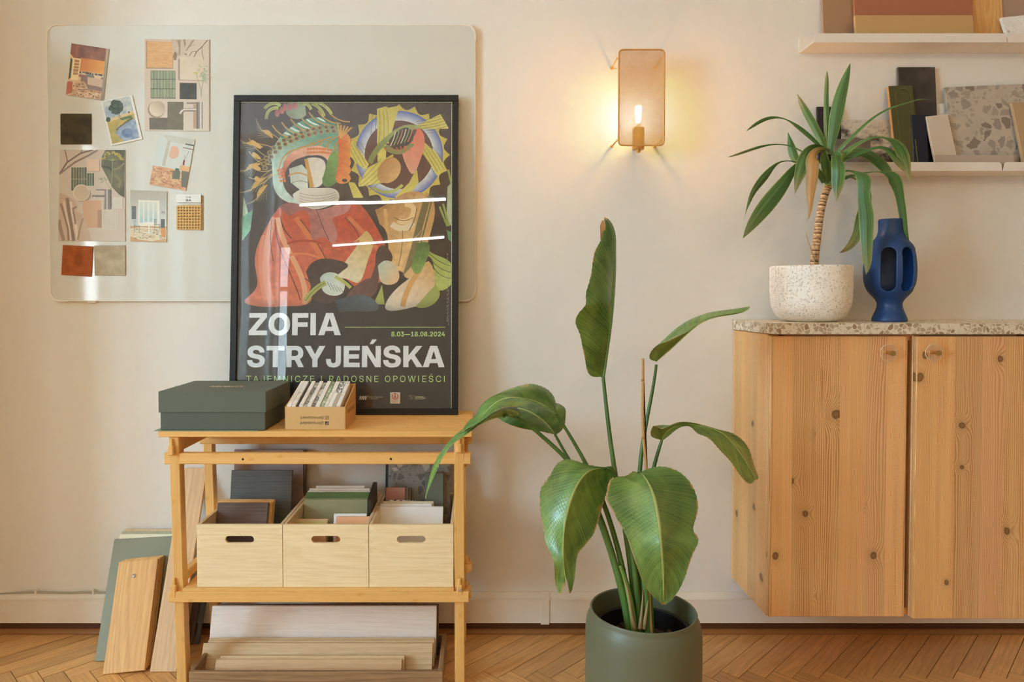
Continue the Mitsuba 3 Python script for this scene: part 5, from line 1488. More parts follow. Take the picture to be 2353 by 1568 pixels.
# the printed rule and logo blocks
A.append((G([(792, 751.6), (1023, 751.6), (1023, 753.2), (792, 753.2)]), lin('#9db266')))
A.append((G([(896.5, 902), (919.5, 902), (919.5, 928), (896.5, 928)]), lin('#dcd8cd')))
A += [(E_(908, 911.5, 8, 7.6).difference(E_(908, 911.5, 6.6, 6.3)), lin('#b8554a')), (unary_union([GL([(908, 903.5), (908, 918.5)], 2.4), GL(sp([(902.5, 908), (905, 915), (908, 910), (911, 915), (913.5, 908)], 20), 1.1)]), lin('#b8554a')),
      (unary_union([GL([(900, 921 + 1.7 * k), (916 - k, 921 + 1.7 * k)], 0.6) for k in range(3)]), lin('#c79088'))]
shield = G([(939.5, 908.5), (949.5, 908.5), (949.5, 916), (944.5, 920.5), (939.5, 916)])
A += [(shield.difference(shield.buffer(-0.0008)), lin('#77756f')), (GL(sp([(947, 910.5), (942, 911.5), (947, 914.5), (942.5, 917)], 16), 1.2), lin('#77756f')), (GL([(952.5, 908), (952.5, 920)], 0.5), lin('#77756f'))]
A += [(unary_union([GL([(954, 912.2 + 2.7 * k), (979 - (5, 0, 3)[k], 912.2 + 2.7 * k)], 1.1)]), lin(('#c9c69a', '#c4c2b6', '#8f8d84')[k])) for k in range(3)]
A += [(GL([(830 + 0, 0), (831, 0)], 0.1), lin('#ffffff'))][:0]
mnw = unary_union([GL([(825, 919), (828.5, 910.5), (829.5, 919), (833.5, 910.5), (834.5, 919)], 1.7), GL([(834.3, 910.5), (835.2, 919), (838.8, 910.5), (839.4, 919), (842.6, 910.5)], 1.7)])
A.append((mnw, lin('#e4e2dc')))
A.append((GL([(842.3, 921), (846.3, 908.5)], 0.6), lin('#c9c7c0')))
for k, u in enumerate((1028, 1031.2)):
    A.append((unary_union([GL([(u, v), (u, v + L)], 0.9) for v, L in zip(np.arange(582 + 40 * k, 742, 8.5), rr.uniform(4, 7.5, 30))]), lin(('#a9a79c', '#88867d')[k])))
A = [(p.intersection(paper), f) for p, f in A if not p.is_empty]
pv, pf, pc = layered(A, 0.0052)
part(fp, 'poster', (pv, pf), 'm_satin', M=QQ.M, color=pc, label='printed poster with a colourful abstract picture over large white lettering')
LM = Plane(PP.at(0, 0, -DEP + 0.0002), PP.ex, PP.ey)
for txt, (u0, v0, u1, v1), bold, cc, lab in (('ZOFIA', (571.5, 719, 783.5, 771.5), True, '#e3e5e2', 'large white lettering'), ('STRYJEŃSKA', (567.5, 780.5, 1021.5, 845), True, '#e3e5e2', 'large white lettering'),
                                             ('8.03—18.08.2024', (899, 762.5, 1022.5, 773.5), True, '#b4cf80', 'pale green date'), ('TAJEMNICZE I RADOSNE OPOWIEŚCI', (566, 859.5, 1022, 878.5), False, '#b4cf80', 'pale green spaced lettering'),
                                             ('Muzeum Narodowe', (847.5, 910.3, 879.5, 914.2), False, '#bdbbb3', 'small museum lettering'), ('w Warszawie', (847.5, 914.8, 868, 918.2), False, '#a9a79f', 'small museum lettering')):
    q0, q1 = LM.px(u0, v1), LM.px(u1, v0)
    part(fp, 'lettering', lettering(txt, (*q0, *q1), bold, 0.0002, wt=820 if v1 - v0 > 40 else 430 if txt.startswith('TAJ') else None, track=0.22 if txt.startswith('TAJ') else 0.03 if txt[0] == '8' else 0.0), 'm_satin', M=LM.M, color=lin(cc), label=lab)


# ---------------------------------------------------------------- wall-hung pine cabinet with a terrazzo top
cab = thing('wall_cabinet', 'wall hung pine cabinet with knotty doors and brass knobs under a terrazzo top', 'cabinet')
KX, KY, KZ0, KZ1 = 0.8555, -0.2820, 0.1800, 1.0205
W1 = 0.80


def pine(parent, name, a, b, axis, ident, bev=0.0016, label=None):
    k = numbered(name, parent)
    v, f = box2(a, b, bev)
    v2, f2 = unmerge((v, f))
    o = [q for q in range(3) if q != axis]
    uv = np.stack([v2[:, axis] + 10 * ident + 5, v2[:, o[0]] + v2[:, o[1]] + 0.013 * ident], 1)
    put(k, (v2, f2), 'm_pine', uv=uv)
    if label:
        labels[k] = {'label': label}
    return k


pine(cab, 'side_panel', (KX, KY, KZ0), (KX + 0.018, -0.002, KZ1), 2, 1)
pine(cab, 'side_panel', (KX + W1 - 0.018, KY, KZ0), (KX + W1, -0.002, KZ1), 2, 2)
pine(cab, 'bottom_panel', (KX + 0.018, KY, KZ0 + 0.004), (KX + W1 - 0.018, -0.004, KZ0 + 0.022), 0, 3)
pine(cab, 'top_panel', (KX + 0.018, KY + 0.002, KZ1 - 0.019), (KX + W1 - 0.018, -0.004, KZ1 - 0.001), 0, 4)
pine(cab, 'back_panel', (KX + 0.018, -0.012, KZ0 + 0.022), (KX + W1 - 0.018, -0.004, KZ1 - 0.019), 2, 5)
pine(cab, 'shelf_panel', (KX + 0.018, KY + 0.012, 0.60), (KX + W1 - 0.018, -0.014, 0.616), 0, 6)
# small steel screws in the side panel
for z, y in ((1.006, -0.03), (1.000, -0.235), (0.2, -0.03), (0.205, -0.235)):
    part(cab, 'screw', tube([[KX - 0.0006, y, z], [KX + 0.003, y, z]], 0.0038, 14), 'm_steel')
dx1 = at(2083.5, 1000, -0.3005)[0]
door1 = pine(cab, 'door', (KX + 0.0005, -0.3005, 0.1838), (dx1, -0.2830, 1.0160), 2, 11, 0.0018)
ex0 = at(2104, 1000, -0.3150)[0]
door2 = pine(cab, 'door', (ex0, -0.3150, 0.1845), (ex0 + 0.405, -0.2975, 1.0158), 2, 12, 0.0018)
pine(cab, 'divider', (ex0 - 0.0005, -0.296, KZ0 + 0.002), (ex0 + 0.0215, -0.02, KZ1 - 0.002), 2, 13)
cab2 = thing('wall_cabinet', 'second pine cabinet, seen only as a door edge at the right end of the photo', 'cabinet')
del labels[cab2]; USED['wall_cabinet'] -= 1


def knob(door, u, v, ydoor):
    head = at(u, v, ydoor - 0.034)
    base = head.copy(); base[1] = ydoor
    k = numbered('knob', door)
    prof = [(0, 0.0), (0.0042, 0.0), (0.0042, 0.020), (0.0075, 0.026), (0.0078, 0.0335), (0.0072, 0.0345), (0, 0.0345)]
    put(k, lathe(prof, 32), 'm_brass', M=mat(base, (1, 0, 0), (0, 0, 1), (0, -1, 0)), smooth=35)
    labels[k] = {'label': 'brass knob'}
    k = numbered('knob_disc', door)
    ring = [(0.0048, 0.010), (0.0245, 0.010), (0.0255, 0.0108), (0.0255, 0.0132), (0.0245, 0.014), (0.0048, 0.014)]
    put(k, lathe(ring, 48), 'm_glass', M=mat(base, (1, 0, 0), (0, 0, 1), (0, -1, 0)))
    labels[k] = {'label': 'clear acrylic disc behind the knob'}
    k = numbered('disc_edge', door)
    rim_ = [(0.0250, 0.0102), (0.0258, 0.0106), (0.0258, 0.0134), (0.0250, 0.0138)]
    put(k, lathe(rim_, 48), 'm_satin', M=mat(base, (1, 0, 0), (0, 0, 1), (0, -1, 0)), color=lin('#d9bd92'), smooth=False)


knob(door1, 2053, 812.5, -0.3005)
knob(door2, 2158, 812, -0.3150)

ct = thing('countertop', 'beige terrazzo countertop with a rounded corner on the pine cabinet', 'countertop')
cx0_ = KX - 0.003
o_ = sbox(cx0_, -0.0005 - 0.3225, cx0_ + 1.62, -0.0005)
cr = 0.030
o_ = o_.difference(sbox(cx0_, -0.323, cx0_ + cr, -0.323 + cr)).union(Point(cx0_ + cr, -0.323 + cr).buffer(cr, quad_segs=12).intersection(o_))
ch = 0.0014
m_low = extrude(o_, 0.032 - ch); m_top = extrude(o_.buffer(-ch * 0.8), 0.032)
planar(ct, cat((m_low[0] + [0, 0, 1.0222], m_low[1]), (m_top[0] + [0, 0, 1.0222], m_top[1])), 'm_stone', 0)

# ---------------------------------------------------------------- white metal picture ledges
CTZ = 1.0542


def ledge(label, xa, xb, z, yf=-0.100):
    """back plate, tray and front lip of one folded sheet; its ends cut on a slant"""
    k = thing('picture_ledge', label, 'shelf')
    t = 0.0018
    part(k, 'tray', box2((xa, yf, z), (xb, -0.0006, z + t), 0.0005), 'm_shelf')
    lipp = Polygon([(xa, 0), (xb, 0), (xb - 0.004, 0.022), (xb - 0.009, 0.0275), (xb - 0.014, 0.0285), (xa + 0.012, 0.0285), (xa + 0.007, 0.0270), (xa + 0.004, 0.022)])
    part(k, 'front_lip', extrude(lipp, t), 'm_shelf', M=mat((0, yf + t, z), (1, 0, 0), (0, 0, 1), (0, -1, 0)))
    backp = Polygon([(xa, 0), (xb, 0), (xb, 0.050), (xb - 0.005, 0.055), (xa + 0.005, 0.055), (xa, 0.050)])
    part(k, 'back_plate', extrude(backp, t), 'm_shelf', M=mat((0, -0.0006, z), (1, 0, 0), (0, 0, 1), (0, -1, 0)))
    return k


LZ1, LZ2 = at(1900, 122.5, 0)[2], at(2100, 405.5, 0)[2]
ledge('upper white metal picture ledge above the yucca, left one of two', at(1836, 120, 0)[0], at(2262, 120, 0)[0], LZ1)
ledge('upper white metal picture ledge cut off at the right edge of the photo', at(2263.5, 120, 0)[0] + 0.0, at(2263.5, 120, 0)[0] + 0.62, LZ1)
ledge('lower white metal picture ledge behind the yucca leaves, left one of two', at(1840, 400, 0)[0], at(2252, 400, 0)[0], LZ2)
ledge('lower white metal picture ledge cut off at the right edge of the photo', at(2253.5, 400, 0)[0], at(2253.5, 400, 0)[0] + 0.62, LZ2)


def on_ledge(name, label, uL, uR, vT, z, look, col=None, yb=-0.06, yt=None, thick=0.009, axis=1, cat_='tile sample', shift=0.0, yaw=0.0):
    """a sample standing in a ledge and leaning on the wall"""
    if yt is None:
        yt = yb * 0.35 - 0.004
    return leaning(name, label, cat_, uL, uR, vT, yt, yb, z + 0.0021, thick, look, col, axis=axis, shift=shift, yaw=yaw)


on_ledge('board_sample', 'greyish tan board with an orange lit edge, left end of the upper ledge', 1888, 1968, -60, LZ1, 'm_matte', '#a6805f', yb=-0.030, yt=-0.010, cat_='board sample')
on_ledge('board_sample', 'terracotta board behind the ochre one on the upper ledge', 1958, 2229, -90, LZ1, 'm_matte', '#a9694b', yb=-0.050, yt=-0.018, cat_='board sample')
on_ledge('board_sample', 'ochre yellow board at the front of the upper ledge', 1964.5, 2236, 34.5, LZ1, 'm_matte', '#c19a63', yb=-0.078, yt=-0.066, thick=0.012, cat_='board sample')
on_ledge('wood_sample', 'honey oak board right of the ochre one on the upper ledge', 2225, 2300, -50, LZ1, 2, yb=-0.035, yt=-0.012, cat_='board sample')
on_ledge('board_sample', 'greyish pink board at the right end of the upper ledge', 2299, 2420, -40, LZ1, 'm_matte', '#a98a74', yb=-0.028, yt=-0.010, cat_='board sample')
on_ledge('tile_sample', 'pale pink marbled tile at the right end of the upper ledge', 2299.5, 2420, 40, LZ1, 'm_stone', 6, yb=-0.072, yt=-0.045, thick=0.010, cat_='tile sample', shift=0.012)

on_ledge('tile_sample', 'near black tile with a lit left edge behind the yucca', 1877, 1932, 245, LZ2, 'm_gloss', '#241c22', yb=-0.035, thick=0.008)
# marble tile: white with a dark cloud, painted per vertex on a fine grid
A_, B_ = at(1932, 275, -0.018), at(2056, 275, -0.018)


def patterned(name, label, uL, uR, vT, z, yb, yt, thick, fn, bsdf='m_gloss', cell=0.003, edge_col='#c9c1b3'):
    A, Bq = at(uL, vT, yt), at(uR, vT, yt)
    w = Bq[0] - A[0]
    d = np.array([0, yb - yt, z + 0.0021 - A[2]]); L = np.linalg.norm(d); ey = -d / L
    M = mat(A + d, (1, 0, 0), ey, np.cross((1, 0, 0), ey))
    v, f = box2((0, 0, -thick), (w, L, -0.0002), 0.001)
    nx_, ny_ = int(w / cell) + 2, int(L / cell) + 2
    gx, gy = np.meshgrid(np.linspace(0.0008, w - 0.0008, nx_), np.linspace(0.0008, L - 0.0008, ny_))
    g = np.stack([gx, gy, 0 * gx], -1).reshape(-1, 3)
    i, j = np.meshgrid(np.arange(ny_ - 1), np.arange(nx_ - 1), indexing='ij')
    q = np.stack([i * nx_ + j, i * nx_ + j + 1, (i + 1) * nx_ + j + 1, (i + 1) * nx_ + j], -1).reshape(-1, 4)
    gm = arr((g, q))
    k = thing(name, label, 'tile sample')
    V, Fq = cat((v, f), gm)
    put(k, (V, Fq), bsdf, M=M, color=np.vstack([np.tile(lin(edge_col), (len(v), 1)), fn(g[:, 0], g[:, 1])]))


def marble(x, y):
    p = np.stack([x * 26 + 3, y * 34, 0 * x], -1)
    n1, n2 = meshkit.fbm(p, 5, 3), meshkit.fbm(p * 2.6 + 5, 4, 9)
    t = np.clip((n1 - 0.42) * 5 + (0.105 - y) * 16 - 0.9 * (0.055 - x) , 0, 1)[:, None]
    vein = np.clip(1 - np.abs(n2 - 0.5) * 14, 0, 1)[:, None]
    return (lin('#d6cdbb') * (1 - t) + lin('#453e36') * t) * (1 - 0.35 * vein) + lin('#b5aa98') * 0.35 * vein * t


patterned('marble_tile', 'glossy white marble tile with dark cloudy veins, behind the yucca leaves', 1930, 2058, 275, LZ2, -0.045, -0.016, 0.009, marble)


def concrete(c1, c2, sc, seed):
    def f(x, y):
        n = meshkit.fbm(np.stack([x * sc, y * sc, 0 * x], -1), 4, seed)[:, None]
        t = np.clip((n - 0.5) * 3 + 0.5, 0, 1)
        return lin(c1) * (1 - t) + lin(c2) * t
    return f


patterned('grey_tile', 'low warm grey tile in front of the marble tile', 1915, 2000, 319, LZ2, -0.068, -0.052, 0.008, concrete('#6d6258', '#857a6d', 30, 4), 'm_satin', 0.006, '#7a6f63')
patterned('dark_tile', 'tall dark brown concrete tile, highest on the lower ledge', 2063, 2149, 154, LZ2, -0.042, -0.012, 0.009, concrete('#37302b', '#4a413a', 24, 5), 'm_satin', 0.006, '#5a534d')
# olive door sample with a raised arched moulding
ol = leaning('door_sample', 'olive green sample board with a raised arched moulding', 'board sample', 2041.5, 2097, 197.5, -0.026, -0.066, LZ2 + 0.0021, 0.013, 'm_satin', '#4f4d2a', shift=0.010)
ok_, oM, ow, oL = ol
arch = unary_union([sbox(0.017, -0.01, ow - 0.010, oL - 0.036), Point((0.017 + ow - 0.010) / 2, oL - 0.036).buffer((ow - 0.027) / 2, quad_segs=12)]).intersection(sbox(0, 0.001, ow, oL))
band = arch.difference(arch.buffer(-0.0035)).intersection(sbox(0, 0.003, ow, oL))
inner_ = sbox(0, 0, 0, 0)
part(ok_, 'moulding', extrude(band, 0.0028), 'm_satin', M=oM @ move(0, 0, -0.0003), color=lin('#58562f'))
part(ok_, 'raw_edge', box2((-0.0008, 0.001, -0.0125), (0.0004, oL - 0.001, -0.0008), 0.0003), 'm_matte', M=oM, color=lin('#c99a63'), label='raw wooden left edge')
on_ledge('tile_sample', 'narrow navy blue tile between the olive board and the cream tile', 2094, 2128, 263.5, LZ2, 'm_gloss', '#161a2b', yb=-0.066, yt=-0.044, thick=0.008)
on_ledge('tile_sample', 'narrow black tile beside the navy blue one on the lower ledge', 2112, 2143, 264, LZ2, 'm_satin', '#15140f', yb=-0.055, yt=-0.035, thick=0.008)
on_ledge('tile_sample', 'white tile mostly hidden behind the cream and terrazzo tiles', 2150, 2190, 238, LZ2, 'm_satin', '#d9d2c4', yb=-0.032, yt=-0.014)
on_ledge('terrazzo_tile', 'large beige terrazzo tile with brown pebbles on the lower ledge', 2171, 2420, 200, LZ2, 'm_stone', 1, yb=-0.058, yt=-0.022, thick=0.010, shift=0.012)
on_ledge('tile_sample', 'plain cream tile leaning in front of the large terrazzo tile', 2127.5, 2179, 267.5, LZ2, 'm_matte', '#cdbda8', yb=-0.077, yt=-0.048, thick=0.010, shift=0.022)
on_ledge('board_sample', 'long low beige grey strip in front of the large terrazzo tile', 2147, 2330, 356, LZ2, 'm_matte', '#b5a290', yb=-0.0875, yt=-0.079, thick=0.006, cat_='board sample')
on_ledge('board_sample', 'tan board with a cream edge at the right edge of the photo', 2325, 2430, 236, LZ2, 'm_matte', '#b3946f', yb=-0.084, yt=-0.044, thick=0.012, cat_='board sample', shift=0.018)

# ---------------------------------------------------------------- blue vase with slots
vs_ = thing('vase', 'matt blue ceramic vase with upright oval slots on the terrazzo top', 'vase')
vy = -0.165
vb = on_z(2044, 738, CTZ)
vc = at(2043.5, 738, vy)
s_ = (vy - EYE[1]) / F


def zv(v):
    return at(2043, v, vy)[2] - CTZ


prof = [(0, 0), (36.0 * s_, 0), (36.5 * s_, 0.003), (35 * s_, zv(729)), (30.5 * s_, zv(718)), (27 * s_, zv(708)), (26 * s_, zv(698)), (29 * s_, zv(690)), (36.5 * s_, zv(681)), (45 * s_, zv(670)), (51.5 * s_, zv(655)), (54.3 * s_, zv(638)), (54.6 * s_, zv(618)), (53.2 * s_, zv(598)), (49.5 * s_, zv(576)), (43 * s_, zv(562)), (34.5 * s_, zv(552)), (28 * s_, zv(542)),
        (25.6 * s_, zv(532)), (25.2 * s_, zv(520)), (25.4 * s_, zv(508)), (25.0 * s_, zv(505)), (24 * s_, zv(504)), (21.5 * s_, zv(505.5)), (20.5 * s_, zv(512)), (20.5 * s_, zv(534)), (24 * s_, zv(546)), (32 * s_, zv(556)), (40 * s_, zv(567)), (46 * s_, zv(580)), (49 * s_, zv(600)), (49.8 * s_, zv(618)), (49.4 * s_, zv(638)), (46.5 * s_, zv(654)), (38 * s_, zv(671)), (28 * s_, zv(681)), (0, zv(683))]
pr = spline(np.c_[np.array(prof[1:-1]), np.zeros(len(prof) - 2)], 150)[:, :2]
pr = np.vstack([prof[0], np.maximum(pr, [0.0005, 0.0]), prof[-1]])
body = m3.Manifold.revolve(m3.CrossSection([np.array(pr)[:, :2]]), 96)
for a in (-34, 13, 62):
    zc0, zc1, rr_ = zv(656), zv(586), 13.6 * s_
    d = np.array([math.sin(math.radians(a)), -math.cos(math.radians(a)), 0])
    P0 = d * 0.032
    P1 = d * 0.12
    cut = m3.Manifold.batch_hull([m3.Manifold.sphere(r0, 32).translate([*(P + np.array([0, 0, z]))]) for P, r0 in ((P0, rr_ * 0.86), (P1, rr_ * 1.45)) for z in (zc0, zc1)])
    body = body - cut
bm = body.refine_to_length(0.004)
bv, bf = arr(bm)
tm = trimesh.Trimesh(bv, bf, process=True)
trimesh.smoothing.filter_taubin(tm, lamb=0.5, nu=0.53, iterations=14)
tm.vertices[:, 2] = np.maximum(tm.vertices[:, 2], 0)
put(vs_, tm, 'm_blue', M=move(vc[0], vy, CTZ + 0.0003), smooth=50)

# ---------------------------------------------------------------- white speckled pot with the yucca
YY = -0.162
yk = thing('potted_yucca', 'yucca with strap leaves on a ringed trunk in a white speckled pot', 'potted plant')
pc_ = at(1861.5, 738, YY)
sy = (YY - EYE[1]) / F


def zy(v):
    return at(1861, v, YY)[2] - CTZ


R0 = 87.0 * sy
prof = [(0, 0.0), (50 * sy, 0.0), (56 * sy, 0.002), (68 * sy, zy(731)), (77 * sy, zy(719)), (83.5 * sy, zy(702)), (86.5 * sy, zy(680)), (87.2 * sy, zy(655)), (87.4 * sy, zy(625)), (87.3 * sy, zy(616)), (86.6 * sy, zy(613)), (85 * sy, zy(612)), (82.5 * sy, zy(613.5)), (81.5 * sy, zy(620)), (80 * sy, zy(660)), (74 * sy, zy(700)), (50 * sy, zy(722)), (0, zy(724))]
pot_mesh = lathe([prof[0], *spline(np.c_[np.array(prof[1:-1]), np.zeros(len(prof) - 2)], 70)[:, :2], prof[-1]], 72)
v, f = pot_mesh
n_side = 72
uvp = np.stack([np.tile(np.arange(n_side) * 2 * math.pi / n_side * R0, len(v) // n_side) + 10 * 4 + 5, v[:, 2] + np.hypot(v[:, 0], v[:, 1])], 1)
k = numbered('pot', yk)
# seam-free: cut the ring open once
vv = v.reshape(-1, n_side, 3); vv = np.concatenate([vv, vv[:, :1]], 1); uu = uvp.reshape(-1, n_side, 2); u_last = uu[:, :1].copy(); u_last[..., 0] = 2 * math.pi * R0 + 45; uu = np.concatenate([uu, u_last], 1)
m_ = n_side + 1
i, j = np.meshgrid(np.arange(len(vv) - 1), np.arange(n_side), indexing='ij')
qd = np.stack([i * m_ + j, i * m_ + j + 1, (i + 1) * m_ + j + 1, (i + 1) * m_ + j], -1).reshape(-1, 4)
put(k, (vv.reshape(-1, 3), qd), 'm_stone_matte', M=move(pc_[0], YY, CTZ + 0.0002), uv=uu.reshape(-1, 2), smooth=True)
labels[k] = {'label': 'white pot with fine grey speckles'}
sv = lathe([(80.5 * sy, zy(640)), (60 * sy, zy(636)), (30 * sy, zy(638)), (0.0005, zy(636))], 48)
part(yk, 'soil', sv, 'm_matte', M=move(pc_[0], YY, CTZ), color=lin('#3a2c22'))


def strip(points, ident, nu=46, ns=7, fold=0.25, wave=0.0, seed=0, key=None, bsdf='m_leaf_yucca'):
    """A strap leaf from stations (u, v, y, half width in px, roll in degrees): a blade along the spline, folded a little along its middle."""
    st = np.array(points, float)
    P = np.array([at(*r[:3]) for r in st])
    sc_ = (st[:, 2] - EYE[1]) / F
    q = spline(np.c_[P, np.maximum(st[:, 3] * sc_, 0.0002), st[:, 4]], nu)
    C, w, roll = q[:, :3], np.maximum(q[:, 3], 0.0002), np.radians(q[:, 4])
    t = np.gradient(C, axis=0); t /= np.linalg.norm(t, axis=1, keepdims=True)
    view = C - EYE; view /= np.linalg.norm(view, axis=1, keepdims=True)
    side = np.cross(t, view); side /= np.linalg.norm(side, axis=1, keepdims=True) + 1e-9
    for k_ in range(1, nu):
        if side[k_] @ side[k_ - 1] < 0:
            side[k_] *= -1
    nrm = np.cross(side, t)
    S_ = side * np.cos(roll)[:, None] + nrm * np.sin(roll)[:, None]
    N_ = np.cross(S_, t)
    s = np.linspace(-1, 1, 2 * ns + 1)
    r = np.random.default_rng(seed + 5)
    ph = r.uniform(0, 6, 2)
    tt = np.linspace(0, 1, nu)
    wob = wave * (np.sin(tt * 17 + ph[0])[:, None] * (s[None] > 0) + np.sin(tt * 14 + ph[1])[:, None] * (s[None] < 0)) * np.abs(s)[None] ** 2
    V = C[:, None] + S_[:, None] * (s[None, :, None] * w[:, None, None]) + N_[:, None] * ((np.abs(s)[None] * fold * w[:, None] + wob)[..., None])
    m_ = len(s)
    i, j = np.meshgrid(np.arange(nu - 1), np.arange(m_ - 1), indexing='ij')
    qd = np.stack([i * m_ + j, i * m_ + j + 1, (i + 1) * m_ + j + 1, (i + 1) * m_ + j], -1).reshape(-1, 4)
    uv = np.stack([np.broadcast_to(tt[:, None], (nu, m_)) * 0.98 + 10 * ident + 5, np.broadcast_to(s[None], (nu, m_))], -1).reshape(-1, 2)
    put(key, (V.reshape(-1, 3), qd), bsdf, uv=uv, smooth=True)


# ringed trunk
tp_ = [(1870, 622, YY), (1872, 596, YY - 0.002), (1876, 560, YY - 0.004), (1881, 520, YY - 0.004), (1887, 480, YY - 0.003), (1897, 445, YY), (1905, 425, YY + 0.002)]
tq = spline(np.c_[np.array([at(*p) for p in tp_]), np.zeros(len(tp_))], 170)[:, :3]
rt = RNG.uniform(-1, 1, 170)
rad = (9.3 - 1.6 * np.linspace(0, 1, 170)) * sy
saw = (np.linspace(0, 22, 170) + 0.25 * np.sin(np.linspace(0, 40, 170))) % 1.0
rad = rad * (1 + 0.14 * (saw - 0.5)) + 0.0003 * rt
tv, tf = tube(tq, rad, 22)
ringi = np.minimum(np.arange(len(tv)) // 22, 169)
angc = np.arange(len(tv)) % 22
nz_ = meshkit.fbm(np.stack([ringi * 0.35, angc * 0.5, 0 * ringi], -1), 3, 4)
tc_ = mixc(lin('#7d5433'), lin('#d9b98c'), np.clip(0.15 + 0.9 * saw[ringi] + 1.4 * (nz_ - 0.5), 0, 1)[:, None])
tc_ = np.where((saw[ringi] < 0.16)[:, None], lin('#5d3a24'), tc_)
part(yk, 'trunk', (tv, tf), 'm_matte', color=np.clip(tc_, 0, 1), smooth=True, label='pale brown trunk ringed with leaf scars')
part(yk, 'dry_twig', tube([at(1873, 610, YY - 0.02), at(1864, 575, YY - 0.024), at(1858, 558, YY - 0.026), at(1851.5, 533, YY - 0.03)], [0.0022, 0.0018, 0.0012, 0.0006], 8, n=24), 'm_matte', color=lin('#b9955f'))
CR = lambda x, y: (1660 + x / 3.2, 130 + y / 3.2)
cores = [(1905, 428, YY), (1908, 400, YY - 0.002), (1904, 372, YY)]
part(yk, 'leaf_sheath', tube([at(*p) for p in cores], [0.0115, 0.0135, 0.008], 14, n=24), 'm_stem', color=lin('#6f8a3f'), smooth=True)


def yl(pts, ident, **kw):
    """stations in crop coordinates: (x, y, dy towards the wall, half width in crop px, roll)"""
    st = [(*CR(p[0], p[1]), YY + p[2], p[3] / 3.2, p[4] if len(p) > 4 else 0) for p in pts]
    strip(st, ident, key=numbered('leaf', yk), seed=ident, **kw)


yl([(775, 720, 0.0, 14), (770, 560, 0.01, 21), (764, 400, 0.01, 18), (765, 250, 0.012, 15), (768, 160, 0.014, 11), (769, 105, 0.015, 0.5)], 1, fold=0.5)
yl([(790, 720, 0.0, 14), (812, 580, -0.005, 32), (835, 450, -0.008, 44), (866, 300, -0.01, 42), (900, 180, -0.012, 30), (940, 48, -0.014, 0.5)], 3, fold=0.3)
yl([(760, 700, 0.005, 15), (705, 570, 0.02, 26), (640, 450, 0.03, 27), (590, 360, 0.035, 20), (550, 275, 0.04, 0.5)], 5, fold=0.35)
yl([(745, 690, 0.0, 10), (640, 590, -0.02, 17, 30), (540, 510, -0.03, 16, 45), (450, 460, -0.035, 9, 62), (365, 452, -0.03, 13, 40), (270, 485, -0.025, 14, 30), (175, 548, -0.02, 0.5)], 7)
yl([(740, 780, 0.0, 9), (600, 710, 0.0, 9, 55), (500, 662, 0.005, 9, 60), (410, 648, 0.01, 8, 62), (300, 662, 0.01, 12, 50), (150, 708, 0.01, 11, 40), (38, 740, 0.01, 0.5)], 9)
yl([(600, 790, 0.02, 12), (540, 760, 0.05, 27), (512, 690, 0.06, 30), (495, 620, 0.06, 17), (481, 555, 0.06, 0.5)], 11, fold=0.3)
yl([(740, 930, 0.0, 10), (700, 870, -0.01, 12, 20), (560, 785, -0.02, 11, 60), (430, 778, -0.03, 10, 60), (330, 870, -0.04, 32, 40), (230, 1000, -0.05, 24, 40), (190, 1090, -0.05, 9, 20), (158, 1205, -0.05, 0.5)], 13)
yl([(720, 780, 0.0, 14), (550, 810, -0.02, 26, 30), (450, 940, -0.03, 50, 25), (340, 1080, -0.035, 60, 20), (230, 1220, -0.03, 40, 15), (150, 1338, -0.03, 0.5)], 15, fold=0.15)
yl([(760, 690, 0.0, 14), (700, 668, -0.03, 24, 55), (640, 700, -0.05, 42, 40), (595, 790, -0.06, 48, 20), (560, 900, -0.062, 30, 10), (533, 1015, -0.06, 0.5)], 17, fold=0.2)
yl([(765, 700, -0.01, 20), (720, 700, -0.05, 38, 60), (672, 740, -0.065, 46, 15), (660, 860, -0.07, 42), (648, 1000, -0.07, 30), (645, 1110, -0.068, 15), (620, 1222, -0.066, 0.5)], 41, fold=0.2)
yl([(790, 980, 0.0, 16), (768, 860, -0.02, 28), (750, 740, -0.03, 26), (740, 690, -0.035, 10)], 19, fold=0.4)
yl([(770, 940, 0.0, 8), (735, 880, -0.015, 14), (700, 825, -0.02, 10, 20), (660, 780, -0.02, 3)], 21)
yl([(820, 740, -0.02, 20), (845, 740, -0.06, 44, 50), (852, 830, -0.075, 46), (848, 930, -0.075, 42), (842, 1010, -0.073, 20), (838, 1068, -0.072, 0.5)], 23, fold=0.25)
yl([(820, 730, 0.0, 12), (900, 640, -0.02, 16, 40), (1000, 540, -0.04, 17, 50), (1120, 440, -0.05, 14, 55), (1230, 380, -0.05, 11, 55), (1360, 338, -0.045, 7, 50), (1440, 318, -0.04, 4), (1520, 318, -0.04, 0.5)], 25)
yl([(850, 760, 0.0, 14), (960, 660, -0.04, 26, 55), (1080, 600, -0.06, 18, 62), (1200, 598, -0.06, 16, 60), (1290, 650, -0.055, 44, 45), (1340, 740, -0.05, 42, 30), (1368, 860, -0.045, 16, 10), (1392, 940, -0.045, 0.5)], 27, fold=0.2)
yl([(860, 780, 0.01, 12), (980, 720, -0.03, 16, 50), (1080, 680, -0.045, 18, 55), (1180, 668, -0.05, 20, 55), (1270, 730, -0.05, 34, 40), (1330, 800, -0.045, 30, 30), (1372, 858, -0.045, 8)], 29)
yl([(860, 760, 0.02, 20), (940, 715, 0.02, 40, 35), (1030, 700, 0.02, 45, 45), (1120, 745, 0.02, 48, 45), (1190, 810, 0.02, 38, 30), (1240, 900, 0.02, 16), (1255, 945, 0.02, 0.5)], 31, fold=0.2)
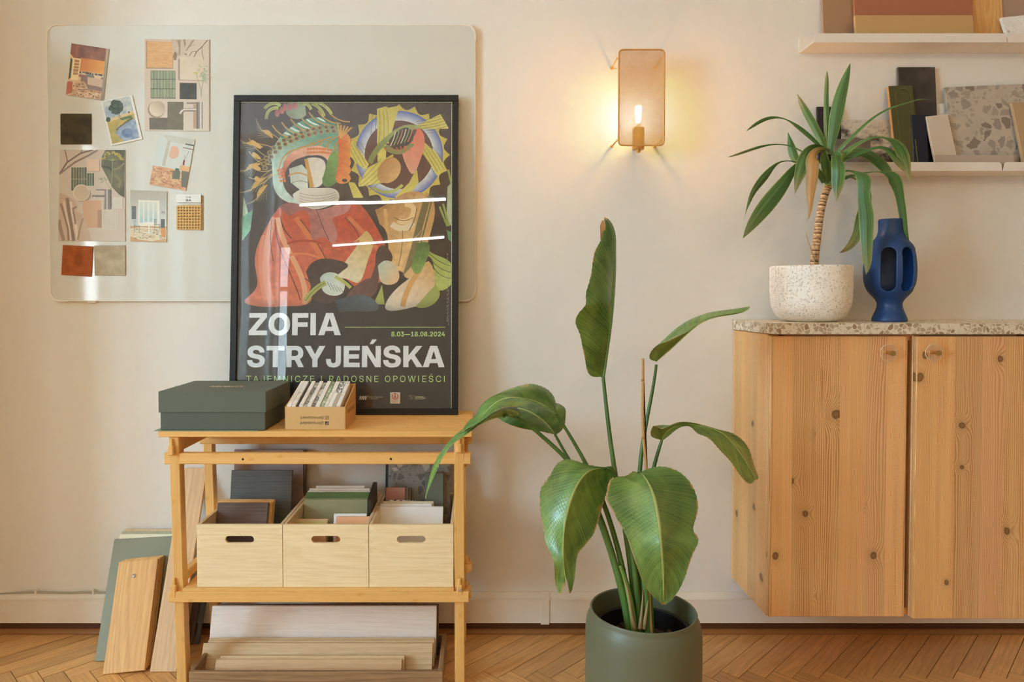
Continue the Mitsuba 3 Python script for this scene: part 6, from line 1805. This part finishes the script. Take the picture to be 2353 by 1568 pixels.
yl([(850, 930, 0.0, 10), (940, 880, -0.02, 12, 50), (1080, 850, -0.04, 10, 60), (1190, 853, -0.045, 16, 55), (1250, 880, -0.045, 40, 30), (1295, 980, -0.04, 34, 10), (1320, 1120, -0.035, 26), (1345, 1290, -0.03, 18), (1365, 1370, -0.028, 10), (1392, 1430, -0.028, 0.5)], 33, fold=0.2)
yl([(850, 880, 0.0, 10), (920, 840, -0.04, 14, 60), (990, 850, -0.07, 30, 60), (1030, 880, -0.085, 44, 25), (1040, 1000, -0.09, 42), (1055, 1150, -0.09, 48), (1060, 1300, -0.088, 44), (1063, 1450, -0.086, 34), (1064, 1560, -0.085, 16), (1055, 1605, -0.085, 1)], 35, fold=0.18, wave=0.0012)
yl([(900, 900, 0.02, 8), (980, 880, 0.04, 9, 40), (1060, 1000, 0.055, 30, 20), (1030, 1180, 0.06, 42, 20), (1000, 1290, 0.06, 36), (940, 1390, 0.058, 24), (860, 1445, 0.056, 0.5)], 37, fold=0.2)
yl([(870, 900, 0.0, 6), (920, 882, -0.02, 9, 40), (985, 905, -0.03, 6, 30)], 39)


# ---------------------------------------------------------------- the big potted strelitzia in front
PY = -0.530
pk = thing('potted_strelitzia', 'large strelitzia with broad drooping leaves in a dark green pot on the floor', 'potted plant')
sp_ = (PY - EYE[1]) / F
pcx = at(1477, 1500, PY)[0]


def zp(v):
    return at(1477, v, PY)[2]


RB = 132.0 * sp_
ztop = zp(1399)
prof = [(0, 0.0006), (RB * 0.93, 0.0006), (RB * 0.97, 0.004), (RB * 0.985, 0.03), (RB, 0.10), (RB, ztop - 0.062), (RB * 0.993, ztop - 0.043), (RB * 0.968, ztop - 0.026), (RB * 0.935, ztop - 0.0165), (RB * 0.922, ztop - 0.010), (RB * 0.922, ztop - 0.004), (RB * 0.912, ztop - 0.0005), (RB * 0.898, ztop), (RB * 0.882, ztop - 0.002), (RB * 0.875, ztop - 0.010),
        (RB * 0.865, ztop - 0.05), (RB * 0.86, 0.12), (0, 0.118)]
part(pk, 'pot', lathe(prof, 112), 'm_pot', M=move(pcx, PY, 0), smooth=28, label='dark olive green pot with a rounded shoulder')
ip = [(RB * 0.72, 0.1245), (RB * 0.775, ztop - 0.050), (RB * 0.80, ztop - 0.046), (RB * 0.805, ztop - 0.049), (RB * 0.80, ztop - 0.053), (RB * 0.782, ztop - 0.056), (RB * 0.73, 0.1225)]
part(pk, 'nursery_pot', lathe(ip, 80), 'm_black', M=move(pcx, PY, 0), smooth=28, label='black plastic nursery pot inside')
zs = ztop - 0.088
gr = []
rad_ = np.linspace(0.0008, RB * 0.765, 30)
aa = np.arange(90) * 2 * math.pi / 90
sv = np.stack([rad_[:, None] * np.cos(aa), rad_[:, None] * np.sin(aa), np.zeros((30, 90))], -1)
hh = meshkit.fbm(np.concatenate([sv[..., :2] * 90, sv[..., 2:]], -1), 4, 3)
sv[..., 2] = zs + 0.022 * (hh - 0.5) - 0.004
i, j = np.meshgrid(np.arange(29), np.arange(90), indexing='ij')
qd = np.stack([i * 90 + j, i * 90 + (j + 1) % 90, (i + 1) * 90 + (j + 1) % 90, (i + 1) * 90 + j], -1).reshape(-1, 4)[:, ::-1]
part(pk, 'soil', (sv.reshape(-1, 3), qd), 'm_matte', M=move(pcx, PY, 0), color=mixc(lin('#17100b'), lin('#4a3526'), np.clip((hh.reshape(-1, 1) - 0.42) * 4, 0, 1)), smooth=True)


def grow(name, pts, r0, r1, c1='#5a7b39', c2='#3a5824', n=50, sides=14, label=None):
    """a petiole through pixels (u, v, y) from the soil to its leaf"""
    P = [at(*p) for p in pts]
    P[0][2] = min(P[0][2], zs + 0.002)
    rr_ = np.linspace(r0, r1, len(P))
    v, f = tube(P, rr_, sides, n=n)
    t = np.repeat(np.linspace(0, 1, n), sides)
    t = np.r_[t, 0, 1][:, None]
    nn = meshkit.fbm(v * [60, 60, 14], 3, 5)[:, None]
    col = mixc(lin(c1), lin(c2), np.clip(t * 0.7 + (nn - 0.5) * 1.2, 0, 1))
    return part(pk, name, (v, f), 'm_stem', color=col, smooth=True, label=label)


def blade(ident, mid, lft, rgt, nu=230, ns=14, curl=0.0, vein=0.0006, torn=None, label=None, arch=0.0):
    """A broad leaf from three edges of pixels (u, v, y): midrib, left edge, right edge, each from base to tip.
    curl lifts the two halves between midrib and edge; vein is the depth of the side veins."""
    def curve(pts):
        P = np.array([at(*p) for p in pts])
        return spline(np.c_[P, np.zeros(len(P))], nu)[:, :3]
    M_, L_s, R_s = curve(mid), curve(lft), curve(rgt)
    s = np.linspace(0, 1, ns + 1)[1:]
    t = np.linspace(0, 1, nu)
    rows = []
    for E, sg in ((L_s, -1), (R_s, 1)):
        d = E - M_
        tg = np.gradient(M_, axis=0); tg /= np.linalg.norm(tg, axis=1, keepdims=True)
        N = np.cross(tg, d) * sg
        ln = np.linalg.norm(N, axis=1, keepdims=True)
        N = N / (ln + 1e-9)
        w = np.linalg.norm(d, axis=1, keepdims=True)
        b = 4 * s * (1 - s)
        ph = (t[:, None] * 80 - s[None] * 15.0 + ident)
        cor = vein * np.sin(ph * 2 * math.pi * 0.42) * np.minimum(1, 6 * s)[None] * np.minimum(1, 8 * (1 - t))[:, None]
        cor = cor + vein * 1.6 * (meshkit.noise(np.stack([t[:, None] * 9 + 0 * s, s[None] * 2 + 0 * t[:, None], np.full((nu, ns), ident * 1.7 + sg)], -1), 3) - 0.5) * np.minimum(1, 4 * s)[None]
        rows.append(M_[:, None] + d[:, None] * s[None, :, None] + N[:, None] * (curl * b[None, :] * w + cor)[..., None] * 1.0)
    V = np.concatenate([rows[0][:, ::-1], M_[:, None], rows[1]], 1)
    m_ = 2 * ns + 1
    ss = np.r_[-s[::-1], 0, s]
    i, j = np.meshgrid(np.arange(nu - 1), np.arange(m_ - 1), indexing='ij')
    qd = np.stack([i * m_ + j, i * m_ + j + 1, (i + 1) * m_ + j + 1, (i + 1) * m_ + j], -1).reshape(-1, 4)
    uv = np.stack([np.broadcast_to(t[:, None], (nu, m_)) * 0.985 + 10 * ident + 5, np.broadcast_to(ss[None], (nu, m_))], -1).reshape(-1, 2)
    if torn:
        keep = np.array([not torn(t[a], ss[b]) for a, b in zip(i.ravel(), j.ravel())])
        qd = qd[keep]
    k = numbered('leaf', pk)
    put(k, (V.reshape(-1, 3), qd), 'm_leaf', uv=uv, smooth=True)
    if label:
        labels[k] = {'label': label}
    # the midrib stands out on the underside
    rb = np.linspace(0.0030, 0.0006, nu)
    return k


def zipy(pts, ys):
    ys = np.interp(np.linspace(0, 1, len(pts)), np.linspace(0, 1, len(ys)), ys)
    return [(p[0], p[1], y) for p, y in zip(pts, ys)]


# A: tall upright leaf, rolled about its midrib
midA = zipy([(1386, 868), (1397, 791), (1405, 712), (1409.5, 632), (1411, 568), (1407, 527), (1396, 506), (1388, 500)], [-0.47, -0.47, -0.46, -0.45])
lftA = zipy([(1380, 866), (1351, 856), (1345, 830), (1338, 795), (1330, 762), (1322.5, 741), (1333, 716), (1346, 699), (1346, 682), (1351, 658), (1358, 632), (1364, 589), (1370, 571), (1379, 555), (1384, 538), (1389, 520), (1388, 505)], [-0.475, -0.52, -0.55, -0.54, -0.50, -0.46])
rgtA = zipy([(1388, 866), (1399, 790), (1407.5, 712), (1412.3, 632), (1413, 568), (1410, 527), (1399, 506), (1389, 500)], [-0.46, -0.43, -0.42, -0.43, -0.44])
blade(2, midA, lftA, rgtA, curl=-0.10, vein=0.0006, label='tall upright leaf with a torn brown tip')
tip = [at(*p) for p in ((1385, 556, -0.475), (1389, 540, -0.478), (1392, 522, -0.478), (1390, 508, -0.47))]
tipL = [at(*p) for p in ((1380, 560, -0.480), (1379.5, 540, -0.488), (1378.5, 518, -0.486), (1384, 506, -0.472))]
tv_ = np.array([*tip, *tipL]); tf_ = np.array([[i, i + 1, i + 5, i + 4] for i in range(3)])
part(pk, 'dry_tip', (tv_, tf_), 'm_matte', color=lin('#c9a27c'), smooth=True, label='dry curled brown leaf tip')
grow('petiole', [(1466, 1446, -0.535), (1452, 1330, -0.53), (1436, 1215, -0.52), (1412, 1078, -0.50), (1397, 968, -0.48), (1385.5, 862, -0.47)], 0.0085, 0.0046)
# midrib of A runs on as a visible ridge
part(pk, 'midrib', tube([at(*p) for p in midA[:-1]], np.linspace(0.0045, 0.0008, len(midA) - 1), 10, n=60), 'm_stem', color=lin('#5f8440'), smooth=True)

# B: leaf at the upper right, seen edge-on and boat shaped
midB = zipy([(1508, 832), (1519, 823), (1549, 797), (1584, 765), (1620, 739), (1661, 727), (1699, 720.5), (1719, 712), (1723.5, 706)], [-0.50, -0.48, -0.45, -0.42])
farB = zipy([(1503, 824), (1501, 803), (1517, 788), (1546, 763), (1584, 744), (1629, 728), (1673, 720), (1711, 710), (1722.5, 704)], [-0.49, -0.42, -0.36, -0.36, -0.41])
nearB = zipy([(1506, 830), (1493, 824), (1494, 812), (1508, 796), (1533, 785), (1556, 774.5), (1578, 764), (1610, 744), (1660, 725), (1700, 719), (1722, 707)], [-0.51, -0.54, -0.55, -0.53, -0.47, -0.42])
blade(4, midB, farB, nearB, curl=-0.14, vein=0.0004)
grow('petiole', [(1483, 1446, -0.535), (1470, 1300, -0.53), (1467, 1180, -0.525), (1470, 1085, -0.52), (1484, 977, -0.51), (1498, 905, -0.505), (1508, 838, -0.50)], 0.0080, 0.0036)

# C: leaf arching to the right
midC = zipy([(1520, 1012), (1530, 996), (1552, 981), (1582, 975), (1622, 981), (1664, 998), (1696, 1034), (1716, 1064), (1736, 1104)], [-0.52, -0.52, -0.50, -0.46, -0.44])
upC = zipy([(1514, 1010), (1498, 1004), (1495.5, 990), (1503, 979), (1517, 985), (1538, 979), (1563, 971), (1590, 973), (1616, 977.5), (1654, 988), (1689, 999), (1712, 1018), (1725, 1042), (1734, 1072), (1742, 1096), (1737, 1104)], [-0.53, -0.57, -0.57, -0.50, -0.42, -0.38, -0.42])
loC = zipy([(1522, 1012), (1537, 1002), (1559, 985), (1587, 981), (1600, 994), (1622, 1004), (1651, 1031), (1680, 1063), (1702, 1095), (1722, 1112), (1733, 1106)], [-0.52, -0.52, -0.54, -0.53, -0.50, -0.46])
blade(6, midC, upC, loC, curl=0.05, vein=0.0006)
grow('petiole', [(1492, 1446, -0.53), (1490, 1300, -0.525), (1490, 1180, -0.52), (1500, 1085, -0.52), (1512, 1040, -0.52), (1521, 1010, -0.52)], 0.0075, 0.0036)

# F: dull leaf behind, at the left
midF = zipy([(1276, 1000), (1262, 982), (1246, 966), (1228, 953), (1208, 943), (1180, 938), (1150, 946)], [-0.50, -0.48, -0.46, -0.44])
upF = zipy([(1280, 998), (1297, 978), (1300, 956), (1298, 938), (1284, 928), (1262, 925), (1238, 924), (1210, 924), (1176, 932), (1150, 944)], [-0.48, -0.43, -0.40, -0.40, -0.42])
loF = zipy([(1272, 998), (1252, 994), (1243, 992), (1215, 988), (1187, 982), (1162, 972), (1146, 962), (1141, 952)], [-0.50, -0.52, -0.50, -0.45])
blade(8, midF, loF, upF, curl=-0.06, vein=0.0006, label='dull green leaf seen from below, with brown blotches')
grow('petiole', [(1446, 1446, -0.535), (1422, 1340, -0.53), (1390, 1235, -0.52), (1345, 1125, -0.51), (1305, 1052, -0.505), (1275, 998, -0.50)], 0.0075, 0.0034)

# D: big leaf arching to the left, E: narrow folded leaf with the long drooping tip
midD = zipy([(1279, 953), (1262, 939), (1236, 926), (1208, 918), (1180, 914), (1155, 918), (1132, 932), (1112, 953), (1092, 976), (1066, 992)], [-0.52, -0.54, -0.58, -0.62, -0.64])
upD = zipy([(1275, 950), (1277, 930), (1271, 909), (1256, 894), (1236, 885), (1215, 882.5), (1190, 888), (1167, 896), (1145, 905.5), (1122, 917), (1103, 936), (1093, 955), (1080, 966), (1066, 983), (1061, 992)], [-0.50, -0.48, -0.50, -0.54, -0.60, -0.64])
loD = zipy([(1277, 953), (1268, 948), (1240, 936), (1217, 928), (1191, 934), (1165, 936), (1143, 942), (1118, 960), (1092, 976), (1064, 993)], [-0.53, -0.58, -0.62, -0.66, -0.66])
blade(10, midD, loD, upD, curl=-0.10, vein=0.0006)
grow('petiole', [(1456, 1446, -0.54), (1437, 1340, -0.54), (1408, 1220, -0.535), (1372, 1120, -0.53), (1345, 1064, -0.525), (1318, 1016, -0.52), (1279, 952, -0.52)], 0.0082, 0.0038)
midE = zipy([(1186, 957), (1160, 958), (1130, 964), (1100, 978), (1068, 996), (1042, 1016), (1024, 1036), (1008, 1058), (997, 1082), (988, 1108), (982, 1127), (978, 1146)], [-0.56, -0.60, -0.64, -0.66, -0.67, -0.66])
upE = zipy([(1192, 958), (1196, 948), (1186, 936), (1160, 936), (1132, 950), (1100, 966), (1064, 988), (1036, 1012), (1019, 1033), (1003, 1058), (992, 1082), (985, 1110), (980.5, 1128), (977, 1146)], [-0.55, -0.52, -0.56, -0.62, -0.65, -0.66])
loE = zipy([(1188, 958), (1192, 949), (1176, 941), (1152, 944), (1128, 955), (1104, 974), (1086, 988), (1066, 1003), (1042, 1020), (1028, 1036), (1013, 1060), (1003, 1083), (992, 1110), (984, 1128), (979, 1146)], [-0.58, -0.62, -0.64, -0.68, -0.68, -0.66])
blade(12, midE, loE, upE, curl=-0.08, vein=0.0004, label='narrow folded leaf with a long drooping tip')
grow('petiole', [(1450, 1446, -0.545), (1426, 1340, -0.545), (1392, 1225, -0.545), (1345, 1115, -0.545), (1300, 1054, -0.545), (1240, 998, -0.545), (1202, 968, -0.55), (1180, 957, -0.56), (1158, 957, -0.60)], 0.0080, 0.0034)

# G: broad drooping leaf at the left front
midG = zipy([(1396, 1076), (1364.8, 1079), (1348, 1087), (1331, 1107), (1317.6, 1134), (1306, 1168), (1299, 1200), (1295, 1242), (1294.5, 1276), (1297, 1310), (1301, 1340)], [-0.56, -0.62, -0.66, -0.66])
lftG = zipy([(1394, 1074), (1364, 1071), (1331, 1062), (1297, 1057), (1277, 1070), (1263, 1094), (1247, 1114), (1240, 1141), (1242, 1175), (1248.5, 1215), (1257, 1255), (1267, 1276), (1274, 1309), (1278, 1350), (1283, 1362), (1291, 1367)], [-0.56, -0.58, -0.60, -0.62, -0.66, -0.68])
rgtG = zipy([(1398, 1076), (1409, 1073), (1415, 1090), (1404, 1103), (1395, 1128), (1386, 1158), (1375, 1198), (1365, 1225), (1348, 1249), (1328, 1275), (1323, 1303), (1318, 1343), (1313, 1360), (1308, 1364)], [-0.55, -0.55, -0.60, -0.64, -0.68])
blade(14, midG, lftG, rgtG, curl=-0.07, vein=0.0008, label='broad drooping leaf with a split tip', torn=lambda t, s: t > 0.955 and abs(s - 0.05) < (t - 0.955) * 5)
grow('petiole', [(1474, 1446, -0.55), (1462, 1340, -0.55), (1448, 1240, -0.55), (1428, 1150, -0.55), (1412, 1092, -0.55), (1396, 1076, -0.56)], 0.0085, 0.0046)

# H: broad drooping leaf at the right front
midH = zipy([(1466, 1090), (1475, 1090), (1486, 1104), (1499.5, 1131), (1509.6, 1168), (1516, 1208), (1519.7, 1249), (1523, 1296), (1524.7, 1343), (1524.7, 1390)], [-0.58, -0.64, -0.70, -0.70])
lftH = zipy([(1464, 1092), (1453, 1085), (1439, 1094), (1422, 1095.5), (1408.6, 1100.6), (1397, 1121), (1393, 1144), (1408.6, 1174.7), (1422, 1201.6), (1439, 1232), (1452, 1269), (1466, 1309), (1479, 1343), (1499.5, 1370), (1522, 1391)], [-0.58, -0.62, -0.62, -0.66, -0.70, -0.71])
rgtH = zipy([(1468, 1089), (1486, 1079), (1506, 1073.7), (1536.5, 1075), (1563.5, 1087), (1587, 1110.7), (1600.5, 1141), (1604, 1168), (1595, 1204), (1594.5, 1222), (1604, 1235), (1595, 1269), (1580, 1309), (1567, 1343), (1543, 1380), (1527, 1391)], [-0.58, -0.58, -0.58, -0.62, -0.67, -0.71])
blade(16, midH, lftH, rgtH, curl=-0.07, vein=0.0008, label='broadest leaf, drooping over the front of the pot')
grow('petiole', [(1489, 1448, -0.57), (1482, 1340, -0.57), (1474, 1240, -0.57), (1468, 1150, -0.57), (1464, 1105, -0.575), (1467, 1089, -0.585)], 0.0088, 0.0050)
# a younger stalk and withered sheaths
grow('petiole', [(1462, 1448, -0.555), (1450, 1390, -0.555), (1436, 1330, -0.55), (1425, 1300, -0.55)], 0.0095, 0.0050, '#86a84e', '#5f8a3c')
grow('petiole', [(1497, 1448, -0.545), (1494, 1380, -0.545), (1490, 1300, -0.54)], 0.0085, 0.0060, '#4f7d34', '#3f6a28')
for pts in ([(1459, 1446, -0.570), (1448, 1390, -0.572), (1441, 1352, -0.572), (1434, 1330, -0.570)], [(1470, 1446, -0.575), (1475, 1400, -0.577), (1478, 1352, -0.575)], [(1480, 1446, -0.577), (1486, 1400, -0.579), (1489, 1380, -0.577)]):
    P = [at(*p) for p in pts]
    part(pk, 'dry_sheath', tube(P, np.linspace(0.0052, 0.001, len(P)), 8, n=26), 'm_matte', color=lin('#a98a62'), smooth=True)
part(pk, 'support_stick', tube([at(*p) for p in ((1497, 1456, -0.575), (1492, 1385, -0.570), (1489, 1230, -0.555), (1485.5, 1085, -0.545), (1477.5, 985, -0.535), (1477, 905, -0.53), (1477, 824, -0.525))], [0.0044, 0.0042, 0.0040, 0.0038, 0.0037, 0.0036, 0.0034], 12, n=70), 'm_matte', color=lin('#b98c56'), smooth=40, label='thin bamboo support stick')
for u, v, y in ((1477, 874, -0.528), (1478.5, 1007, -0.537)):
    p = at(u, v, y)
    part(pk, 'stick_node', lathe([(0.0036, -0.003), (0.0045, -0.001), (0.0045, 0.001), (0.0036, 0.003)], 14), 'm_matte', M=move(*p), color=lin('#9a7242'), smooth=40)
part(pk, 'wire_stake', tube([at(*p) for p in ((1491, 1448, -0.565), (1489, 1230, -0.548), (1487, 1085, -0.540), (1483, 985, -0.531), (1479.5, 880, -0.524))], 0.0018, 8, n=40), 'm_black', label='dark wire beside the support stick')
